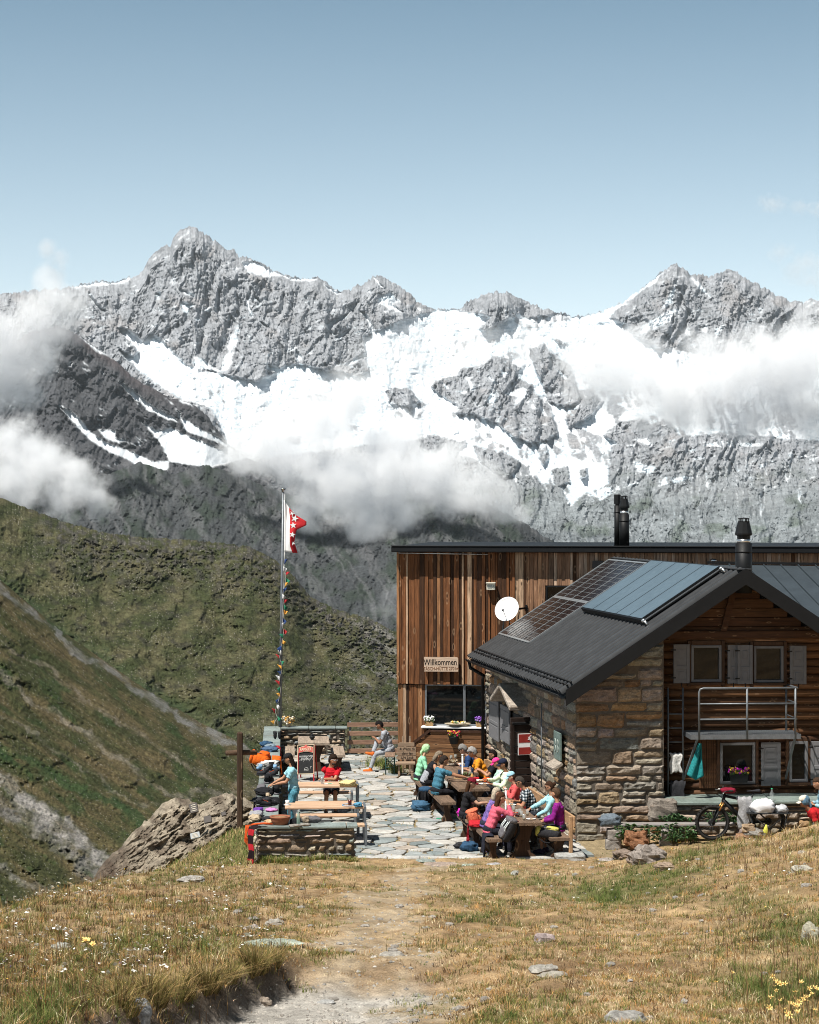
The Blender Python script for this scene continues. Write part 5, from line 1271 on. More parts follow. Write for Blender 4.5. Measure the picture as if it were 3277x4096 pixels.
    n = 15000; X = -6.0+2.95*rng.random(n); Y = 37.2+5.4*rng.random(n); kp = ~((Y > 41.5+.25*(X+5.6)) & (X < -3.45)) & ~((X > -3.15) & (Y > 38.8)); X, Y = X[kp], Y[kp]; n = len(X)
    col = np.where(rng.random((n, 1)) < .55, np.array([[.13, .17, .045]]), np.array([[.42, .32, .15]]))*(.6+.8*rng.random((n, 1)))
    parts.append(blades(X, Y, .05+.09*rng.random(n), .013+0*X, col, rng, .9))
    # moss and dry tufts in the joints of the paving
    n = 5200; X = -3.6+5.6*rng.random(n); Y = 40.3+16*rng.random(n)
    kp = (X > np.interp(Y, [39, 57.5], [-2.5, -3.65])) & (fbm(X/.6, Y/.7, 3, 684) > .12); X, Y = X[kp], Y[kp]; n = len(X)
    col = np.where(rng.random((n, 1)) < .5, np.array([[.2, .19, .05]]), np.array([[.4, .27, .1]]))*(.7+.6*rng.random((n, 1)))
    parts.append(blades(X, Y, .03+.03*rng.random(n), .016+0*X, col, rng, .8))
    V, Fc, C = [], [], []; o = 0
    for v, f, c in parts: V.append(v); Fc.append(f+o); C.append(c); o += len(v)
    t = NT('grass_blade'); n1 = t.noise(t.coord(), 2.0, 3); c = t.mix(1.0, t.attr(), t.ramp(n1, [(.3, .8), (.7, 1.2)]), 'MULTIPLY')
    m = t.bsdf(c, .7, 0, .15)
    ob = np_mesh('grass', np.concatenate(V), np.concatenate(Fc), m, np.clip(np.concatenate(C), 0, .8), False); tag(ob, kind='stuff')
grass()
def flowers():
    rng = np.random.default_rng(99)
    def heads(name, X, Y, hh, rr, col, petals, m, stemcol=(.1, .1, .03)):
        V, Fc, C = [], [], []; o = 0; Z = gz(X, Y)
        for x, y, z, h, r_ in zip(X, Y, Z, hh, rr):
            k = rng.integers(petals[0], petals[1])
            V += [(x-.003, y, z), (x+.003, y, z), (x, y, z+h)]; Fc.append((o, o+1, o+2)); C += [stemcol]*3; o += 3
            for j in range(k):
                a = rng.random()*6.28; q = r_*rng.random()**.5; cx_, cy_, cz_ = x+math.cos(a)*q, y+math.sin(a)*q, z+h+rng.normal()*.006-q*.2
                s = r_*rng.uniform(.3, .55); t1, t2 = rng.normal(0, .35), rng.normal(0, .35)-.4
                b = [(cx_+s*math.cos(p), cy_+s*math.sin(p), cz_+s*(t1*math.cos(p)+t2*math.sin(p))) for p in (a, a+1.57, a+3.14, a+4.71)]
                V += b; Fc += [(o, o+1, o+2), (o, o+2, o+3)]; c = np.array(col)*rng.uniform(.75, 1.1); C += [tuple(c)]*4; o += 4
        ob = np_mesh(name, np.array(V), np.array(Fc), m, np.clip(np.array(C), 0, .95), False); tag(ob, kind='stuff')
    t = NT('petal'); n1 = t.noise(t.coord(), 9, 3); m = t.bsdf(t.mix(1.0, t.attr(), t.ramp(n1, [(.3, .85), (.7, 1.1)]), 'MULTIPLY'), .7, 0, .2)
    X, Y = sample(15000, 13, 39.6, rng)
    d = .55*sstep(-.8, -2.2, X)*sstep(14, 18, Y)*sstep(-.15, .35, fbm(X/1.0, Y/1.5, 3, 701))+.30*sstep(1.2, 2.4, X)*sstep(22, 26, Y)*sstep(.0, .4, fbm(X/.9, Y/1.4, 3, 703))+.1*sstep(2.6, 3.3, X)*sstep(24, 14, Y)
    kp = (rng.random(len(X)) < d*.75) & (edge_d(X, Y) < .0+10*(Y > 18)) & ~((Y > 38.9) & (X > -3.1)); X, Y = X[kp], Y[kp]; n = len(X)
    heads('white_flowers', X, Y, .06+.12*rng.random(n), (.016+.024*rng.random(n))*(.75+.018*Y), (.80, .79, .73), (3, 7), m)
    X, Y = sample(12000, 13, 39, rng); kp = (rng.random(len(X)) < .5*sstep(-.1, .35, fbm(X/.8, Y/1.1, 4, 711))) & (path_m(X, Y) < .4) & (edge_d(X, Y) < .0+10*(Y > 18)) & ~((Y > 38.8) & (X > -3.1)); X, Y = X[kp], Y[kp]; n = len(X)
    heads('dry_seed_heads', X, Y, .04+.08*rng.random(n), (.007+.010*rng.random(n))*(.75+.018*Y), (.62, .50, .34), (2, 4), m)
    X, Y = sample(4500, 13, 39, rng); d = .35*sstep(-2.0, -4, X)*sstep(28, 34, Y)+.3*sstep(2.5, 4, X)*sstep(26, 31, Y)+.05+.25*sstep(2.3, 3.1, X)*sstep(20, 14, Y)
    kp = (rng.random(len(X)) < d) & (edge_d(X, Y) < 0+10*(Y > 18)); X, Y = X[kp], Y[kp]; n = len(X)
    heads('yellow_flowers', X, Y, .05+.1*rng.random(n), (.011+.014*rng.random(n))*(.75+.015*Y), (.74, .5, .1), (3, 6), m)
    X, Y = sample(700, 13, 39, rng); kp = (np.abs(X) > 1.2) & (edge_d(X, Y) < 0+10*(Y > 18)); X, Y = X[kp], Y[kp]; n = len(X)
    heads('violet_flowers', X, Y, .06+.09*rng.random(n), .008+.007*rng.random(n), (.13, .07, .3), (2, 5), m)
flowers()
def gravel():
    rng = np.random.default_rng(123); X, Y = sample(16000, 12.6, 39, rng)
    g = np.maximum(sstep(-.02, .1, edge_d(X, Y))*sstep(2.2, 1.0, edge_d(X, Y))*sstep(17.6, 16.9, Y), .55*path_m(X, Y)); k = rng.random(len(X)) < g; X, Y = X[k], Y[k]; n = len(X); Z = gz(X, Y)
    s = (.006+.016*rng.random(n)**2)*(.7+.03*Y); o = np.array([[1, 0, 0], [0, 1, 0], [-1, 0, 0], [0, -1, 0], [0, 0, .75], [0, 0, -.5]]); a = rng.random(n)*6.28; ca, sa = np.cos(a), np.sin(a)
    P_ = o[None]*(s[:, None]*(.7+.6*rng.random((n, 6))))[..., None]; V = np.stack([X[:, None]+P_[..., 0]*ca[:, None]-P_[..., 1]*sa[:, None], Y[:, None]+P_[..., 0]*sa[:, None]+P_[..., 1]*ca[:, None], Z[:, None]+P_[..., 2]], -1)
    f = np.array([[0, 1, 4], [1, 2, 4], [2, 3, 4], [3, 0, 4], [1, 0, 5], [2, 1, 5], [3, 2, 5], [0, 3, 5]]); Fc = (np.arange(n)*6)[:, None, None]+f[None]
    C = np.repeat((np.array([.44, .41, .365])[None]*(.6+.7*rng.random((n, 1))))[:, None], 6, 1); ob = np_mesh('gravel', V.reshape(-1, 3), Fc.reshape(-1, 3), STONE, np.clip(C, 0, .6).reshape(-1, 3), False); tag(ob, kind='stuff')
gravel()
# ================================================================ stones of the meadow, outcrop, big flowers
ROCKM = STONE
def rock(name, label, cat, c, size, col, seed, group=None, rz=0.0, sub=(16, 10), noise=.32, sink=.3, tilt=0.0, pw=.75):
    b = MB(); b.col = col
    M = Matrix.Rotation(rz, 3, 'Z') @ Matrix.Rotation(tilt, 3, 'X')
    b.blob((0, 0, size[2]*(.5-sink)), (size[0]/2, size[1]/2, size[2]/2), M, sub, noise, 1.7, seed, False, None, pw)
    o = b.build(name, ROCKM); o.location = c; return tag(o, label, cat, group)
PALE = (.44, .41, .37); GREYS = (.33, .33, .32); RUSTC = (.27, .15, .085)
r5 = random.Random(55)
for (x, y, w, d, h, c, lab) in (
    (1090, 3782, .55, .35, .07, (.46, .45, .43), 'long flat pale slab sunk in the meadow left of the sandy path'),
    (1008, 3722, .18, .16, .08, PALE, 'small rounded pale stone just behind the long flat slab, left of the path'),
    (1055, 4016, .13, .10, .08, (.4, .34, .28), 'light brown stone in the gravel beside the overhanging grass tufts'),
    (1307, 4012, .15, .09, .04, (.46, .45, .43), 'flat white stone on the bare gravel at the bottom of the path'),
    (245, 3795, .2, .15, .08, PALE, 'pale stone among dry grass at the left near the yellow dandelion'),
    (2500, 4086, .30, .2, .1, (.4, .37, .33), 'rounded boulder top showing at the bottom edge of the meadow'),
    (2182, 3770, .2, .2, .12, (.4, .33, .29), 'brownish angular stone in the dry grass right of the path'),
    (2170, 3880, .27, .2, .06, PALE, 'flat grey stone in the dry grass below the angular brown one'),
    (2060, 3492, .12, .3, .05, PALE, 'low pale stone in the turf below the front picnic table'),
    (1765, 3462, .75, .5, .07, (.40, .33, .27), 'wide pinkish flat rock at the foot of the terrace paving'),
    (3210, 3488, .3, .3, .12, PALE, 'pale stone on the bare track on the right bank'),
    (1570, 3826, .24, .25, .05, (.45, .42, .38), 'flat stone lying in the middle of the sandy path'),
    (770, 3525, .42, .4, .1, PALE, 'pale rock in flowery turf below the dark outcrop'),
    (1100, 3695, .2, .16, .07, PALE, 'small pale stone left of the path, farther up than the long slab'),
    (2220, 3912, .26, .16, .07, (.42, .39, .35), 'broken pale stone in the lower right meadow'),
    (3245, 3760, .2, .2, .2, (.42, .39, .33), 'upright pale stone half hidden in green grass at the right edge'),
    (560, 4060, .16, .12, .16, (.38, .38, .37), 'grey upright stone in the shade under the turf edge'),
    (1880, 3464, .28, .3, .05, (.47, .47, .45), 'left of two rectangular stepping slabs in the turf below the table'),
    (1980, 3460, .28, .28, .05, (.47, .47, .45), 'right of two rectangular stepping slabs in the turf below the table'),
    (1700, 3446, .4, .4, .05, (.33, .37, .36), 'greenish flat slab between the paving edge and the wide pinkish rock'),
    (2430, 3442, .4, .35, .06, PALE, 'flat pale slab in the grass left of the cairn')):
    p = gpt(x, y); rock('meadow_stone', lab, 'stone', p+Vector((0, 0, -.005)), (w, d, h*1.3), tuple(q*r5.uniform(.92, 1.08) for q in c), r5.random()*90, 'larger stones in the meadow', r5.uniform(-.3, .3), sink=.42)
n = 0
while n < 130:
    Y = 1/(1/13.2+(1/38.5-1/13.2)*r5.random()); X = r5.uniform(-1, 1)*Y*.2
    pmv = float(path_m(X, Y)); grv = float(sstep(-.02, .1, edge_d(X, Y))*sstep(17, 16.5, Y)*sstep(2.2, 1.6, edge_d(X, Y)))
    if r5.random() > .22+.5*pmv+.9*grv: continue
    if edge_d(X, Y) < .1 and Y < 18.5: continue
    s = r5.uniform(.025, .07)*(1+.3*(Y > 22)); z = float(gz(X, Y)); k = r5.uniform(.75, 1.1)
    rock('meadow_pebble', 'small pale stone half buried in the dry meadow and gravel', 'stone', (X, Y, z), (s*1.5, s*1.2, s*.8), (.42*k, .385*k, .34*k), r5.random()*90, 'small stones in the meadow', r5.uniform(0, 3), (8, 5), .3, .42); n += 1
# cairn by the bench
for (x, y, w, d, h, c, lab, up) in ((2548, 3384, .50, .4, .36, (.28, .135, .07), 'rusty red boulder on top of the small cairn by the plank bench', .12),
    (2596, 3432, .52, .45, .34, (.30, .26, .23), 'grey brown boulder at the front right of the cairn', 0), (2497, 3415, .40, .4, .2, (.26, .2, .16), 'flat brown stone at the left of the cairn', 0), (2660, 3462, .3, .25, .14, (.36, .27, .2), 'small tan stone right of the cairn in the grass', 0), (2560, 3430, .4, .4, .22, (.3, .24, .2), 'dark brown stone under the rusty boulder of the cairn', 0)):
    p = gpt(x, y+22); p.y += .1; rock('cairn_stone', lab, 'boulder', p+Vector((0, 0, up)), (w, d, h), c, r5.random()*90, 'stones of the small cairn', r5.uniform(-.4, .4), (22, 14), .42, .2)
for (x, y, w, h, c, lab) in ((2995, 3330, .26, .17, (.36, .26, .17), 'tan stone on top of the pile in front of the bicycle'), (3015, 3352, .4, .18, (.28, .26, .23), 'grey stone in the middle of the pile in front of the bicycle'), (2985, 3368, .45, .17, (.3, .17, .1), 'reddish stone at the base of the pile in front of the bicycle')):
    p = P(x, y, 39.9); rock('pile_stone', lab, 'stone', p, (w, w*.8, h), c, r5.random()*90, 'stones piled before the bicycle', r5.uniform(-.5, .5), (18, 12), .4, .0)
# the big outcrop beside the cross
def outcrop():
    nu, nv = 150, 60
    top = [(330, 3500), (370, 3520), (400, 3470), (440, 3425), (480, 3395), (530, 3330), (600, 3275), (650, 3215), (705, 3190), (760, 3205), (800, 3222), (860, 3190), (930, 3178), (980, 3200), (1030, 3230), (1060, 3290)]
    bot = [(330, 3560), (390, 3552), (470, 3535), (598, 3470), (696, 3425), (814, 3365), (974, 3330), (1060, 3325)]
    xs = np.linspace(345, 1050, nu); yt = interp(top, xs)-9*ridged(xs/30, xs*0, 4, 5)+5; yb = interp(bot, xs)+44
    yt = np.minimum(yt, yb-6)
    s = np.linspace(0, 1, nv)[:, None]; X = np.repeat(xs[None], nv, 0); Y = yt[None]+(yb-yt)[None]*s
    D = 43.4-1.9*s**.8-.0012*(X-345)*0+.0
    al, pe = X*.82-Y*.57, X*.57+Y*.82; w_ = .35*fbm(X/70, Y/60, 4, 807)
    rel = .75*(ridged(pe/95+w_, al/330, 4, 808, .5)-.5)+.30*(ridged(pe/30+w_, al/85, 4, 811, .55)-.5)+.07*(ridged(X/13, Y/10, 3, 813)-.5)
    D = D-rel*sstep(0, .12, s)*1.0
    nb = 14; t = np.linspace(1, .06, nb)[:, None]; bX = np.repeat(xs[None], nb, 0)
    D0 = D[0][None]; bD = D0+2.2*t; Zb = H-(yt[None]-CY)/F*D0-2.0*t**1.7+.12*fbm(bX/40, t*3+bX*0, 3, 4)
    V = np.concatenate([np.stack([(bX-CX)/F*D0, bD, Zb], -1), np.stack([(X-CX)/F*D, D, H-(Y-CY)/F*D], -1)], 0)
    n = fbm(X/60, Y/45, 5, 821); n2 = fbm(X/9, Y/8, 4, 823); f = fbm((X-Y)/70, (X+Y)/160, 4, 825)
    c = np.array([.37, .315, .24])*(1+.3*n+.35*n2)[..., None]
    lo = sstep(1500, 2350, (Y-2048)+ (800-X)*1.05)[..., None]
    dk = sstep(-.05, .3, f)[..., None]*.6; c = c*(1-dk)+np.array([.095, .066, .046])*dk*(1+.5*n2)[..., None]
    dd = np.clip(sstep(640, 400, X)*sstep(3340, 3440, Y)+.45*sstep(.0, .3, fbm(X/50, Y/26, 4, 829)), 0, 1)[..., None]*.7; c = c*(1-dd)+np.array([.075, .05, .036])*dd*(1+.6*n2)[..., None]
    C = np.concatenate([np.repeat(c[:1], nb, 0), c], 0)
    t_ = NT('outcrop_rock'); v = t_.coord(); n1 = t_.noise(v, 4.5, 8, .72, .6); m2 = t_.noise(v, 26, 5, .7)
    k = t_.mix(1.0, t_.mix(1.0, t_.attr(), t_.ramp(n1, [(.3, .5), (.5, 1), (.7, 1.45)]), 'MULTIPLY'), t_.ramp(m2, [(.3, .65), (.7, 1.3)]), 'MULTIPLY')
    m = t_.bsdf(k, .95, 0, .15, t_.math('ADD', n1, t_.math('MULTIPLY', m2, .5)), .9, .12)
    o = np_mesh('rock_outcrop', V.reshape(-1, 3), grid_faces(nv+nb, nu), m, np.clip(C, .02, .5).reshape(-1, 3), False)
    tag(o, 'big craggy tan and brown outcrop beside the wooden cross', 'rock')
outcrop()
# memorial plates on the outcrop
for (x, y, w, h, rot, col, lab, pale) in ((776, 3233, .17, .21, -14, (.055, .045, .04), 'dark brown plate with pale lettering on the outcrop, highest of the plates', True), (832, 3278, .16, .15, -12, (.02, .02, .022), 'black plate in the middle of the outcrop', False), (896, 3256, .1, .09, -14, (.022, .022, .024), 'small black plate on the outcrop nearest the cross', False), (782, 3343, .2, .13, -14, (.33, .35, .36), 'pale grey metal plate low on the outcrop', False)):
    p = P(x, y, 41.35+(.35 if y < 3300 else .0)); o = thing('memorial_plate', lab, 'plaque', p, 0, 'plates on the outcrop')
    Mp = Matrix.Translation(p) @ Matrix.Rotation(R(rot), 4, 'Y') @ Matrix.Rotation(R(-28), 4, 'X')
    b = MB(); b.box(p, (w, .06, h), Mp.to_3x3(), .006); b.build('plate', mat('plate_%s' % ('pale' if col[0] > .2 else 'dark'), col, .5, .1, 9, .05), o)
    if pale or col[0] > .2:
        b = MB()
        for i in range(4): b.box(Mp @ Vector((0, -.033, h*(.3-.2*i))), (w*r5.uniform(.45, .75), .006, .014), Mp.to_3x3())
        b.build_each('engraved_line', mat('engraving', (.5, .46, .38) if pale else (.14, .15, .15), .7, .1, 9, 0), o)
# big yellow flowers at the lower right, dandelions at the left
YEL = mat('yellow_petal', (.85, .62, .22), .6, .2, 30, .1); STEMM = mat('green_stem', (.09, .12, .03), .7, .2, 20, .1); BRN = mat('flower_eye', (.45, .2, .03), .8, .2, 30, .1)
def bigflower(x, y, s, lab, seed, group):
    rr = random.Random(seed); p = gpt(x, y+int(130*s/.03*.5)); top = P(x, y, p.y); z0 = float(gz(top.x, top.y))
    o = thing('yellow_flower', lab, 'flower', (top.x, top.y, z0), 0, group)
    b = MB(); b.tube([(top.x+.01, top.y, z0-.01), (top.x+.006, top.y+.003, (z0+top.z)/2), top], [.0028, .0024, .002], 5); b.build('stem', STEMM, o)
    b = MB(); k = rr.choice((5, 6, 7)) if s < .03 else 12; tl = Matrix.Rotation(R(rr.uniform(-10, 75)), 3, 'X') @ Matrix.Rotation(rr.uniform(0, 3), 3, 'Z')
    for j in range(k):
        a = 2*math.pi*j/k; d = Vector((math.cos(a), math.sin(a), rr.uniform(.1, .8)))*rr.uniform(.8, 1.15); t_ = Vector((-math.sin(a), math.cos(a), 0)); q = [d*.15, d*.6+t_*.2, d*1.0+t_*.1+Vector((0, 0, rr.uniform(-.1, .2))), d*1.0-t_*.1, d*.6-t_*.2]
        b.poly([top+tl @ (v*s) for v in q], .0012, tl @ Vector((0, 0, 1)))
    b.build('petals', YEL, o); b = MB(); b.blob(top+tl @ Vector((0, 0, s*.12)), (s*.28, s*.28, s*.14), tl, (8, 5)); b.build('eye', BRN, o)
FL = [(3105, 3962), (3140, 3935), (3180, 3968), (3120, 4000), (3082, 3990), (3205, 3930), (3160, 4012), (3078, 4030), (3225, 3990), (2930, 3890), (2865, 3928), (3090, 3905), (3260, 4040), (3190, 4050), (3238, 3955)]
FL += [(3100+37*(i*7 % 5)+11*(i % 3), 3945+29*(i*3 % 5)-8*(i % 4)) for i in range(16)]
for i, (x, y) in enumerate(FL): bigflower(x, y, (.024 if i % 3 else .017), 'large yellow flower in the clump at the lower right corner of the meadow', i, 'large yellow flowers')
bigflower(345, 3762, .04, 'tall pale yellow dandelion-like flower at the left, the upper of two', 60, 'yellow flowers at the left'); bigflower(372, 3778, .03, 'smaller golden dandelion-like flower at the left, the lower of two', 61, 'yellow flowers at the left')

# ================================================================ paving of the terrace
def clip_half(poly, p, n):
    out = []; k = len(poly)
    for i in range(k):
        a, b = poly[i], poly[(i+1) % k]; da = (a[0]-p[0])*n[0]+(a[1]-p[1])*n[1]; db = (b[0]-p[0])*n[0]+(b[1]-p[1])*n[1]
        if da <= 0: out.append(a)
        if (da < 0) != (db < 0) and abs(da-db) > 1e-9:
            t = da/(da-db); out.append((a[0]+(b[0]-a[0])*t, a[1]+(b[1]-a[1])*t))
    return out
def paving():
    rr = random.Random(31); pts = []; tries = 0
    x0, x1, y0, y1 = -4.4, 4.2, 39.6, 57.6
    while tries < 9000:
        tries += 1; p = (rr.uniform(x0, x1), rr.uniform(y0, y1)); md = rr.choice((.30, .42, .55, .68))
        if all((p[0]-q[0])**2*.7+(p[1]-q[1])**2*1.25 > md*md*(.6 if q[2] < md else 1) for q in pts if abs(p[1]-q[1]) < 1): pts.append((p[0], p[1], md))
    b = MB()
    for i, p in enumerate(pts):
        poly = [(p[0]-1.2, p[1]-1.2), (p[0]+1.2, p[1]-1.2), (p[0]+1.2, p[1]+1.2), (p[0]-1.2, p[1]+1.2)]
        nb = sorted(((q[0]-p[0])**2+(q[1]-p[1])**2, q) for j, q in enumerate(pts) if j != i and abs(q[0]-p[0]) < 2.2 and abs(q[1]-p[1]) < 2.2)[:22]
        for d, q in nb:
            m = ((p[0]+q[0])/2, (p[1]+q[1])/2); poly = clip_half(poly, m, (q[0]-p[0], q[1]-p[1]))
            if len(poly) < 3: break
        if len(poly) < 3: continue
        inside = lambda q: q[0] > np.interp(q[1], [39, 57.5], [-2.52, -3.68]) and q[1] > 40.12 and q[1] < 57.3
        if not inside(p): continue
        for pl, nn in (((0, 40.12), (0, -1)), ((-2.52, 39), (-1, -.062)), ((0, 57.3), (0, 1)), ((3.5, 42.3), (.991, .1338))): poly = clip_half(poly, pl, nn) if len(poly) > 2 else poly
        if len(poly) < 3: continue
        cx_ = sum(q[0] for q in poly)/len(poly); cy_ = sum(q[1] for q in poly)/len(poly)
        g = rr.uniform(.008, .026); out = []
        k = len(poly)
        for a in range(k):
            q0, q1 = poly[a], poly[(a+1) % k]; L = math.hypot(q1[0]-q0[0], q1[1]-q0[1]); ns = max(1, int(L/.13))
            for s in range(ns):
                t = s/ns; x, y = q0[0]+(q1[0]-q0[0])*t, q0[1]+(q1[1]-q0[1])*t; d = math.hypot(x-cx_, y-cy_)+1e-6
                sh = g+rr.uniform(0, .02)+(.02 if s == 0 else 0); out.append((x-(x-cx_)/d*sh, y-(y-cy_)/d*sh))
        z = rr.uniform(-.006, .012); tx, ty = rr.uniform(-.012, .012), rr.uniform(-.012, .012)
        c = rr.choice([(.49, .475, .44), (.46, .45, .43), (.41, .41, .395), (.50, .48, .44), (.29, .315, .31), (.215, .25, .25), (.33, .355, .35), (.25, .285, .285), (.43, .37, .31), (.38, .385, .375), (.47, .45, .41)]); kk = rr.uniform(.76, 1.0)
        b.col = tuple(min(.6, v*kk) for v in c)
        n = len(out); top = [(x, y, z+tx*(x-cx_)+ty*(y-cy_)) for x, y in out]; inn = [(cx_+(x-cx_)*.95, cy_+(y-cy_)*.95, zz+.006) for x, y, zz in top]
        b._add([(x, y, zz-.05) for x, y, zz in top]+top+inn, [(a, (a+1) % n, n+(a+1) % n, n+a) for a in range(n)]+[(n+a, n+(a+1) % n, 2*n+(a+1) % n, 2*n+a) for a in range(n)]+[tuple(range(2*n, 3*n))], False)
    # edging slabs along the meadow
    x = -1.05
    while x < 3.35:
        w = min(rr.uniform(.6, 1.3), 3.4-x); k = rr.uniform(.9, 1.1); b.col = (.46*k, .455*k, .43*k); b.box((x+w/2, 40.02+rr.uniform(-.015, .015), -.01), (w-.02, .26, .09), None, .015); x += w
    o = b.build('stone_paving', SLATE); tag(o, kind='structure')
paving()
# ================================================================ left terrace: walls, fence, cross, pole, sign, tables
TV = Vector((-.0616, .9981, 0)); TU = Vector((.9981, .0616, 0)); T0 = Vector((-2.69, 41.1, 0))
def tp(u, v, z=0.0): return T0+TU*u+TV*v+Vector((0, 0, z))
TF = frame(T0, TU); tr3 = TF.to_3x3()
def tl(u, v, z=0.0): return Vector((u, v, z))
r6 = random.Random(66); LH = .8
lw = thing('terrace_wall', 'low rubble wall with green slate coping around the left terrace', 'stone wall', tp(-.2, 6))
b = MB()
for (u0, u1, v0, v1) in ((-.40, -.06, -2.02, 16.1), (-.06, 1.48, -2.02, -1.72), (-.06, 1.83, 15.82, 16.1)): b.prism([(u0, -1.3), (u1, -1.3), (u1, LH-.06), (u0, LH-.06)], v0, v1, TF)
b.build('wall_core', MORTAR, lw)
b = MB()
FM = frame(tp(-.41, -2.03), TU); masonry(b, FM, 1.90, -.05, lambda t: LH-.06, r6, .07, .16, .1, .34, .06, PALR, .02, .5)
BM = frame(tp(-.04, 15.80), TU); masonry(b, BM, 1.88, -.05, lambda t: LH-.06, r6, .07, .16, .1, .34, .06, PALR, .02, .5)
SM_ = frame(tp(-.04, -1.7), TV)              # inner face of the long side (faces the terrace)
IM = frame(tp(-.05, -1.7), TV); 
masonry(b, IM, 17.4, -.05, lambda t: LH-.06, r6, .1, .2, .15, .45, .05, PALR, .02, .4)
OM = frame(tp(-.41, 16.1), -TV); masonry(b, OM, 18.1, -.9, lambda t: LH-.06, r6, .12, .24, .18, .5, .05, PALR, .02, .4)
EM = frame(tp(1.49, -2.0), TV); masonry(b, EM, .3, -.05, lambda t: LH-.06, r6, .07, .16, .1, .2, .04, PALR, .02, .4)
b.build('stone_face', STONE, lw)
b = MB()
def slate_run(u0, u1, v0, v1, along):
    q = v0 if along == 'v' else u0; e = v1 if along == 'v' else u1
    while q < e-.05:
        w = min(r6.uniform(.6, 1.15), e-q); k = r6.uniform(.8, 1.2); b.col = (.19*k, .225*k, .215*k)
        c = tl((u0+u1)/2, q+w/2) if along == 'v' else tl(q+w/2, (v0+v1)/2); sz = (u1-u0, w-.012, .055) if along == 'v' else (w-.012, v1-v0, .055)
        b.box(TF @ (c+Vector((0, 0, LH-.03+r6.uniform(-.004, .006)))), sz, tr3 @ Matrix.Rotation(r6.uniform(-.008, .008), 3, 'X'), .012); q += w
slate_run(-.47, 0, -1.62, 16.22, 'v'); slate_run(-.48, 1.56, -2.1, -1.63, 'u'); slate_run(.01, 1.90, 15.75, 16.22, 'u')
b.build('slate_coping', SLATE, lw)
# ---- fence
fe = thing('board_fence', 'weathered fence of four horizontal boards with grey posts at the end of the terrace', 'fence', tp(2.9, 16))
FB = wood('grey_brown_fence_board', (.27, .16, .11), 'x', .8, .35, False, 8)
for z in (.91, .66, .41, .165):
    b = MB(); b.box(TF @ tl(3.0, 15.95, z-.06), (2.2, .035, .125), tr3, .006); b.build('fence_board', FB, fe)
for u in (1.98, 4.0):
    b = MB(); b.box(TF @ tl(u, 16.0, .45), (.06, .06, 1.0), tr3, .005); b.build('post', STEEL, fe)
# ---- cross
CRW = wood('old_cross_beam', (.06, .036, .022), 'z', .85, .5, False, 7); CRX = wood('old_cross_arm', (.085, .052, .032), 'x', .85, .5, False, 7)
p0 = P(960, 3288, 41.9); p1 = P(960, 2928, 41.9)
cr = thing('wooden_cross', 'dark weathered wooden cross standing on the outcrop left of the wall', 'cross', p0)
b = MB(); b.box((p0+p1)/2+Vector((0, 0, -.1)), (.118, .118, (p1-p0).length+.2), Matrix.Rotation(.2, 3, 'Z'), .025); b.build('upright', CRW, cr)
a0, a1 = P(905, 3012, 41.83), P(1027, 3010, 42.15)
b = MB(); b.tube([a0, (a0+a1)/2+Vector((0, 0, .005)), a1], [.055, .056, .05], 10); b.build('crossbeam', CRX, cr)
# ---- flag pole with flag and prayer flags
fp0 = tp(.06, 15.98, LH); s_ = F/fp0.y
pz = lambda y: H-(y-CY)/s_
px_ = lambda x: (x-CX)/s_
fp = thing('flag_pole', 'tall silver flag pole rising from the far corner of the terrace wall', 'flag pole', fp0)
ptop = Vector((px_(1133), fp0.y, pz(1966))); pbot = Vector((px_(1121), fp0.y, LH))
b = MB(); b.tube([pbot, pbot.lerp(ptop, .5), ptop], [.048, .04, .03], 12); b.build('pole', STEEL, fp)
b = MB(); b.lathe([(.03, -.02), (.035, .04), (.085, .07), (.09, .09), (.05, .105), (.001, .11)], ptop, 14); b.build('finial', CHROME, fp)
b = MB(); b.tube([ptop+Vector((.05, -.02, 0)), pbot.lerp(ptop, .62)+Vector((.06, -.03, 0)), pbot+Vector((-.07, -.03, .1))], .006, 5); b.build('halyard', WHITE, fp)
fg = thing('flag', 'red and white flag with white stars hanging limp from the pole', 'flag', (px_(1136), fp0.y, pz(2100)))
# drooping cloth: the hoist runs down the pole, the fly hangs and curls
fx = [(1136, 2000), (1136, 2212)]
FW, FR = mat('white_flag_cloth', (.84, .83, .82), .8, .05, 10, .1), mat('red_flag_cloth', (.50, .02, .025), .8, .08, 10, .1)
rows = [  # v, hoist, middle, fly (photo pixels) and depth waves
    (0.0, (1136, 2000), (1158, 2032), (1176, 2052)), (.12, (1136, 2025), (1158, 2045), (1182, 2060)), (.25, (1136, 2052), (1161, 2072), (1226, 2086)),
    (.38, (1136, 2078), (1161, 2090), (1226, 2101)), (.55, (1136, 2112), (1160, 2122), (1188, 2118)), (.72, (1137, 2148), (1161, 2150), (1181, 2142)), (.86, (1138, 2180), (1161, 2182), (1178, 2170)), (1.0, (1139, 2206), (1171, 2211), (1190, 2212))]
def fl_pt(u, v):
    vs_ = [q[0] for q in rows]; g = lambda k, c: np.interp(v, vs_, [q[k][c] for q in rows])
    if u < .5: t = u/.5; x = g(1, 0)*(1-t)+g(2, 0)*t; y = g(1, 1)*(1-t)+g(2, 1)*t
    else: t = (u-.5)/.5; x = g(2, 0)*(1-t)+g(3, 0)*t; y = g(2, 1)*(1-t)+g(3, 1)*t
    return Vector((px_(x), fp0.y-.03+.05*math.sin(u*5.5+v*2)+.07*u*math.sin(v*7), pz(y)))
b = MB(); b.sheet(lambda u, v: fl_pt(u*.5, v), 8, 24, .006); b.build('white_half', FW, fg)
b = MB(); b.sheet(lambda u, v: fl_pt(.5+u*.5, v), 8, 24, .006); b.build('red_half', FR, fg)
FS = MB()
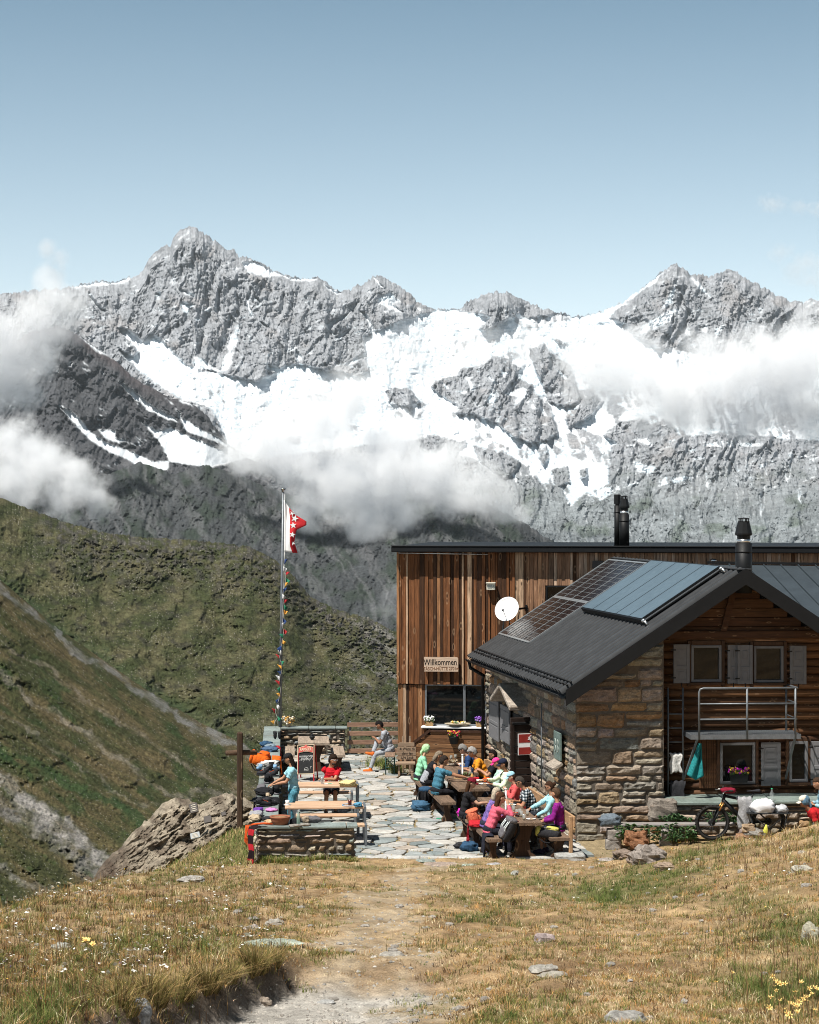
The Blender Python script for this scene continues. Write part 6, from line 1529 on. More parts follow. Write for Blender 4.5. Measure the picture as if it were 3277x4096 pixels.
def star_on(u, v, s, rot, m):
    c = fl_pt(u, v); du = (fl_pt(min(u+.05, 1), v)-fl_pt(max(u-.05, 0), v)).normalized(); dv = Vector((0, 0, 1)); du.y = 0; du.normalize()
    q = MB(); pts = []
    for i in range(10):
        rr_ = s if i % 2 == 0 else s*.42; a = rot+i*math.pi/5; pts.append(c+Vector((math.sin(a)*rr_, -.05, math.cos(a)*rr_)))
    q.poly(pts, .004, (0, -1, 0)); return q.build('star', m, fg)
for (x, y, s, ro) in ((1170, 2053, .08, .5), (1180, 2074, .11, .3), (1174, 2101, .10, -.1), (1171, 2138, .09, .2), (1173, 2172, .07, .8)):
    c = Vector((px_(x), fp0.y-.2, pz(y))); pts = []
    for i in range(10): rr_ = s if i % 2 == 0 else s*.42; a = ro+i*math.pi/5; pts.append(c+Vector((math.sin(a)*rr_, 0, math.cos(a)*rr_)))
    # lay each star on the cloth just in front of it
    best = min((abs(fl_pt(u, v).x-c.x)+abs(fl_pt(u, v).z-c.z), fl_pt(u, v).y) for u in np.linspace(.3, 1, 22) for v in np.linspace(0, 1, 40))
    q = MB(); q.poly([Vector((p.x, best[1]-.03, p.z)) for p in pts], .01, (0, -1, 0)); q.build('star', FW, fg)
ps = thing('prayer_flag_string', 'string of small coloured prayer flags running down the flag pole', 'prayer flags', pbot+Vector((0, 0, 1)))
STR = mat('cord', (.5, .48, .45), .8, .1, 9, 0)
PFC = {'b': (.02, .05, .16), 'w': (.66, .66, .66), 'r': (.38, .025, .03), 'g': (.02, .17, .09), 'y': (.68, .34, .06)}
PM_ = {k: mat('prayer_flag_'+{'b': 'blue', 'w': 'white', 'r': 'red', 'g': 'green', 'y': 'yellow'}[k], c, .85, .12, 14, .1) for k, c in PFC.items()}
zy = [2245, 2272, 2295, 2318, 2338, 2362, 2383, 2405, 2425, 2447, 2479, 2499, 2522, 2541, 2565, 2588, 2608, 2628, 2650, 2670, 2693, 2712, 2731, 2752, 2777, 2800, 2820, 2843, 2870, 2888]
zx = [1138, 1135, 1144, 1144, 1141, 1135, 1131, 1137, 1138, 1137, 1133, 1129, 1136, 1134, 1130, 1127, 1126, 1119, 1126, 1127, 1126, 1119, 1119, 1123, 1122, 1116, 1109, 1102, 1111, 1099]
sp = []
for i, (x, y) in enumerate(zip(zx, zy)): sp.append(Vector((px_(x)-.0, fp0.y-.09, pz(y))))
b = MB(); b.tube([Vector((px_(1139), fp0.y-.05, pz(2210)))]+sp+[tp(-.15, 15.9, LH)], .006, 5); b.build('string', STR, ps)
for i, q in enumerate(sp):
    k = 'bwrgy'[i % 5]; rr_ = random.Random(i*7+1); w = .125*rr_.uniform(.75, 1.1); h = .125*rr_.uniform(.8, 1.15); sk = rr_.uniform(-.09, .05); ph = rr_.random()*6
    if i < 13: sgn = 1
    else: sgn = rr_.choice((1, -1, -1))
    b = MB(); b.sheet(lambda u, v: q+Vector((sgn*u*w*(1-.5*v), .03*math.sin(u*5+ph)-.012, .05-v*h*(1-.35*u)+sk*u)), 5, 4, .004); b.build('prayer_flag', PM_[k], ps)
# ---- sundries at the pole foot: a bunch of dried flowers in a pot
fb = thing('flower_pot', 'pot of pale dried flowers on the wall at the foot of the flag pole', 'flower pot', tp(.22, 15.9, LH))
b = MB(); b.lathe([(.05, 0), (.075, .1), (.08, .11), (.065, .105), (.001, .09)], tp(.22, 15.9, LH), 12); b.build('pot', mat('beige_pot', (.45, .36, .28), .8, .15, 9, .1), fb)
b = MB(); rr_ = random.Random(8)
for i in range(70):
    a = rr_.random()*6.28; q = tp(.22, 15.9, LH)+Vector((math.cos(a)*.17*rr_.random()**.5, math.sin(a)*.1, .1+rr_.random()*.2)); b.col = rr_.choice([(.62, .5, .3), (.6, .32, .08), (.66, .6, .5), (.2, .13, .06), (.25, .2, .09)]); b.blob(q, .026*rr_.uniform(.6, 1.4), None, (6, 4), .3, 2, i)
b.build('flowers', mat('dried_flower', (1, 1, 1), .8, .2, 20, .1, attr=True), fb)

# ---- chalk board
sg = thing('chalk_board', 'black folding chalkboard with red frame and drinks logo on the terrace', 'signboard', G(1215, 3122))
BD = 51.6; cs_ = [P(1177, 2981, BD+.18), P(1245, 2979.5, BD+.10), P(1257.5, 3096, BD-.12), P(1189.5, 3098, BD-.04)]
o_ = cs_[3]; ex = (cs_[2]-cs_[3]); wB = ex.length; ex.normalize(); ez = ((cs_[0]-cs_[3])+(cs_[1]-cs_[2])); hB = ez.length/2; ez = (ez-ex*ez.dot(ex)).normalized(); ey = ez.cross(ex)
KM = Matrix((ex, ey, ez)).transposed().to_4x4(); KM.translation = o_; kr = KM.to_3x3()
REDM = mat('red_lacquer', (.42, .012, .015), .4, .1, 8, .05); CHB = mat('chalk_black', (.012, .013, .014), .7, .3, 20, .05); CHK = mat('chalk', (.6, .6, .58), .9, .15, 40, 0); GOLD = mat('cream_edge', (.62, .52, .36), .6, .1, 9, 0)
b = MB(); b.box(KM @ Vector((wB/2, .01, hB/2)), (wB, .02, hB), kr); b.build('slate_panel', CHB, sg)
b = MB(); e = .016
for (x, z, sx, sz) in ((e/2, hB/2, e, hB), (wB-e/2, hB/2, e, hB), (wB/2, e/2, wB-2*e, e), (wB/2, hB-e/2, wB-2*e, e)): b.box(KM @ Vector((x, -.004, z)), (sx, .03, sz), kr, .003)
b.build('pale_rim', GOLD, sg)
lg = KM @ Matrix.Translation((wB*.5, 0, hB*.84))
def band(x0, x1, zc, hh, bow): return [(x0+(x1-x0)*i/10, zc-hh/2+bow*math.sin(math.pi*i/10)) for i in range(11)]+[(x1-(x1-x0)*i/10, zc+hh/2+bow*math.sin(math.pi*i/10)) for i in range(11)]
b = MB(); b.prism(band(-.19, .19, -.02, .15, .035), -.02, .0, lg); b.build('logo_border', GOLD, sg)
b = MB(); b.prism(band(-.18, .18, -.02, .125, .035), -.026, -.001, lg); b.lathe([(.035, 0), (.035, .008), (.001, .008)], lg @ Vector((0, -.012, .085)), 14, kr @ Matrix.Rotation(R(90), 3, 'X')); b.build('logo_field', mat('logo_red', (.50, .07, .06), .6, .1, 9, 0), sg)
text(sg, 'lettering', 'RAMSEIER', lg @ Matrix.Translation((0, -.028, -.0)), .105, GOLD, .002, bold=.002, sx=.66)
text(sg, 'lettering', 'HAUSGEMACHTER', KM @ Matrix.Translation((wB*.5, -.002, hB*.60)), .066, CHK, .002, sx=.66); text(sg, 'lettering', 'KUCHEN', KM @ Matrix.Translation((wB*.44, -.002, hB*.51)), .085, CHK, .002, sx=.55)
b = MB()
for ch in ([(.15, .31), (.2, .4), (.24, .44), (.30, .36), (.33, .40), (.37, .43), (.41, .36)], [(.31, .33), (.35, .40)], [(.05, .36), (.08, .375), (.1, .36), (.13, .37)], [(.18, .1), (.2, .16), (.26, .17), (.29, .14), (.29, .09), (.18, .09), (.19, .12), (.29, .13)], [(.34, .12), (.35, .19), (.38, .2)]):
    b.tube([KM @ Vector((x, -.002, z)) for x, z in ch], .0045, 4)
b.build_each('chalk_drawing', CHK, sg)
b = MB(); leg0 = G(1215+42, 3126); 
for xx in (.012, wB-.012): b.bar(KM @ Vector((xx, .012, hB)), KM @ Vector((xx+(.0), .0, -.19)), .03, .025)
for xx in (-.0, wB-.0): b.bar(KM @ Vector((xx, .03, hB-.02)), KM @ Vector((xx-.1+.05, .62, -.05)), .03, .025)
b.bar(KM @ Vector((0, .022, hB-.01)), KM @ Vector((wB, .022, hB-.01)), .03, .03); b.build_each('leg', REDM, sg)

# ---- picnic tables and benches on the left
PINE = wood('pale_pine_board', (.50, .33, .215), 'x', .7, .22, False, 7)
def picnic(kind, label, u0, u1, v0, v1, z, planks, group):
    o = thing(kind, label, 'bench' if 'bench' in kind else 'table', tp((u0+u1)/2, (v0+v1)/2), 0, group)
    n = planks; w = (v1-v0)/n
    for i in range(n):
        b = MB(); b.box(TF @ tl((u0+u1)/2-.02, v0+w*(i+.5), z-.02), (u1-u0-.06, w-.008, .042), tr3, .006); b.build('board', PINE, o)
    for u in (u0+.1, u1-.028):
        b = MB()
        b.box(TF @ tl(u, v0+.015, z/2-.0), (.055, .02, z), tr3, .003); b.box(TF @ tl(u, v1-.015, z/2), (.055, .02, z), tr3, .003); b.box(TF @ tl(u, (v0+v1)/2, z-.052 if u < u1-.05 else z-.01), (.055, v1-v0-.05, .02), tr3, .003); b.build('leg_frame', STEEL, o)
    return o
def Vy(Y): return Y-41.1
picnic('picnic_table', 'pine table with steel legs where the man in red sits', .22, 1.80, Vy(44.98), Vy(45.72), .76, 4, 'pine tables on the left terrace')
picnic('picnic_table', 'pine table with steel legs, nearer one with the red drink bottle on it', .12, 1.83, Vy(41.74), Vy(42.44), .76, 4, 'pine tables on the left terrace')
picnic('picnic_bench', 'pine bench the man in red sits on, behind the far pine table', .3, 1.70, Vy(46.08), Vy(46.40), .46, 2, 'pine benches on the left terrace')
picnic('picnic_bench', 'pine bench in front of the far pine table', .25, 1.72, Vy(44.42), Vy(44.74), .46, 2, 'pine benches on the left terrace')
picnic('picnic_bench', 'pine bench behind the near pine table', .35, 1.72, Vy(42.56), Vy(42.88), .46, 2, 'pine benches on the left terrace')
picnic('picnic_bench', 'pine bench in front of the near pine table, nearest the stone wall', .2, 1.83, Vy(41.25), Vy(41.55), .46, 2, 'pine benches on the left terrace')

# ---- rustic tables and benches
RW = wood('rustic_plank', (.15, .10, .068), 'y', .8, .4, False, 7); RL_ = wood('rustic_leg', (.06, .033, .02), 'z', .8, .4, False, 7)
def rustic(kind, label, x, y, w, L, z, group, bdir=(-.13, .9915), th=.06, cat=None, tone=None):
    B_ = Vector((bdir[0], bdir[1], 0)).normalized(); A_ = Vector((B_.y, -B_.x, 0)); M = frame((x, y, 0), A_); m3 = M.to_3x3()
    o = thing(kind, label, cat or ('bench' if 'bench' in kind else 'table'), M @ Vector((w/2, L/2, 0)), math.atan2(A_.y, A_.x), group)
    n = 2 if w > .5 else 1
    b = MB(); rr_ = random.Random(int(x*97+y*13))
    for i in range(n):
        pw = w/n; jj = [rr_.uniform(-.012, .012) for _ in range(4)]
        b.prism([(i*pw+.003, z-th), ((i+1)*pw-.003, z-th), ((i+1)*pw-.003+jj[1], z), (i*pw+.003+jj[0], z)], rr_.uniform(-.01, .02), L-rr_.uniform(0, .03), M)
    b.build('top', tone or RW, o)
    for v in (.22, L-.28):
        b = MB(); hw = w*.36
        pr_ = [(w/2-hw, 0), (w/2-hw, .06), (w/2-hw*.62, .12), (w/2-hw*.5, z*.45), (w/2-hw*.72, z*.75), (w/2-hw*1.05, z-th), (w/2+hw*1.05, z-th), (w/2+hw*.72, z*.75), (w/2+hw*.5, z*.45), (w/2+hw*.62, .12), (w/2+hw, .06), (w/2+hw, 0)]
        b.prism(pr_, v-.04, v+.04, M); b.build('leg', RL_, o)
    b = MB(); b.box(M @ Vector((w/2, L/2-.03, z*.42)), (.05, L-.4, .1), m3, .008); b.build('stretcher', RL_, o); return o
RG, RB_ = 'dark rustic tables by the hut', 'dark rustic benches by the hut'
rustic('rustic_table', 'dark rustic wooden table nearest the meadow, with the glasses and bread bowl', 1.93, 39.78, .72, 1.85, .74, RG)
rustic('rustic_table', 'dark rustic wooden table between the woman in the maroon cap and the man in plaid', 1.69, 41.68, .7, 1.75, .74, RG)
rustic('rustic_table', 'dark rustic wooden table with the small potted plant and bottles, before the man in teal', 1.095, 44.6, .72, 2.25, .75, RG)
rustic('rustic_table', 'dark rustic wooden table at the far end, in front of the timber screen', .98, 47.25, .66, 2.1, .75, RG)
rustic('rustic_bench', 'rustic bench carrying the woman in the pink jacket, nearest the meadow', 1.54, 39.57, .30, 1.38, .45, RB_)
rustic('rustic_bench', 'rustic bench with the red backpack, under the woman in the maroon cap', 1.25, 41.05, .32, 1.85, .45, RB_)
rustic('rustic_bench', 'rustic bench under the man in the teal shirt', .70, 44.6, .34, 2.2, .45, RB_)
rustic('rustic_bench', 'rustic bench under the people in the green hoodie and the black vest', .31, 46.9, .34, 2.25, .45, RB_)
TANW = wood('tan_back_board', (.36, .22, .12), 'y', .75, .3, False, 7)
def backbench(label, x, y, w, L, bdir=(-.15, .989)):
    o = rustic('wall_bench', label, x, y, w, L, .45, 'benches with tan backrests along the hut wall', bdir, cat='bench')
    B_ = Vector((bdir[0], bdir[1], 0)).normalized(); A_ = Vector((B_.y, -B_.x, 0)); M = frame((x, y, 0), A_); m3 = M.to_3x3()
    b = MB(); b.box(M @ Vector((w+.06, L/2, .77)), (.05, L+.05, .22), m3, .01); b.build('backrest', TANW, o)
    for v in (.04, L-.04):
        b = MB(); b.box(M @ Vector((w+.0, v, .44)), (.07, .09, .86), m3, .01); b.build('back_post', TANW, o)
    return o
backbench('long wall bench with tan backrest behind the four people at the front table', 2.80, 39.72, .42, 4.3)
backbench('long wall bench with tan backrest behind the people at the back tables', 2.06, 45.0, .40, 4.0)
rustic('rustic_table', 'weathered plank table with dark legs against the far terrace wall', -2.95, 53.1, .84, 1.7, .79, 'weathered furniture by the far wall', (-.0616, .998), tone=wood('grey_plank_top', (.30, .235, .18), 'y', .8, .35, False, 6))
rustic('rustic_bench', 'weathered plank bench right of the plank table by the far wall', -2.06, 53.2, .36, 2.1, .46, 'weathered furniture by the far wall', (-.0616, .998), tone=wood('grey_plank_top', (.30, .235, .18), 'y', .8, .35, False, 6))
rustic('rustic_bench', 'weathered plank bench half hidden behind the chalkboard', -3.36, 53.2, .30, 2.1, .46, 'weathered furniture by the far wall', (-.0616, .998), tone=wood('grey_plank_top', (.30, .235, .18), 'y', .8, .35, False, 6))
# ---- stone seat block and step beside the front table
o = rock('step_slab', 'pale stone slab step at the near end of the wall bench', 'stone slab', (3.18, 39.95, .03), (.58, 1.0, .15), (.44, .44, .42), 3, None, 0.05, (20, 12), .06, .2, pw=.25)
# ---- carved bench at the timber corner
cb = thing('carved_bench', 'small wooden bench with carved lettering boards at the timber building corner', 'bench', G(1620, 3105))
CY_ = 52.9; CW = wood('grey_carved_board', (.27, .19, .13), 'x', .8, .3, False, 7)
q0 = P(1583, 3050, CY_-.35); sz_ = H-(3050-CY)/F*(CY_-.35)
b = MB(); b.box(P(1622, 3052, CY_-.32), (.52, .36, .05), None, .015); b.build('seat', CW, cb)
for x in (1597, 1650):
    b = MB(); c = P(x, 3052, CY_-.32); b.box((c.x, c.y, c.z/2-.02), (.06, .22, c.z-.02), None, .01); b.build('leg', CW, cb)
tx = ('', '& Wenn du', 'dann lau', 'Urs Loub')
for i, yy in enumerate((2978, 2995, 3013, 3030)):
    c = P(1626, yy, CY_); b = MB(); w = .42 if i == 0 else .5
    b.prism([(-w/2, -.05), (w/2, -.045), (w/2, .05), (-w/2+.04, .055), (-w/2-.02, .01)], -.02, .02, Matrix.Translation(c)); bd_ = b.build('back_board', CW, cb)
    if tx[i]: text(cb, 'lettering', tx[i], Matrix.Translation(c+Vector((.02, -.022, 0))), .095, INK, .002, italic=.2, sx=.9)
for x in (1612, 1640):
    b = MB(); c = P(x, 3005, CY_); b.box((c.x, c.y+.035, .5), (.05, .03, 1.0), None, .008); b.build('back_post', CW, cb)
# ---- folding bench for the man on the phone
o = thing('folding_bench', 'folding beer bench with green legs at the timber corner', 'bench', G(1555, 3085))
b = MB(); BW = wood('old_bench_board', (.20, .13, .09), 'y', .8, .3, False, 7); c0 = P(1557, 3020, 52.6); b.box((c0.x+.02, c0.y+.75, .50), (.27, 1.6, .035), None, .008); b.build('seat', BW, o)
GRN = mat('green_steel', (.03, .09, .075), .5, .1, 8, .05)
for yy in (c0.y+.12, c0.y+1.4):
    b = MB(); b.tube([(c0.x-.1, yy, .48), (c0.x-.09, yy, .0)], .014, 6); b.tube([(c0.x+.14, yy, .48), (c0.x+.13, yy, .0)], .014, 6); b.tube([(c0.x-.1, yy, .2), (c0.x+.14, yy, .2)], .01, 6)
    b.tube([(c0.x-.1, yy, .46), (c0.x+.14, yy, .22)], .008, 5); b.tube([(c0.x+.14, yy, .46), (c0.x-.1, yy, .22)], .008, 5); b.build('leg_frame', GRN, o)
# ---- parasol poles standing in the tables
for (x, yb, yt, Y, lab) in ((1850.5, 3107, 3020, 46.75, 'white parasol pole in the table with the potted plant'), (2023.5, 3244, 3156, 41.65, 'white parasol pole in the table next to the woman in pink')):
    p = P(x, yb, Y); q = P(x, yt, Y); o = thing('parasol_pole', lab, 'pole', p, 0, 'white parasol poles')
    b = MB(); b.tube([(p.x, p.y, .02), q], .019, 8); b.build('pole', WHITE, o); b = MB(); b.lathe([(.024, -.02), (.024, .02), (.001, .022)], q, 8); b.build('cap', WHITE, o)
    b = MB(); b.lathe([(.16, .0), (.16, .035), (.05, .05), (.03, .1), (.001, .1)], (p.x, p.y, .0), 14); b.build('base', STEEL, o)
# ================================================================ people
def cloth(name, col, sc=22, var=.18, rough=.85):
    if name in _MC: return _MC[name]
    t = NT(name); v = t.coord((1, 1, .6)); n1 = t.noise(v, sc*.6, 4, .6, 1.2); n2 = t.noise(v, sc*9, 2)
    c = t.mix(1.0, col, t.ramp(n1, [(.3, 1-var), (.7, 1+var)]), 'MULTIPLY')
    _MC[name] = t.bsdf(c, rough, 0, .15, t.math('ADD', n1, t.math('MULTIPLY', n2, .12)), .9, .03); return _MC[name]
SKIN = {}
def skin(tone):
    c = {'fair': (.52, .30, .20), 'tan': (.40, .20, .115), 'brown': (.25, .115, .062)}[tone]
    if tone not in SKIN: SKIN[tone] = mat('skin_'+tone, c, .55, .10, 20, .15, .004, 0, .35)
    return SKIN[tone]
EYEW = mat('eye_white', (.62, .60, .57), .3, .05, 9, 0); EYED = mat('eye_dark', (.02, .012, .009), .25, .1, 9, 0); LIP = mat('lip', (.30, .10, .08), .5, .1, 9, 0)
LENS = mat('dark_lens', (.008, .008, .01), .12, .1, 4, 0, .0, 0, .8)
def ik(S, T, l1, l2, hint):
    S, T, hint = Vector(S), Vector(T), Vector(hint); d = T-S; L = d.length; mx = (l1+l2)*.995
    if L > mx: T = S+d*(mx/L); d = T-S; L = mx
    L = max(L, abs(l1-l2)+.02); n = d.normalized(); a = (l1*l1-l2*l2+L*L)/(2*L); h = math.sqrt(max(l1*l1-a*a, 0))
    p = hint-n*hint.dot(n)
    if p.length < 1e-5: p = n.orthogonal()
    return S+n*a+p.normalized()*h, T
def live(o, vox, it=3, fac=.5):
    m = o.modifiers.new('fuse', 'REMESH'); m.mode = 'VOXEL'; m.voxel_size = vox; m.use_smooth_shade = True
    s = o.modifiers.new('relax', 'SMOOTH'); s.factor = fac; s.iterations = it; return o
def fold(rr, X, a=.055):
    return [q*(1+a*math.sin(i*1.75+X*3.1)+a*.6*math.sin(i*.9+X*7)) for i, q in enumerate(rr)]
def curve(pts, n=5):
    """Catmull-Rom through (point, radius) pairs"""
    P_ = [Vector(p) for p, r in pts]; r = [q for p, q in pts]; out = []; ro = []
    for i in range(len(P_)-1):
        a, b, c, d = P_[max(i-1, 0)], P_[i], P_[i+1], P_[min(i+2, len(P_)-1)]
        for k in range(n):
            t = k/n; out.append(.5*((2*b)+(c-a)*t+(2*a-5*b+4*c-d)*t*t+(3*b-a-3*c+d)*t**3)); ro.append(r[i]+(r[i+1]-r[i])*t)
    out.append(P_[-1]); ro.append(r[-1]); return out, ro
def person(label, X, Y, z, az, lean=8, side=0, seat=True, s=1.0, tone='tan', head=(0, 0), hands=None, feet=None, knees=None, top=None, sleeve='short', legs=None, shorts=False, shoe=(.05, .045, .04), hair=('short', (.03, .018, .012)), cap=None, glasses=False, beard=None, extra=None, girth=1.0, group='people resting at the hut', elbows=None, hood=None):
    a = R(az); fw = Vector((math.sin(a), math.cos(a), 0)); rt = Vector((math.cos(a), -math.sin(a), 0)); up = Vector((0, 0, 1))
    o = thing('person', label, 'person', (X, Y, 0 if z > .3 else z), -a, group)
    hipz = (z+.10*s) if seat else z+.90*s
    P0 = Vector((X, Y, hipz)); th = R(lean)
    L = lambda v: P0+rt*v[0]*s+fw*v[1]*s+up*v[2]*s                  # local offset from the pelvis
    t = (up*math.cos(th)+fw*math.sin(th)+rt*math.sin(R(side))).normalized(); bk = (fw*math.cos(th)-up*math.sin(th))
    sp = lambda k, b=0: P0+t*k*s+bk*b*s
    nb = sp(.50, .0); hp = th*.45+R(head[1])                          # head leans part of the way with the back
    hy = a+R(head[0]); hf = Vector((math.sin(hy), math.cos(hy), 0)); hr = Vector((math.cos(hy), -math.sin(hy), 0))
    hu = up*math.cos(hp)+hf*math.sin(hp); hfw = hf*math.cos(hp)-up*math.sin(hp)
    hc = nb+t*.06*s+hu*.135*s+hfw*.02*s
    HM = Matrix((hr, hfw, hu)).transposed(); HT = HM.to_4x4(); HT.translation = hc; HT = HT @ Matrix.Scale(s, 4)
    sh = [sp(.455)+rt*.175*s*q for q in (-1, 1)]; hip = [P0+rt*.088*s*q-t*.02 for q in (-1, 1)]
    hands = hands or [(-.16, .36, .22), (.16, .36, .22)]
    if feet is None: feet = [(-.11, .42, -(hipz-z*(0 if seat else 1))/s+.075), (.11, .42, -(hipz-0)/s+.075)] if seat else [(-.1, .02, -.83), (.1, .0, -.83)]
    arm, leg = [], []
    for k, q in enumerate((-1, 1)):
        hnt = (rt*q*.8-up*.7-fw*.4) if not elbows else (rt*elbows[k][0]+fw*elbows[k][1]+up*elbows[k][2])
        T = hands[k] if isinstance(hands[k], Vector) else L(hands[k]); e, w = ik(sh[k], T, .285*s, .25*s, hnt); arm.append((sh[k], e, w))
        T = feet[k] if isinstance(feet[k], Vector) else L(feet[k]); hn = (fw+up*.9) if seat else fw
        if knees: hn = rt*knees[k][0]+fw*knees[k][1]+up*knees[k][2]
        e, w = ik(hip[k], T, .42*s, .41*s, hn); leg.append((hip[k], e, w))
    g = girth
    # ---- body: one fused surface
    b = MB()
    pts, rr = curve([(sp(-.06), .10*s), (sp(.08), .115*s*g), (sp(.25), .12*s*g), (sp(.40), .125*s), (sp(.47), .09*s), (sp(.52), .055*s), (hc-hu*.06*s, .05*s)]); b.tube(pts, rr, 12, True, (1.15, .82), bk)
    for k, q in enumerate((-1, 1)):
        S, e, w = arm[k]; pts, rr = curve([(S-rt*q*.03*s, .052*s), (S.lerp(e, .45), .047*s), (e, .038*s), (e.lerp(w, .35), .040*s), (w, .027*s)]); b.tube(pts, rr, 8)
        d = (w-e).normalized(); sd = d.cross(up); sd = sd.normalized() if sd.length > .1 else rt; nn = sd.cross(d)
        M_ = Matrix((sd, d, nn)).transposed(); pc = w+d*.045*s; b.blob(pc, (.038*s, .052*s, .016*s), M_, (10, 7))
        inn = -q if (sd.dot(rt) > 0) else q
        for f_, (fx, fl_) in enumerate(((-.028, .062), (-.0095, .074), (.0095, .070), (.028, .054))):
            r0 = pc+sd*fx*s+d*.042*s; m_ = r0+d*fl_*.5*s-nn*.006*s; e_ = r0+d*fl_*.86*s-nn*.034*s; b.tube([r0-d*.02*s, m_, e_], [.0095*s, .0088*s, .0072*s], 6)
        r0 = pc+sd*inn*.03*s-d*.015*s; b.tube([r0, r0+sd*inn*.024*s+d*.03*s-nn*.012*s, r0+sd*inn*.022*s+d*.056*s-nn*.026*s], [.011*s, .0105*s, .0085*s], 6)
        S, e, w = leg[k]; pts, rr = curve([(S, .078*s*g), (S.lerp(e, .5), .070*s*g), (e, .050*s), (e.lerp(w, .32), .052*s), (e.lerp(w, .75), .034*s), (w, .031*s)]); b.tube(pts, rr, 9)
        ff = (fw*1.0+up*0) if not (knees and len(knees[k]) > 3) else Vector(knees[k][3]); b.blob(w+ff*.06*s-up*.045*s, (.036*s, .105*s, .032*s), Matrix((ff.cross(up).normalized(), ff, ff.cross(up).normalized().cross(ff))).transposed(), (10, 7))
    # head
    nu, nv = 22, 16; vs = []
    for i in range(nv+1):
        ph = math.pi*i/nv
        for j in range(nu):
            q = 2*math.pi*j/nu; x, y, zz = math.sin(ph)*math.cos(q), math.sin(ph)*math.sin(q), math.cos(ph)
            rx, ry, rz = .076, .096, .118
            if zz < 0: rx *= 1-.30*zz*zz; ry *= 1-.10*zz*zz
            v = Vector((x*rx, y*ry+(.012 if zz < -.3 else 0)*max(0, y), zz*rz))
            if y > 0:
                G_ = lambda cx_, cz_, sx_, sz_: math.exp(-((x-cx_)/sx_)**2-((zz-cz_)/sz_)**2)
                v.y += .026*G_(0, -.12, .16, .2)-.012*(G_(.36, .10, .2, .16)+G_(-.36, .10, .2, .16))+.006*G_(0, .30, .5, .12)+.007*G_(0, -.52, .3, .1)-.006*G_(0, -.42, .35, .05)+.012*G_(0, -.82, .3, .2)
            vs.append(HT @ v)
    b._add(vs, [(i*nu+j, (i+1)*nu+j, (i+1)*nu+(j+1) % nu, i*nu+(j+1) % nu) for i in range(nv) for j in range(nu)], True)
    for q in (-1, 1): b.blob(HT @ Vector((q*.078, -.008, -.005)), (.012*s, .022*s, .034*s), HM, (8, 6))
    body = live(b.build('body', skin(tone), o), .0095*max(s, .9), 2)
    # ---- face details
    if not glasses:
        for q in (-1, 1):
            b = MB(); b.blob(HT @ Vector((q*.031, .079, .012)), (.013*s, .010*s, .008*s), HM, (8, 6)); ey = b.build('eye', EYEW, o); b = MB(); b.blob(HT @ Vector((q*.031, .0865, .012)), (.0065*s, .005*s, .0065*s), HM, (6, 5)); b.build('pupil', EYED, ey)
    else:
        b = MB()
        for q in (-1, 1): b.blob(HT @ Vector((q*.034, .090, .016)), (.032*s, .012*s, .022*s), HM, (10, 7))
        b.bar(HT @ Vector((-.06, .09, .024)), HT @ Vector((.06, .09, .024)), .008*s, .01*s)
        for q in (-1, 1): b.bar(HT @ Vector((q*.066, .085, .022)), HT @ Vector((q*.082, -.01, .02)), .006*s, .010*s)
        b.build('sunglasses' if glasses != 'clear' else 'spectacles', LENS if glasses is True or glasses == 'clear' else mat('pale_lens_frame', (.5, .55, .6), .15, .3, 6, 0, 0, .4, .8), o)
    b = MB(); b.blob(HT @ Vector((0, .090, -.052)), (.022*s, .008*s, .007*s), HM, (8, 6)); b.build('mouth', LIP, o)
    # ---- hair, cap, hood
    if hair:
        st, hcol = hair; hm = mat('hair_%d_%d_%d' % tuple(int(c*999) for c in hcol), hcol, .85, .5, 60, .6, .008, 0, .08, (1, 1, .35))
        b = MB(); nz = {'short': .10, 'curly': .34, 'long': .10, 'bob': .08, 'bun': .08}[st]; ex_ = {'curly': .016}.get(st, .007)
        nu, nv = 22, 14; vs = []
        from mathutils import noise as mn
        for i in range(nv+1):
            ph = math.pi*i/nv
            for j in range(nu):
                q = 2*math.pi*j/nu; d = Vector((math.sin(ph)*math.cos(q), math.sin(ph)*math.sin(q), math.cos(ph)))
                k = 1+nz*.5*mn.noise(d*5.5+Vector((X*9, Y*7, 1)))+nz*.35*mn.noise(d*13+Vector((X*5, Y*3, 4)))
                v = Vector((d.x*(.080+ex_)*k, d.y*(.098+ex_)*k-.004, d.z*(.118+ex_)*k+.004))
                lim = .035 if d.y > .25 else (-.035 if d.y > -.2 else -.085)
                if d.y > .25: v.y -= max(0, (.06-v.z))*.9
                if v.z < lim:
                    v.z = lim+(v.z-lim)*.12; v.x *= .90; v.y *= .90
                vs.append(HT @ v)
        b._add(vs, [(i*nu+j, (i+1)*nu+j, (i+1)*nu+(j+1) % nu, i*nu+(j+1) % nu) for i in range(nv) for j in range(nu)], True)
        if st in ('long', 'bob'):
            ln = .23 if st == 'long' else .12
            pts, rr = curve([(HT @ Vector((0, -.03, .05)), .085*s), (HT @ Vector((0, -.055, -.05)), .090*s), (HT @ Vector((0, -.06, -.05-ln*.6)), .085*s), (HT @ Vector((0, -.045, -.06-ln)), .05*s)]); b.tube(pts, rr, 12, True, (1, .62), HM @ Vector((0, 1, 0)))
        if st == 'bun': b.blob(HT @ Vector((0, -.115, .05)), .04*s, None, (10, 8), .2, 3, 2)
        b.build('hair', hm, o)
    if beard:
        b = MB(); b.blob(HT @ Vector((0, .045, -.078)), (.062*s, .058*s, .042*s), HM, (12, 8), .12, 5, 3); b.build('beard', mat('beard_dark', beard, .7, .4, 60, .5, .006), o)
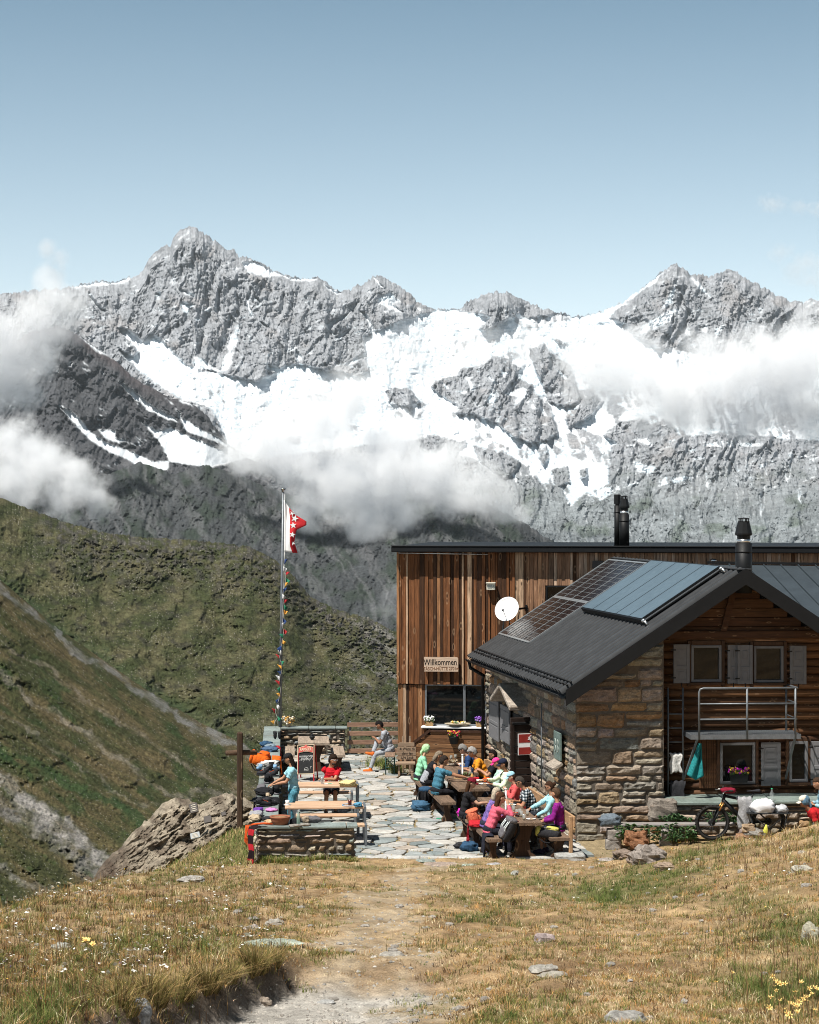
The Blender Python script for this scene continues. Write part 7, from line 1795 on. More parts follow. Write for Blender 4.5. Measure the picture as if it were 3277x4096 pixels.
    if cap:
        ccol, kind = cap; cm = cloth('cap_%d_%d_%d' % tuple(int(c*999) for c in ccol), ccol, 30, .1)
        b = MB(); nu = 20; prof = [(.0, .128), (.03, .126), (.058, .112), (.078, .085), (.086, .055), (.087, .035), (.083, .034), (.0, .05)] if kind != 'visor' else [(.084, .075), (.089, .07), (.089, .035), (.083, .034), (.078, .07)]
        vs = [HT @ Vector((r_*math.cos(2*math.pi*j/nu), r_*1.2*math.sin(2*math.pi*j/nu)-.002, z_+.006)) for r_, z_ in prof[::-1] for j in range(nu)]
        k = len(prof); b._add(vs, [(i*nu+j, i*nu+(j+1) % nu, (i+1)*nu+(j+1) % nu, (i+1)*nu+j) for i in range(k-1) for j in range(nu)], True)
        cp = b.build('cap', cm, o)
        if kind != 'beanie':
            b = MB(); b.sheet(lambda u, v: HT @ Vector(((u-.5)*.15*(1-.25*v*v), .075+.095*v*(1-(2*u-1)**2*.35), .046-.022*v-.03*(2*u-1)**2)), 10, 5, .006); b.build('brim', cm, cp)
    if hood:
        b = MB(); hm = cloth('hood_%d_%d_%d' % tuple(int(c*999) for c in hood[0]), hood[0], 26, .2)
        if hood[1] == 'scarf': b.blob(HT @ Vector((0, -.015, .02)), (.094*s, .108*s, .118*s), HM, (18, 12), .1, 3, 4)
        b.tube([HT @ Vector((0, -.08, -.03)), HT @ Vector((0, -.10, -.10)), HT @ Vector((0, -.09, -.16))], [.05*s, .06*s, .05*s], 10, True, (1.2, .6), HM @ Vector((0, 1, 0))); live(b.build('headscarf' if hood[1] == 'scarf' else 'hood', hm, o), .012, 2)
    # ---- clothing
    if top:
        tm = top if not isinstance(top, tuple) else cloth('top_%d_%d_%d' % tuple(int(c*999) for c in top), top)
        b = MB(); pts, rr = curve([(sp(-.10), .125*s*g), (sp(-.02), .135*s*g), (sp(.10), .132*s*g), (sp(.27), .135*s*g), (sp(.40), .140*s), (sp(.47), .105*s), (sp(.515), .066*s)]); b.tube(pts, fold(rr, X), 16, True, (1.16, .86), bk)
        for k, q in enumerate((-1, 1)):
            S, e, w = arm[k]
            if sleeve == 'short': kk = [(S-rt*q*.05*s, .066*s), (S, .066*s), (S.lerp(e, .35), .060*s), (S.lerp(e, .68), .058*s)]
            elif sleeve == 'none': kk = [(S-rt*q*.05*s, .06*s), (S+rt*q*.01*s, .056*s)]
            else: kk = [(S-rt*q*.05*s, .068*s), (S, .067*s), (S.lerp(e, .5), .059*s), (e, .052*s), (e.lerp(w, .4), .050*s), (e.lerp(w, .92), .037*s)]
            pts, rr = curve(kk); b.tube(pts, fold(rr, X+q, .08), 10)
        live(b.build('shirt', tm, o), .012*max(s, .9), 3)
    lm = cloth('leg_%d_%d_%d' % tuple(int(c*999) for c in (legs or (.02, .02, .025))), legs or (.02, .02, .025))
    b = MB(); b.blob(P0+t*.0, (.165*s*g, .135*s*g, .115*s), Matrix((rt, bk, t)).transposed(), (14, 10))
    for k in (0, 1):
        S, e, w = leg[k]
        kk = [(S, .098*s*g), (S.lerp(e, .5), .088*s*g), (S.lerp(e, .86), .078*s)] if shorts else [(S, .096*s*g), (S.lerp(e, .5), .083*s*g), (e, .066*s), (e.lerp(w, .4), .064*s), (e.lerp(w, .93), .052*s)]
        pts, rr = curve(kk); b.tube(pts, fold(rr, X+k, .06), 10)
    live(b.build('shorts' if shorts else 'trousers', lm, o), .013*max(s, .9), 3)
    sm = mat('shoe_%d_%d_%d' % tuple(int(c*999) for c in shoe), shoe, .6, .25, 25, .3)
    for k in (0, 1):
        w = leg[k][2]; ff = fw if not (knees and len(knees[k]) > 3) else Vector(knees[k][3]).normalized(); sd = ff.cross(up).normalized(); u2 = sd.cross(ff)
        b = MB(); b.blob(w+ff*.062*s-u2*.045*s, (.048*s, .135*s, .040*s), Matrix((sd, ff, u2)).transposed(), (14, 8), 0, 2, 0, True, None, .7); b.blob(w-ff*.01*s-u2*.01*s, (.046*s, .055*s, .05*s), Matrix((sd, ff, u2)).transposed(), (10, 7)); b.build('shoe', sm, o)
    if extra: extra(dict(o=o, L=L, HT=HT, HM=HM, arm=arm, leg=leg, sp=sp, rt=rt, fw=fw, bk=bk, t=t, s=s, P0=P0))
    return o
GREY_H = (.20, .19, .18)
# ---- the left terrace
def red_print(c):
    b = MB(); f = c['sp'](.28, .128); M = Matrix((-c['rt']*-1, c['bk'], c['t'])).transposed().to_4x4(); M.translation = f
    pr_ = mat('white_print', (.66, .64, .62), .8, .05, 9, 0)
    q = Matrix((c['rt']*-1, -c['bk'], c['t'])).transposed().to_4x4(); q.translation = c['sp'](.20, .139)
    for (x0, x1, z) in ((-.09, .09, .0), (-.075, .085, .032), (-.06, .075, .062), (-.035, .05, .094), (-.012, .035, .124)):
        n = max(2, int((x1-x0)/.04))
        for i in range(n):
            xx = x0+(x1-x0)*(i+.5)/n; b.box(q @ Vector((xx, .004*0-abs(xx)*-.12, z)), ((x1-x0)/n-.010, .014, .024), q.to_3x3())
    b.build_each('print', pr_, c['o'])
person('man in a red T-shirt sitting at the far pine table with a can', -1.80, 46.16, .46, 180, 14, tone='tan', head=(-55, 6), hands=[G(1290, 3122, .80)+Vector((.04, .12, .02)), Vector((-1.40, 46.28, .62))], elbows=[(-1, -.2, -.3), (1.2, -.6, .3)], top=(.50, .012, .022), sleeve='short', legs=(.02, .02, .024), shorts=True, hair=('curly', (.022, .014, .010)), glasses='frame', beard=(.03, .018, .012), girth=1.05, extra=red_print, shoe=(.10, .09, .08))
def visor_print(c): pass
person('woman in a light blue T-shirt, blue trousers and black visor standing at the wall', -2.52, 43.55, 0, -98, 6, seat=False, s=.985, tone='tan', head=(8, 14), hands=[Vector((-2.90, 43.42, 1.02)), Vector((-2.98, 43.72, 1.00))], elbows=[(-.4, -.3, -1), (.4, -.3, -1)], top=(.29, .54, .62), sleeve='short', legs=(.085, .26, .34), hair=('long', (.02, .013, .010)), cap=((.02, .02, .022), 'cap'))
person('man with a phone and orange clogs sitting cross-legged on the folding bench', -.52, 53.55, .50, -90, 20, tone='brown', head=(0, 26), hands=[(-.06, .40, .28), (.10, .38, .26)], feet=[Vector((-1.05, 53.35, .075)), Vector((-.98, 53.40, .50))], knees=[(0, 1, .6), (0, 1, 1.2, (-.9, -.1, .25))], top=cloth('stripe_shirt', (.30, .31, .34), 7, .9), sleeve='short', legs=(.33, .35, .38), hair=('short', (.012, .010, .010)), shoe=(.62, .13, .015))
# ---- back tables, left bench
person('person in a mint green hoodie with a pale green bandana', .22, 48.35, .45, 88, 14, s=.97, tone='fair', head=(0, 10), hands=[(-.15, .40, .22), (.15, .40, .2)], top=(.27, .60, .38), sleeve='long', legs=(.03, .035, .045), hair=None, hood=((.42, .68, .36), 'scarf'))
def vestmesh(c):
    b = MB(); pts, rr = curve([(c['sp'](-.05, -.03), .13), (c['sp'](.1, -.03), .135), (c['sp'](.24, -.03), .13)]); b.tube(pts, rr, 14, True, (1.12, .8), c['bk']); b.build('mesh_panel', cloth('pale_mesh', (.36, .37, .40), 40, .2), c['o'])
person('grey-haired woman in a black vest leaning over her plate', .38, 47.45, .45, 84, 26, s=.97, tone='tan', head=(0, 16), hands=[(-.10, .36, .30), (.12, .38, .30)], top=(.014, .014, .018), sleeve='none', legs=(.012, .012, .014), hair=('bob', (.19, .15, .11)), extra=vestmesh)
person('man in a teal blue T-shirt seen from behind on the rustic bench', .62, 45.85, .45, 66, 13, tone='tan', head=(8, 10), hands=[Vector((1.02, 46.45, .86)), Vector((1.32, 45.85, .84))], top=(.055, .17, .24), sleeve='short', legs=(.016, .016, .02), hair=('short', (.03, .022, .018)), girth=1.05)
# ---- back tables, right bench
person('grey curly-haired man in dark blue, half hidden behind the man in orange', 1.66, 48.75, .45, -92, 30, tone='fair', head=(0, 14), hands=[(-.1, .44, .22), (.1, .45, .2)], top=(.02, .05, .14), sleeve='long', legs=(.02, .02, .03), hair=('curly', GREY_H), glasses='clear')
def yellow_tail(c):
    b = MB(); pts, rr = curve([(c['sp'](-.1), .14), (c['sp'](-.02), .145), (c['sp'](.08), .142)]); b.tube(pts, rr, 14, True, (1.15, .88), c['bk']); b.build('shirt_hem', cloth('bright_yellow', (.62, .55, .02), 22, .15), c['o'])
person('grey curly-haired man with glasses in an orange T-shirt bending over his plate', 1.84, 47.85, .45, -94, 27, s=1.03, tone='tan', head=(0, 14), hands=[(-.12, .45, .22), (.12, .45, .22)], top=(.66, .26, .02), sleeve='short', legs=(.05, .05, .04), shorts=True, hair=('curly', (.27, .26, .25)), glasses='clear', girth=1.1, extra=yellow_tail)
def phone(c):
    b = MB(); w = c['arm'][0][2]; b.box(w+Vector((-.03, -.03, .10)), (.012, .075, .15), Matrix.Rotation(.2, 3, 'Y'), .004); b.build('phone', CHB, c['o'])
person('bearded man in a black T-shirt and sunglasses looking at his phone', 2.03, 46.75, .45, -92, 4, s=1.02, tone='tan', head=(0, 8), hands=[(-.04, .36, .34), (.05, .38, .32)], top=(.014, .015, .02), sleeve='short', legs=(.03, .03, .035), hair=('short', (.012, .009, .008)), glasses=True, beard=(.018, .012, .009), extra=None)
person('child in a hot pink cap and pale mint top between the two dark-haired men', 2.14, 45.95, .45, -92, 8, s=.93, tone='tan', head=(0, 20), hands=[(-.1, .36, .2), (.1, .4, .22)], top=(.42, .62, .52), sleeve='long', legs=(.03, .03, .04), hair=('bob', (.05, .03, .02)), cap=((.80, .05, .26), 'cap'))
person('man in a navy cap and bright white-yellow shirt reaching across the table', 2.23, 45.2, .45, -104, 6, s=1.0, tone='brown', head=(6, 12), hands=[(-.14, .42, .26), (.02, .50, .34)], top=(.70, .78, .56), sleeve='long', legs=(.015, .018, .03), shorts=True, hair=('short', (.012, .009, .008)), cap=((.015, .02, .045), 'cap'), girth=1.12)
# ---- front tables, left bench
person('woman in a maroon cap and black T-shirt reaching over the rustic table', 1.16, 42.35, .45, 92, 12, s=.95, tone='fair', head=(0, 6), hands=[(-.12, .40, .22), (.10, .52, .26)], top=(.016, .015, .017), sleeve='short', legs=(.02, .02, .026), hair=('long', (.06, .028, .014)), cap=((.17, .008, .022), 'cap'), glasses=True)
person('blonde woman in a purple patterned top, mostly hidden behind the pink jacket', 1.56, 41.0, .45, 84, 22, s=.95, tone='fair', head=(0, -6), hands=[(-.1, .5, .24), (.1, .5, .24)], top=cloth('purple_pattern', (.16, .11, .32), 16, .7), sleeve='long', legs=(.03, .03, .05), hair=('bob', (.40, .34, .26)))
person('brown-haired woman in a pink jacket with her hand to her face', 1.60, 40.2, .45, 76, 22, s=.97, tone='fair', head=(4, 2), hands=[(-.10, .46, .24), (.10, .38, .52)], elbows=[(-.6, .2, -1), (.5, .3, -1)], top=(.60, .115, .17), sleeve='long', legs=(.016, .017, .026), hair=('long', (.055, .026, .014)))
# ---- front tables, right bench
person('woman in a pale blue cap and coral top behind the man in plaid', 2.42, 43.55, .45, -96, 16, s=.94, tone='fair', head=(0, 12), hands=[(-.08, .34, .36), (.08, .34, .34)], top=(.62, .10, .10), sleeve='long', legs=(.20, .27, .36), hair=('short', (.05, .03, .02)), cap=((.34, .60, .72), 'cap'))
def plaid():
    t = NT('plaid_cloth'); v = t.coord(); w1 = t.n('ShaderNodeTexWave', wave_type='BANDS', bands_direction='Z'); w2 = t.n('ShaderNodeTexWave', wave_type='BANDS', bands_direction='Y')
    for w in (w1, w2): w.inputs['Scale'].default_value = 5.2; w.inputs['Distortion'].default_value = .8; t.l(v, w.inputs['Vector'])
    a = t.ramp(w1.outputs[0], [(.42, 0), (.58, 1)]); b_ = t.ramp(w2.outputs[0], [(.42, 0), (.58, 1)]); s_ = t.math('MULTIPLY', t.math('ADD', a, b_), .5)
    c = t.ramp(s_, [(.1, (.012, .016, .022)), (.5, (.10, .13, .15)), (.9, (.55, .57, .58))]); return t.bsdf(c, .85, 0, .15, t.noise(v, 26, 4, .6, .8), .7, .02)
def armband(c):
    b = MB(); S, e, w = c['arm'][0]; b.tube([e.lerp(w, .55), e.lerp(w, .9)], [.046, .04], 10); b.build('wrist_band', cloth('black_band', (.012, .012, .014), 20, .1), c['o'])
person('dark-haired man in a black and white plaid shirt eating at the front table', 2.66, 42.5, .45, -94, 24, s=1.03, tone='tan', head=(0, 16), hands=[(-.08, .46, .20), (.10, .44, .22)], top=plaid(), sleeve='short', legs=(.03, .035, .045), hair=('short', (.05, .042, .036)), glasses='clear', girth=1.12, extra=armband)
person('woman in a pale blue fleece and sunglasses resting one arm on the front table', 2.98, 41.55, .45, -98, 4, s=.97, tone='tan', head=(8, 6), hands=[(-.16, .40, .10), (.02, .56, .20)], top=(.34, .62, .68), sleeve='long', legs=(.10, .09, .075), hair=('bun', (.045, .022, .013)), glasses=True)
person('short-haired woman in a magenta jacket at the near end of the wall bench', 3.05, 40.55, .45, -80, 6, s=.97, tone='tan', head=(22, 2), hands=[(-.10, .33, .12), (.06, .36, .12)], feet=[(-.12, .36, -.47), (.06, .30, -.47)], top=(.22, .015, .20), sleeve='long', legs=(.02, .022, .035), shorts=True, hair=('short', (.075, .045, .028)), shoe=(.03, .02, .05))
# ---- right, on the bank
person('person in a red T-shirt and blue head scarf bending forward at the right edge', 8.42, 40.15, .55, -92, 52, tone='brown', head=(0, -8), hands=[(-.02, .36, -.12), (.16, .34, -.1)], top=(.46, .018, .022), sleeve='short', legs=(.03, .03, .04), hair=None, hood=((.10, .19, .27), 'scarf'), cap=((.62, .58, .50), 'cap'), girth=1.12)
person('person in a light blue shirt at the right edge, behind the one in red', 8.72, 41.2, .62, -90, 26, tone='tan', head=(0, 10), hands=[(-.15, .4, .2), (.15, .4, .2)], top=(.30, .50, .60), sleeve='long', legs=(.05, .07, .1), hair=('short', (.05, .03, .02)), girth=1.1)
# ================================================================ small things
C = lambda n, c, **k: cloth(n, c, 24, .2)
ORG = C('orange_nylon', (.66, .12, .012)); BLK = C('black_nylon', (.014, .014, .016)); GRY = C('grey_cloth', (.13, .125, .135)); DNM = C('denim_cloth', (.07, .12, .2)); RDC = C('red_cloth', (.46, .02, .03)); WHT = C('white_cloth', (.60, .59, .57)); PUR = C('purple_cloth', (.14, .05, .30)); PNK = C('pink_cloth', (.68, .24, .52)); BEI = C('beige_cloth', (.45, .36, .25)); LBL = C('light_blue_cloth', (.22, .38, .56)); YLW = C('pale_yellow_nylon', (.70, .55, .26)); TEA = C('teal_cloth', (.02, .20, .21)); MAG = C('magenta_cloth', (.60, .02, .40)); COR = C('coral_nylon', (.60, .16, .085)); ORC = C('orange_cloth', (.62, .09, .02))
NVY = C('navy_nylon', (.03, .075, .14)); CHA = C('charcoal_cloth', (.03, .03, .034)); PLS = mat('pale_plastic', (.55, .6, .6), .25, .1, 9, 0); TERRA = mat('terracotta', (.27, .10, .055), .8, .2, 12, .2); SOIL = mat('dry_soil', (.30, .19, .10), .95, .4, 40, .8, .02)
CAN = mat('drink_can', (.50, .52, .55), .3, .2, 14, 0, 0, .7); CHINA = mat('white_china', (.78, .78, .76), .3, .03, 6, 0); FOOD = mat('food', (.35, .18, .05), .7, .5, 60, .5); TRAY = mat('wood_tray', (.42, .27, .13), .7, .2, 20, .1)
def lump(name, label, cat, p, size, m, seed, group=None, rz=0.0, noise=.42, freq=2.2, pw=.8, M=None):
    b = MB(); R3 = Matrix.Rotation(rz, 3, 'Z') if M is None else M
    b.blob((0, 0, size[2]*.42), (size[0]/2, size[1]/2, size[2]/2), R3, (22, 14), noise, freq, seed, True, -.0, pw); o = b.build(name, m); o.location = p; return tag(o, label, cat, group)
def drape(name, label, cat, p, w, drop, m, dirv, top=.12, group=None, seed=1, thick=.012, ax=None):
    """cloth lying over an edge: lies back by top, hangs down by drop"""
    dv = Vector(dirv).normalized(); ax = Vector(ax) if ax else Vector((-dv.y, dv.x, 0)); rr = random.Random(seed); ph = rr.random()*6
    def fn(u, v):
        s = v*(top+drop); x = (u-.5)*w*(1-.12*math.sin(v*3))
        if s < top: q = p-dv*(top-s)+Vector((0, 0, .02))
        else: q = p+dv*(.03+.03*math.sin(u*7+ph)*(s-top)/max(drop, .01))+Vector((0, 0, -(s-top)+.01+.08*drop*math.sin(u*4+ph)*v))
        return q+ax*(x+.02*math.sin(v*9+ph))+Vector((0, 0, .012*math.sin(u*17+v*4+ph)))
    b = MB(); b.sheet(fn, 16, 14, thick); o = b.build(name, m); return tag(o, label, cat, group)
def shoe_pair(label, p, rz, m, m2=None, group='boots and shoes left on the wall', k=1.0, h=.1):
    """one boot: sole, upper with ankle opening, laces"""
    o = thing('hiking_boot', label, 'boot', p, rz, group); T = ROOT[o.name]; r3 = T.to_3x3()
    b = MB(); b.blob(T @ Vector((0, 0, .015*k)), (.048*k, .14*k, .018*k), r3, (14, 6), 0, 1, 0, True, None, .6); b.build('sole', BLK if m is not BLK else GRY, o)
    b = MB(); pts, rr = curve([(T @ Vector((0, .13*k, .03*k)), .012*k), (T @ Vector((0, .10*k, .045*k)), .036*k), (T @ Vector((0, .03*k, .055*k)), .042*k), (T @ Vector((0, -.05*k, .075*k)), .046*k), (T @ Vector((0, -.085*k, .03*k+h*k)), .046*k)]); b.tube(pts, rr, 10); b.tube([T @ Vector((0, -.07*k, .05*k)), T @ Vector((0, -.07*k, .06*k+h*k))], [.045*k, .048*k], 10); b.build('upper', m, o)
    b = MB(); b.tube([T @ Vector((.03*(-1)**i*k, (.07-.02*i)*k, (.085+.008*i)*k)) for i in range(6)], .006*k, 4); b.build('lace', m2 or WHT, o); return o
def backpack(label, p, rz, m, m2, size=(.30, .20, .48), tilt=0.0, group=None, yaw_t=0.0, strap=True):
    o = thing('backpack', label, 'backpack', p, rz, group); T = ROOT[o.name] @ Matrix.Rotation(tilt, 4, 'X') @ Matrix.Rotation(yaw_t, 4, 'Y'); r3 = T.to_3x3(); w, d, h = size
    b = MB(); b.blob(T @ Vector((0, 0, h*.48)), (w/2, d/2, h*.48), r3, (20, 14), .12, 2.4, w*50, True, None, .62); b.build('bag', m, o)
    b = MB(); b.blob(T @ Vector((0, -d*.1, h*.90)), (w*.46, d*.55, h*.12), r3, (16, 9), .12, 3, 4, True, None, .7); b.build('lid', m2, o)
    b = MB(); b.blob(T @ Vector((0, -d*.48, h*.36)), (w*.36, d*.22, h*.26), r3, (16, 10), .1, 3, 5, True, None, .6); b.build('pocket', m2, o)
    if strap:
        for q in (-1, 1):
            b = MB(); pts, rr = curve([(T @ Vector((q*w*.25, d*.45, h*.88)), .016), (T @ Vector((q*w*.35, d*.85, h*.62)), .022), (T @ Vector((q*w*.36, d*.8, h*.3)), .018), (T @ Vector((q*w*.38, d*.42, h*.1)), .012)]); b.tube(pts, rr, 6, True, (1.3, .5)); b.build('strap', BLK, o)
        b = MB(); b.tube([T @ Vector((-w*.3, -d*.52, h*.12)), T @ Vector((-w*.33, -d*.60, h*.5)), T @ Vector((-w*.3, -d*.50, h*.84))], .008, 5); b.build('buckle_strap', GRY, o)
    return o
LP = lambda x, y, dz=0.0: G(x, y, LH)+Vector((0, 0, dz))
# ---------- on the terrace wall, far to near
GW = 'clothes and bags drying on the wall'
o = thing('glove_pair', 'pair of black gloves drying upright on the wall', 'gloves', LP(1110, 2958), 0)
for q in (-1, 1):
    b = MB(); c = LP(1110+q*9, 2956); b.blob(c+Vector((0, 0, .09)), (.05, .03, .09), None, (12, 8), .1, 3, q+2)
    for i in range(4): b.tube([c+Vector((-.036+.024*i, 0, .13)), c+Vector((-.045+.03*i, .0, .23-.012*abs(i-1.5)))], [.014, .010], 6)
    b.build('glove', BLK, o)
lump('folded_jacket', 'dark blue jacket bundled behind the denim cloth on the wall', 'jacket', LP(1064, 2984), (.30, .6, .14), NVY, 3, GW)
lump('folded_shirt', 'grey blue shirt folded on the wall beside the red one', 'shirt', LP(1082, 2992), (.28, .5, .11), C('grey_blue', (.20, .26, .31)), 5, GW)
drape('red_shirt', 'red shirt hanging over the inner edge of the wall behind the orange backpack', 'shirt', LP(1116, 2992), .5, .28, RDC, (1, .06, 0), .22, GW, 4)
lump('denim_cloth', 'dark denim cloth rolled on the wall behind the orange backpack', 'cloth', LP(1078, 3005), (.42, .4, .12), DNM, 6, GW)
o = backpack('big orange backpack with a white badge lying on the wall', LP(1082, 3052, .04), R(88), ORG, ORG, (.56, .30, .50), R(-78), None, 0, True)
b = MB(); b.blob(LP(1052, 3034, .16)+Vector((0, -.16, 0)), (.06, .012, .055), None, (10, 7), .2, 2, 2); b.build('badge', WHT, o)
drape('orange_cover', 'orange rain cover hanging from the backpack down the inner side of the wall', 'cover', LP(1118, 3052, .1), .75, .36, ORG, (1, .06, 0), .18, GW, 9)
lump('white_shirt', 'crumpled white shirt in front of the orange backpack', 'shirt', LP(1080, 3062), (.42, .26, .13), WHT, 11, GW)
lump('grey_white_socks', 'pale socks bundled left of the white shirt on the wall', 'socks', LP(1046, 3066), (.20, .3, .09), C('pale_grey_cloth', (.42, .40, .38)), 12, GW)
for (x, y, rz, m, m2, k, lab) in ((1038, 3082, .5, LBL, WHT, 1.0, 'light blue trainer at the left edge of the wall top'), (1106, 3084, -.4, LBL, ORC, 1.0, 'light blue trainer with orange trim near the inner edge of the wall'), (1078, 3084, 2.6, BLK, GRY, 1.25, 'tall black hiking boot between the two light blue trainers'),
    (1052, 3103, 1.2, CHA, ORC, 1.2, 'dark boot with bright orange laces on the wall'), (1090, 3106, 1.5, CHA, ORC, 1.15, 'dark and orange boot beside the orange-laced one'),
    (1066, 3132, .2, BLK, GRY, 1.2, 'black boot on the bare slate, the left of a pair'), (1084, 3130, -.2, BLK, GRY, 1.2, 'black boot on the bare slate, the right of a pair'), (1098, 3172, .3, BLK, BEI, 1.3, 'black boot by the inner edge, next to the grey mug'), (1112, 3176, -.2, BLK, BEI, 1.3, 'second black boot by the inner edge, farther from the grey mug'), (1055, 3226, -1.2, CHA, ORC, 1.2, 'black and orange trail shoe above the purple cloth'), (1085, 3222, -.9, CHA, GRY, 1.15, 'dark trail shoe right of the black and orange one')):
    shoe_pair(lab, LP(x, y), rz, m, m2, k=k)
for (x, y, lab) in ((1052, 3113, 'flat pale stone weighing clothes on the left of the bare slate'), (1106, 3119, 'flat pale stone on the right of the bare slate'), (1062, 3110, 'second flat pale stone on the bare slate, next to the left one')): rock('weight_stone', lab, 'stone', LP(x, y), (.16, .14, .05), (.42, .36, .30), x, 'stones weighing down clothes', .3, (14, 9), .25, .1)
drape('grey_blanket', 'grey blanket hanging over the outer side of the wall', 'blanket', LP(1034, 3150), .9, .35, GRY, (-1, -.06, 0), .15, GW, 12)
lump('black_jacket', 'black jacket spread across the wall behind the grey mug', 'jacket', LP(1060, 3174), (.40, .85, .12), BLK, 14, GW)
lump('charcoal_jacket', 'charcoal jacket under the black and orange shoe', 'jacket', LP(1050, 3208), (.44, .6, .10), CHA, 16, GW)
drape('black_fleece', 'black fleece hanging over the outer edge of the wall above the purple cloth', 'fleece', LP(1024, 3205), .9, .34, BLK, (-1, -.06, 0), .2, GW, 15)
drape('black_coat', 'black coat hanging down the inner side of the wall by the near pine table', 'coat', LP(1114, 3205), .8, .38, BLK, (1, .06, 0), .25, GW, 16)
o = thing('mug', 'pale grey mug standing among the boots on the wall', 'mug', LP(1071, 3196)); q = LP(1071, 3196)
b = MB(); b.lathe([(.036, 0), (.04, .01), (.04, .13), (.033, .13), (.03, .02), (.001, .02)], q, 14); b.build('cup', BEI, o); b = MB(); b.tube([q+Vector((.038, 0, .1)), q+Vector((.07, 0, .085)), q+Vector((.07, 0, .05)), q+Vector((.038, 0, .03))], .006, 5); b.build('handle', BEI, o)
lump('purple_cloth', 'purple cloth lying on the wall near its corner', 'cloth', LP(1032, 3246), (.20, .4, .08), PUR, 21, GW); lump('pink_cloth', 'pink cloth lying on the wall beside the purple one', 'cloth', LP(1086, 3244), (.24, .3, .06), PNK, 22, GW)
lump('grey_bag', 'grey and white bag lying in front of the purple cloth', 'bag', LP(1026, 3264), (.26, .5, .11), C('silver_grey', (.32, .32, .34)), 23, GW); lump('beige_towel', 'beige striped towel hanging at the outer corner of the wall', 'towel', LP(1020, 3282), (.24, .45, .12), BEI, 24, GW); lump('dark_bonnet', 'dark cloth bonnet lying on the wall left of the terracotta bowl', 'bonnet', LP(1066, 3280), (.2, .3, .07), CHA, 25, GW); lump('tan_cloth', 'tan cloth bundled against the terracotta bowl', 'cloth', LP(1076, 3296), (.2, .25, .09), C('tan_cloth', (.50, .34, .2)), 26, GW)
o = thing('terracotta_bowl', 'wide terracotta flower bowl with dry soil at the corner of the wall', 'flower bowl', LP(1121, 3300)); q = LP(1121, 3298)
b = MB(); b.lathe([(.13, 0), (.15, .01), (.185, .10), (.192, .135), (.205, .14), (.207, .165), (.19, .168), (.18, .13), (.001, .12)], q, 28); b.build('bowl', TERRA, o); b = MB(); b.lathe([(.18, .14), (.1, .148), (.001, .145)], q, 20); b.build('soil', SOIL, o)
for (x, y, lab, w) in ((1180, 3306, 'flat stone on the wall right of the terracotta bowl', .26), (1222, 3302, 'flat grey stone under the tan rock on the front wall', .2)): rock('flat_stone', lab, 'stone', LP(x, y), (w, .16, .05), (.36, .33, .29), x, 'flat stones on the front wall', .2, (16, 9), .2, .1)
rock('tan_rock', 'rounded tan rock on the front wall beside the grey cloth', 'stone', LP(1223, 3297, .03), (.15, .14, .13), (.48, .38, .28), 7, None, .4, (18, 11), .3, .05)
lump('grey_scarf', 'grey scarf crumpled at the back edge of the front wall', 'scarf', LP(1246, 3290), (.36, .2, .14), GRY, 31)
def bottle(name, label, cat, p, r, h, m, group=None, cap=None, fill=None):
    o = thing(name, label, cat, p, 0, group); b = MB(); b.lathe([(r*.9, 0), (r, .01), (r, h*.62), (r*.92, h*.70), (r*.42, h*.85), (r*.38, h*.97), (.001, h*.97)], p, 14); b.build('bottle', m, o)
    b = MB(); b.lathe([(r*.45, h*.95), (r*.45, h), (.001, h)], p, 10); b.build('cap', cap or WHITE, o)
    if fill: b = MB(); b.lathe([(r*1.02, .02), (r*1.02, h*fill), (.001, h*fill)], p, 14); b.build('drink', mat('red_syrup', (.10, .012, .008), .2, .2, 9, 0, 0, 0, .6), o)
    return o
bottle('glass_bottle', 'clear glass bottle on the front wall right of the terracotta bowl', 'bottle', LP(1194, 3298), .036, .27, clear_mat('green_glass', (.35, .5, .42), .1, .55)); 
lump('black_pouch', 'black pouch and cans beside the glass bottle on the front wall', 'pouch', LP(1178, 3296), (.17, .16, .13), BLK, 33)
o = thing('climbing_rope', 'coil of orange rope hanging over the outer corner of the wall', 'rope', LP(1016, 3308))
b = MB(); c = LP(1018, 3304)
for i in range(5): b.tube([c+Vector((-.02+.02*i, -.05, .03)), c+Vector((-.10-.015*i, -.06, .02)), c+Vector((-.15-.008*i, -.08, -.16-.03*i)), c+Vector((-.11+.01*i, -.10, -.30-.04*i)), c+Vector((-.06+.01*i, -.07, -.14))], .013, 6)
b.tube([c+Vector((.35, .0, .04)), c+Vector((.2, -.06, .06)), c+Vector((.05, -.06, .05)), c+Vector((-.05, -.05, .03))], .022, 6); b.build('coil', ORC, o)
STRP = NT('striped_scarf'); _v = STRP.coord(); _w = STRP.n('ShaderNodeTexWave', wave_type='BANDS', bands_direction='Z'); _w.inputs['Scale'].default_value = 1.1; _w.inputs['Distortion'].default_value = .4; STRP.l(_v, _w.inputs['Vector'])
STRPM = STRP.bsdf(STRP.ramp(_w.outputs[0], [(.60, (.02, .012, .014)), (.66, (.42, .02, .03))]), .9, 0, .1)
drape('striped_scarf', 'black and red scarf hanging down the outer corner of the wall', 'scarf', LP(1010, 3310)+Vector((.02, -.04, 0)), .17, .74, STRPM, (-1, -.5, 0), .1, None, 3, .014, (.7, -.7, 0))
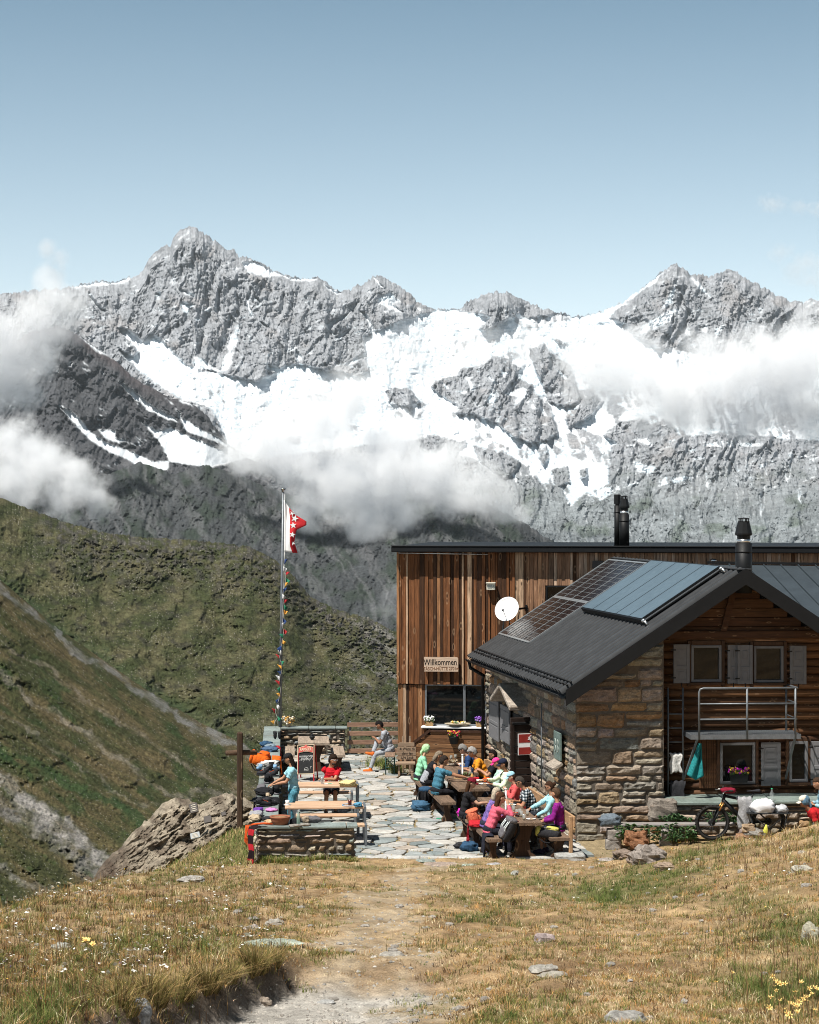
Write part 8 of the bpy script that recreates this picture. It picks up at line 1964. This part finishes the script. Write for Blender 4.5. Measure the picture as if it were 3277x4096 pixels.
# ---------- on the pine tables
TZ = .762
def on(x, y, z=TZ): return G(x, y, z)
def can(label, p, m, group='drink cans', r=.033, h=.155):
    o = thing('drink_can', label, 'can', p, 0, group); b = MB(); b.lathe([(r*.8, 0), (r, .012), (r, h-.015), (r*.82, h), (r*.74, h-.006), (.001, h-.006)], p, 14); b.build('can', m, o); b = MB(); b.box(p+Vector((0, -.008, h-.002)), (.014, .02, .003)); b.build('pull_tab', CHROME, o); return o
can('silver drink can in the hand of the man in red', on(1289, 3136), CAN)
o = thing('leaflet', 'small coloured leaflet lying on the far pine table', 'leaflet', on(1313, 3136)); b = MB(); b.box(on(1313, 3136)+Vector((0, 0, .004)), (.19, .12, .004), Matrix.Rotation(.2, 3, 'Z')); b.build('sheet', WHITE, o); b = MB(); b.box(on(1320, 3136)+Vector((0, 0, .0075)), (.09, .10, .002), Matrix.Rotation(.2, 3, 'Z')); b.build('picture', mat('leaflet_green', (.08, .3, .16), .6, .4, 20, 0), o)
lump('yellow_jacket', 'pale yellow jacket crumpled on the far pine table', 'jacket', on(1392, 3142), (.40, .34, .13), YLW, 41, noise=.5)
bottle('drink_bottle', 'clear bottle of red drink on the near pine table', 'bottle', on(1400, 3224), .037, .32, CLEAR, None, WHITE, .42)
lump('blue_bandana', 'blue patterned bandana at the end of the near pine table', 'bandana', on(1434, 3226), (.17, .2, .09), C('blue_pattern', (.10, .28, .42)), 43)
o = thing('blue_strap', 'light blue strap looped around the drink bottle', 'strap', on(1396, 3224)); b = MB(); c = on(1398, 3222); b.tube([c+Vector((.13*math.cos(a)-.02, .16*math.sin(a), .012)) for a in np.linspace(0, 6.1, 22)], .009, 5); b.build('loop', LBL, o)
o = thing('coffee_cup', 'white cup at the wall end of the near pine table', 'cup', on(1150, 3220)); c = on(1150, 3220); b = MB(); b.lathe([(.03, 0), (.045, .1), (.041, .1), (.026, .01), (.001, .01)], c, 14); b.build('cup', CHINA, o); b = MB(); b.lathe([(.075, 0), (.08, .008), (.001, .006)], c, 14); b.build('saucer', CHINA, o)
o = thing('candle_holder', 'small dark candle holder on the plank table by the far wall', 'candle holder', G(1249, 2958, .80)); c = G(1249, 2958, .80); b = MB(); b.lathe([(.03, 0), (.075, .05), (.07, .10), (.05, .1), (.001, .06)], c, 12); b.build('holder', CHB, o); b = MB(); b.lathe([(.025, .07), (.025, .15), (.001, .16)], c, 8); b.build('candle', CHA, o)
# ---------- on the rustic tables
def plate(label, x, y, z, r=.12, wood_=False, group='plates on the rustic tables', food=True):
    p = G(x, y, z); o = thing('plate', label, 'plate', p, 0, group); h = .018 if wood_ else 0
    if wood_: b = MB(); b.lathe([(r*1.05, 0), (r*1.08, h), (.001, h)], p, 18); b.build('board', TRAY, o)
    b = MB(); b.lathe([(r*.55, h+.001), (r*.98, h+.02), (r, h+.024), (r*.92, h+.022), (r*.55, h+.008), (.001, h+.008)], p, 20); b.build('dish', CHINA, o)
    if food: b = MB(); b.blob(p+Vector((.02, 0, h+.012)), (.05, .04, .015), None, (10, 6), .4, 3, x); b.build('leftovers', FOOD, o)
    b = MB(); b.bar(p+Vector((-.02, -.03, h+.028)), p+Vector((.05, .08, h+.03)), .012, .004); b.build('cutlery', CHROME, o)
A_ = .75; B_ = .74
plate('white plate on a wooden board beside the blue can', 1837, 3114, A_, .115, True); plate('white plate farther from the edge, before the man in the navy cap', 1921, 3124, A_, .125); plate('white plate nearest the table end, before the man in the navy cap', 1936, 3138, A_, .125)
plate('white plate on the far table before the man in orange', 1846, 3062, A_, .115, True); plate('plate on the far table before the people on the left bench', 1790, 3062, A_, .1); plate('white plate before the man in plaid', 2044, 3222, B_, .115); plate('white plate with rice on a wooden board beside the parasol pole', 2032, 3258, B_, .10, True); plate('empty white plate at the right edge of the nearest table', 2124, 3279, B_, .10)
BLC = mat('blue_can', (.03, .05, .10), .35, .3, 20, 0, 0, .5)
can('dark blue can next to the hand of the man in teal', G(1838, 3105, A_), BLC); can('dark blue can beside the plastic bottle before the man in orange', G(1890, 3098, A_), BLC)
bottle('water_bottle', 'clear plastic water bottle beside the potted plant', 'bottle', G(1881, 3108, A_), .036, .24, CLEAR); bottle('juice_bottle', 'small pale orange bottle right of the potted plant', 'bottle', G(1889, 3121, A_), .032, .17, mat('orange_juice', (.60, .33, .10), .3, .1, 9, 0))
def potplant(label, x, y, z, seed, cols, dry=False):
    p = G(x, y, z); o = thing('potted_plant', label, 'potted plant', p, 0, 'table plants'); b = MB(); b.col = (.34, .29, .24); b.blob(p+Vector((0, 0, .04)), (.105, .085, .05), None, (16, 9), .12, 2, seed); b.build('stone_pot', STONE, o)
    b = MB(); rr = random.Random(seed)
    for i in range(60):
        a = rr.random()*6.28; d = rr.random()**.5*.1; q = p+Vector((math.cos(a)*d, math.sin(a)*d, .08)); e = q+Vector((math.cos(a)*.05, math.sin(a)*.05, rr.uniform(.02, .10))); n_ = Vector((math.cos(a+1.6), math.sin(a+1.6), .3))*.012; b.col = rr.choice(cols); b._add([q-n_, q+n_, (q+e)/2+n_*1.3, e, (q+e)/2-n_*1.3], [(0, 1, 2, 3, 4)], False)
    b.build('leaves', mat('plant_leaf', (1, 1, 1), .6, .25, 30, .1, attr=True), o)
potplant('small stone pot with a green succulent on the table before the man in teal', 1866, 3118, A_, 3, [(.07, .12, .04), (.12, .16, .06), (.2, .12, .06)]); potplant('small stone pot with pale dried flowers on the far table', 1812, 3064, A_, 4, [(.5, .45, .35), (.2, .15, .08), (.4, .28, .2)])
o = lump('red_napkin', 'red napkin box behind the plates on the back table', 'napkin', G(1906, 3118, A_), (.13, .12, .06), RDC, 3, None, 0, .05, 2, .3); lump('orange_bag', 'orange bag beside the plates on the back table', 'bag', G(1949, 3128, A_), (.2, .26, .11), ORC, 8)
def glass(label, x, y, z, r=.034, h=.125, group='drinking glasses on the nearest table', stem=False):
    p = G(x, y, z); o = thing('drinking_glass', label, 'glass', p, 0, group); b = MB()
    if stem: b.lathe([(.034, 0), (.006, .008), (.005, .09), (.034, .12), (.036, .17), (.03, .2), (.028, .2), (.033, .17), (.03, .125), (.001, .1)], p, 14)
    else: b.lathe([(r*.8, 0), (r, h), (r*.93, h), (r*.74, .008), (.001, .008)], p, 14)
    b.build('glass', CLEAR, o); b = MB(); b.lathe([(r*.72, .012), (r*.8, h*.35), (.001, h*.35)], p+Vector((0, 0, .1 if stem else 0)), 12); b.build('drink', mat('pale_drink', (.35, .3, .2), .2, .2, 9, 0), o)
for x, y in ((2054, 3246), (2080, 3259), (2096, 3281), (2086, 3268), (2068, 3262), (2110, 3262)): glass('clear drinking glass on the nearest rustic table', x, y, B_)
glass('wine glass at the far end of the far table', 1805, 3054, A_, .034, .2, 'wine glasses on the far table', True); glass('wine glass at the far end of the far table', 1822, 3050, A_, .034, .2, 'wine glasses on the far table', True)
o = thing('bread_basket', 'wire basket of red cherries and bread on the nearest table', 'basket', G(2057, 3268, B_)); p = G(2057, 3266, B_); b = MB()
for zz, r_ in ((.01, .085), (.045, .1), (.08, .115)): b.tube([p+Vector((r_*math.cos(a), r_*math.sin(a), zz)) for a in np.linspace(0, 6.283, 21)], .005, 4)
for i in range(16): a = i*.3927; b.tube([p+Vector((.085*math.cos(a), .085*math.sin(a), .01)), p+Vector((.115*math.cos(a), .115*math.sin(a), .08))], .004, 4)
b.build('wire', GREYP, o); b = MB(); rr = random.Random(3)
for i in range(26): a = rr.random()*6.28; d = .085*rr.random()**.5; b.col = rr.choice([(.25, .02, .015), (.35, .05, .03), (.4, .25, .12)]); b.blob(p+Vector((math.cos(a)*d, math.sin(a)*d, .03+.04*rr.random())), .022, None, (7, 5))
b.build('fruit', mat('basket_fruit', (1, 1, 1), .4, .2, 30, .1, attr=True), o)
o = thing('notebook', 'maroon notebook lying on the nearest table beside the striped backpack', 'book', G(2054, 3286, B_)); p = G(2054, 3286, B_); b = MB(); b.box(p+Vector((0, 0, .012)), (.15, .2, .02), Matrix.Rotation(.4, 3, 'Z'), .004); b.build('cover', mat('maroon_cover', (.16, .02, .03), .6, .1, 9, .05), o); b = MB(); b.box(p+Vector((.004, 0, .012)), (.152, .19, .013), Matrix.Rotation(.4, 3, 'Z')); b.build('pages', WHITE, o)
# ---------- bags round the benches
backpack('coral red backpack on the rustic bench behind the woman in pink', Vector((1.36, 41.45, .45)), R(100), COR, COR, (.30, .24, .33), R(-18)); drape('red_sling', 'red strap hanging from the coral backpack over the bench end', 'strap', Vector((1.24, 41.3, .47)), .09, .36, C('dark_red_webbing', (.24, .01, .02)), (-1, -.1, 0), .12, None, 5); lump('red_jacket', 'red jacket lying under the coral backpack on the bench', 'jacket', Vector((1.38, 41.22, .45)), (.34, .45, .13), RDC, 51); lump('magenta_cloth', 'magenta cloth on the far end of the bench with the coral backpack', 'cloth', Vector((1.12, 42.62, .45)), (.2, .3, .16), MAG, 52)
o = backpack('black and silver striped backpack leaning on the bench next to the woman in pink', Vector((1.86, 39.72, .40)), R(-62), CHA, GRY, (.30, .20, .50), R(-20), None, R(14)); T = ROOT[o.name] @ Matrix.Rotation(R(-20), 4, 'X') @ Matrix.Rotation(R(14), 4, 'Y')
for q in (-.09, -.045, .0, .045, .09):
    b = MB(); b.tube([T @ Vector((q, -.085, .10)), T @ Vector((q*1.05, -.135, .28)), T @ Vector((q, -.09, .47))], .011, 6); b.build('stripe', PLS if abs(q) > .02 else BLK, o)
backpack('black backpack with blue pockets standing on the paving by the rustic bench', G(1704, 3236)+Vector((0, .12, 0)), R(150), BLK, NVY, (.32, .22, .50), R(-8)); lump('blue_bag', 'blue bag slumped at the foot of the black backpack on the paving', 'bag', G(1683, 3243), (.42, .35, .25), C('dull_blue_nylon', (.05, .12, .2)), 55)
lump('dark_bag', 'dark blue and black bag lying on the paving left of the woman in pink', 'bag', G(1878, 3404), (.36, .3, .2), NVY, 56); lump('black_hat', 'black hat lying on the paving left of the dark bag', 'hat', G(1852, 3392), (.34, .3, .12), CHA, 57)
drape('dark_jacket', 'dark jacket hanging from the near rustic bench beside the woman in pink', 'jacket', Vector((1.52, 40.0, .46)), .4, .40, C('ink_cloth', (.02, .022, .035)), (-1, -.1, 0), .14, None, 8)
o = backpack('dark backpack with yellow green ribs lying on the near end of the wall bench', Vector((3.02, 39.98, .47)), R(80), CHA, C('lime_cloth', (.50, .48, .12)), (.30, .20, .50), R(-82))
o = thing('trekking_poles', 'pair of green trekking poles lying on the paving', 'trekking poles', G(1790, 3276))
for q in (0, .07):
    b = MB(); a0, a1 = G(1746, 3279)+Vector((0, q, .02)), G(1846, 3275)+Vector((.2, q*1.6, .02)); b.tube([a0, a0.lerp(a1, .3), a1], [.016, .010, .007], 6); b.build('pole', mat('green_pole', (.03, .22, .13), .4, .2, 9, 0), o)
# ---------- window sill flowers
LEAFM = mat('window_leaf', (.05, .09, .025), .6, .3, 40, .2)
def flowerbox(label, c, size, cols, seed, box=True, m=None, group='flower boxes'):
    o = thing('flower_box', label, 'flower box', c, -TA if c.y > 50 else 0, group); rr = random.Random(seed); w, d, h = size
    b = MB()
    if box: b.prism([(-w/2+.02, 0), (w/2-.02, 0), (w/2, h), (-w/2, h)], -d/2, d/2, Matrix.Translation(c))
    else: b.lathe([(w*.32, 0), (w*.45, h*.9), (w*.5, h), (.001, h)], c, 14)
    b.build('planter', m or TRAY, o); b = MB()
    for i in range(46):
        q = c+Vector((rr.uniform(-w, w)*.52, rr.uniform(-d, d)*.55, h+rr.random()*.09)); b.blob(q, .022, None, (6, 4), .3, 2, i)
    b.build('leaves', LEAFM, o); b = MB()
    for i in range(60):
        q = c+Vector((rr.uniform(-w, w)*.55, rr.uniform(-d, d)*.5-.02, h+.03+rr.random()*.12)); b.col = rr.choice(cols); b.blob(q, .020*rr.uniform(.7, 1.3), None, (6, 4), .35, 2, i)
    b.build('blossoms', mat('blossom', (1, 1, 1), .7, .2, 50, .2, attr=True), o)
SL = lambda x: TM @ Vector((tb(x), -.04, 1.195))
flowerbox('wooden box of white flowers at the left end of the window sill', SL(1718), (.24, .16, .12), [(.75, .75, .72)], 1); flowerbox('wooden box of violet flowers at the right end of the window sill', SL(1920), (.22, .16, .12), [(.22, .08, .45), (.3, .14, .5)], 2)
o = thing('wicker_tray', 'shallow wicker tray of dried flowers in the middle of the window sill', 'tray', SL(1832)); c = SL(1832); b = MB(); b.lathe([(.2, 0), (.3, .04), (.36, .085), (.34, .085), (.2, .03), (.001, .03)], c, 22, Matrix.Diagonal((1, .45, 1))); b.build('tray', mat('wicker', (.45, .38, .27), .8, .35, 50, .6), o); b = MB(); rr = random.Random(6)
for i in range(30): b.col = rr.choice([(.6, .38, .06), (.12, .2, .08), (.6, .55, .45)]); b.blob(c+Vector((rr.uniform(-.2, .2), rr.uniform(-.06, .06), .09+.03*rr.random())), .03, None, (6, 4), .3, 2, i)
b.build('dried_flowers', mat('blossom', (1, 1, 1), .7, .2, 50, .2, attr=True), o)
flowerbox('hanging black pot of red and yellow flowers on the timber screen', TM @ Vector((tb(1826), -.56, .78)), (.30, .22, .2), [(.50, .01, .05), (.55, .02, .12), (.65, .4, .05)], 3, False, CHB)
q = frame(HC+Vector((-HG.y, HG.x, 0))*(LO-.25), HG); t_, z_ = gp(2955, 3128, LO-.25); flowerbox('black box of magenta and yellow flowers at the lower hut window', q @ Vector((t_, 0, z_)), (.38, .18, .16), [(.45, .02, .42), (.5, .03, .4), (.66, .42, .06)], 4, True, CHB)
# ---------- laundry on the ladder and balcony
t_, z_ = gp(2702, 3022, LF); pL = ML @ Vector((t_, -.03, z_+.02)); drape('white_towel', 'off-white towel hanging over a ladder rung', 'towel', pL, .27, .40, WHT, (0, -1, 0), .05, 'laundry on the hut front', 2, .012, (1, .05, 0))
t_, z_ = gp(2702, 3134, LF); pL = ML @ Vector((t_, -.03, z_+.02)); drape('dark_trousers', 'dark trousers hanging over the lowest ladder rung', 'trousers', pL+Vector((.04, 0, 0)), .34, .55, CHA, (0, -1, 0), .05, 'laundry on the hut front', 3, .02, (1, .05, 0))
t_, z_ = gp(2800, 2972, BF+.3); pL = GF @ Vector((t_, .2, z_)); rr = random.Random(4); b = MB()
def tealf(u, v): return pL+Vector((-.02+(u-.5)*(.08+.26*v**1.2)-.10*v, .04*math.sin(u*9+v*3), -.78*v*(1-.28*abs(u-.55))))
b.sheet(tealf, 16, 18, .014); o = b.build('teal_jacket', TEA); tag(o, 'teal jacket hanging from the balcony bracket', 'jacket', 'laundry on the hut front')
# ---------- plank bench, plants and things in front of the hut
o = thing('plank_bench', 'long grey plank bench on stone blocks in front of the hut', 'bench', P(2600, 3330, 41.1)); q0 = P(2424, 3301, 41.05); q1 = P(2940, 3298, 41.25)
GPW = wood('silver_plank', (.24, .22, .21), 'x', .85, .3, False, 7)
for k in (0, 1):
    b = MB(); b.bar(q0+Vector((0, .15*k, 0)), q1+Vector((0, .15*k, 0)), .14, .05, (0, 0, 1), .008); b.build('plank', GPW, o)
for x0, x1 in ((2424, 2482), (2640, 2684)):
    for k, (za, zb) in enumerate(((0, .2), (.2, .41))):
        b = MB(); b.col = (.36, .33, .30); pa = P((x0+x1)/2, 3340, 41.12); b.blob((pa.x+.03*k, pa.y, (za+zb)/2), ((x1-x0)/2/190*1.05, .14, .115), None, (18, 12), .07, 2, x0+k, False, None, .25); b.build('stone_block', STONE, o)
lump('blue_grey_bundle', 'blue-grey sweater bundled on the left end of the plank bench', 'sweater', P(2440, 3304, 41.1), (.42, .3, .26), C('blue_grey_wool', (.13, .16, .19)), 61); lump('pale_sack', 'pale grey sack behind the sweater on the plank bench', 'sack', P(2428, 3296, 41.3), (.26, .18, .22), C('pale_sack', (.2, .21, .21)), 62)
def leafy(label, c, w, h, seed, n=60):
    o = thing('leafy_plant', label, 'plant', c, 0, 'leafy plants by the hut'); rr = random.Random(seed); b = MB(); s = MB()
    for i in range(int(n/7)):
        a = rr.uniform(-1, 1); x = a*w; y = rr.uniform(-.16, .1); st = c+Vector((x, y, 0)); tp_ = st+Vector((a*.06+rr.uniform(-.05, .05), rr.uniform(-.08, .02), h*rr.uniform(.55, 1))); s.tube([st, tp_], [.008, .005], 5)
        for j in range(11):
            t = .25+.75*j/10; q = st.lerp(tp_, t); an = j*2.4+rr.random(); d = Vector((math.cos(an), math.sin(an)*.8, rr.uniform(-.15, .5))); L = .15*(1.15-t*.35); e = q+d*L+Vector((0, 0, -.03)); nn = d.cross(Vector((0, 0, 1))).normalized()*.026; m_ = q+d*L*.5+Vector((0, 0, .02)); k = rr.uniform(.6, 1.4); b.col = (.045*k, .105*k, .035*k); b._add([q, m_-nn, e, m_+nn], [(0, 1, 2), (0, 2, 3)], False)
    s.build_each('stem', STEMM, o); b.build('leaves', mat('plant_leaf', (1, 1, 1), .6, .25, 30, .1, attr=True), o)
leafy('leafy plant under the left half of the plank bench', P(2550, 3372, 41.0), .42, .42, 3, 110); leafy('leafy plant under the middle of the plank bench', P(2722, 3370, 41.0), .28, .38, 4, 84); leafy('small leafy plant behind the plank bench below the boulder', P(2680, 3290, 41.5), .35, .18, 5, 56); leafy('small leafy plant behind the bicycle wheel', P(2890, 3300, 41.5), .3, .3, 6, 56)
b = MB(); rock('wall_boulder', 'big pale angular boulder at the foot of the stone wall behind the bench', 'boulder', P(2650, 3278, 41.65), (.60, .34, .48), (.27, .235, .2), 17, None, .2, (22, 14), .25, .1, 0, .5)
# ---------- bicycle
bk = thing('mountain_bicycle', 'black mountain bicycle with fat knobbly tyres parked before the hut', 'bicycle', P(2960, 3362, 40.9)); BYY = 40.9
fwc = P(2850, 3290, BYY); rwc = fwc+Vector((1.17, .12, .0)); BD_ = (rwc-fwc).normalized(); wr_ = .345
RUB = mat('tyre_rubber', (.02, .019, .018), .8, .3, 60, .6, .01)
for wc, nm in ((fwc, 'front'), (rwc, 'rear')):
    ax = Vector((BD_.y, -BD_.x, 0)); ring = lambda r_: [wc+BD_*r_*math.cos(a)+Vector((0, 0, r_*math.sin(a))) for a in np.linspace(0, 2*math.pi, 41)]
    b = MB(); b.tube(ring(wr_-.018), .03, 8, False)
    for i in range(56):
        a = i*2*math.pi/56; d = BD_*math.cos(a)+Vector((0, 0, math.sin(a))); b.box(wc+d*(wr_+.012)+ax*(.016*(-1)**i), (.02, .026, .014), Matrix((d.cross(ax), ax, d)).transposed())
    wh = b.build('wheel', RUB, bk); b = MB(); b.tube(ring(wr_-.055), .014, 6, False); b.build('rim', BLACKM, wh)
    b = MB()
    for i in range(24): a = i*2*math.pi/24; d = BD_*math.cos(a)+Vector((0, 0, math.sin(a))); b.tube([wc+ax*(.03*(-1)**i), wc+d*(wr_-.055)], .002, 3)
    b.build('spokes', STEEL, wh); b = MB(); b.tube([wc-ax*.06, wc+ax*.06], .026, 10); b.tube([wc-ax*.045, wc-ax*.041], .08, 16); b.build('hub', BLACKM, wh)
up_ = Vector((0, 0, 1)); hd = fwc+BD_*.26+up_*.56; hd2 = fwc+BD_*.22+up_*.44; bb = fwc+BD_*.70+up_*(-.02); sc_ = fwc+BD_*.80+up_*.42
b = MB(); b.tube([hd, hd2], .034, 10); b.tube([hd2+up_*.02, bb], [.042, .05], 10); b.tube([hd-up_*.02, sc_], [.028, .025], 8); b.tube([sc_, bb], .024, 8); b.build('frame', BLACKM, bk)
b = MB(); axb = Vector((BD_.y, -BD_.x, 0))
for q in (-1, 1): b.tube([bb+axb*.04*q, rwc+axb*.06*q], .015, 6); b.tube([sc_-up_*.08+axb*.03*q, rwc+axb*.06*q], .012, 6)
b.build('rear_triangle', BLACKM, bk)
b = MB()
for q in (-1, 1): b.tube([hd2-up_*.03+axb*.065*q, hd2.lerp(fwc, .5)+axb*.065*q], .017, 8)
b.build('fork_stanchion', mat('gold_anodised', (.45, .20, .05), .3, .1, 9, 0, 0, .7), bk)
b = MB()
for q in (-1, 1): b.tube([hd2.lerp(fwc, .45)+axb*.065*q, fwc+axb*.065*q], .022, 8)
b.box(hd2.lerp(fwc, .42), (.03, .15, .05), None, .01); b.build('fork_lower', BLACKM, bk)
ht = hd+up_*.08-BD_*.02; b = MB(); b.tube([hd, ht], .02, 8); b.tube([ht-axb*.36+up_*.05+BD_*.08, ht-axb*.1, ht+axb*.1, ht+axb*.36+up_*.05+BD_*.08], .014, 8); b.build('handlebar', BLACKM, bk)
for q in (-1, 1): b = MB(); b.tube([ht+axb*.25*q+up_*.035+BD_*.05, ht+axb*.37*q+up_*.05+BD_*.085], .02, 8); b.build('grip', RUB, bk)
for q in (-1, 1): b = MB(); b.tube([ht+axb*.2*q+up_*.03, ht+axb*.24*q-BD_*.09-up_*.01, ht+axb*.33*q-BD_*.1], .008, 5); b.build('brake_lever', CHROME, bk)
st = fwc+BD_*.86+up_*.60; b = MB(); b.tube([sc_, st], .015, 8); b.build('seat_post', BLACKM, bk); b = MB(); pts, rr_ = curve([(st-BD_*.14+up_*.03, .02), (st-BD_*.03+up_*.035, .035), (st+BD_*.09+up_*.04, .07), (st+BD_*.13+up_*.045, .06)]); b.tube(pts, rr_, 10, True, (1, .4), up_); b.build('saddle', CHA, bk)
b = MB(); b.tube([bb-axb*.06, bb+axb*.06], .05, 12); b.tube([bb+axb*.07, bb+axb*.074], .085, 20); b.tube([bb+axb*.08, bb+axb*.08+BD_*.1-up_*.13], .013, 6); b.tube([bb-axb*.08, bb-axb*.08-BD_*.1+up_*.13], .013, 6); b.build('crank', BLACKM, bk)
lump('maroon_helmet', 'maroon bag strapped on the bicycle handlebar', 'bag', hd+Vector((.06, -.06, .05)), (.32, .2, .12), C('maroon_nylon', (.20, .012, .03)), 71, None, .0, .15)
drape('grey_towel', 'grey towel hanging over the bicycle frame', 'towel', hd.lerp(sc_, .75)+Vector((0, -.05, .03)), .32, .58, C('mid_grey_cloth', (.34, .34, .35)), (0, -1, 0), .05, None, 6, .014, (1, .1, 0))
# ---------- small table with bags
TY = 40.75; tz_ = H-(3254-CY)/F*TY; c0 = P(2990, 3254, TY); c1 = P(3162, 3254, TY)
st = thing('folding_table', 'small dark iron table loaded with white bags by the bicycle', 'table', (c0+c1)/2-Vector((0, 0, .4))); b = MB(); b.box((c0+c1)/2+Vector((0, .2, 0)), (c1.x-c0.x, .5, .025), None, .006); b.build('top', CHB, st)
for x in (c0.x+.06, c1.x-.06):
    for yy in (TY+.0, TY+.4):
        b = MB(); b.tube([(x, yy, tz_), (x+.06*(1 if x < 7 else -1), yy, tz_-.28), (x, yy, tz_-.62)], .014, 6); b.build('leg', CHB, st)
b = MB(); b.tube([(c0.x+.1, TY, tz_-.05), ((c0.x+c1.x)/2, TY, tz_-.3), (c1.x-.1, TY, tz_-.05)], .012, 6); b.build('brace', CHB, st)
lump('white_bag', 'large crumpled white plastic bag on the iron table', 'bag', P(3052, 3254, TY+.1)+Vector((0, 0, .012)), (.50, .34, .30), mat('white_plastic_film', (.70, .70, .72), .35, .05, 9, .3, .02), 81, None, 0, .34, 3.0); lump('clear_bag', 'translucent plastic bag at the right end of the iron table', 'bag', P(3125, 3254, TY+.1)+Vector((0, 0, .012)), (.26, .26, .18), mat('grey_plastic_film', (.42, .43, .45), .25, .2, 14, .3, .02), 82, None, 0, .4, 3.2)
bottle('green_cap_bottle', 'clear bottle with a bright green cap on the slate platform', 'bottle', P(3088, 3222, 41.9), .048, .36, CLEAR, None, mat('green_cap', (.02, .4, .16), .4, .05, 5, 0))
b = MB(); q = P(3062, 3350, 40.2); b.tube([q, q+Vector((.0, 0, .12)), q+Vector((.02, 0, .26))], [.06, .055, .015], 10, True, (1, .4)); o = b.build('yellow_cloth', C('lime_yellow', (.62, .60, .10))); tag(o, 'bright yellow cloth standing in the grass under the iron table', 'cloth')
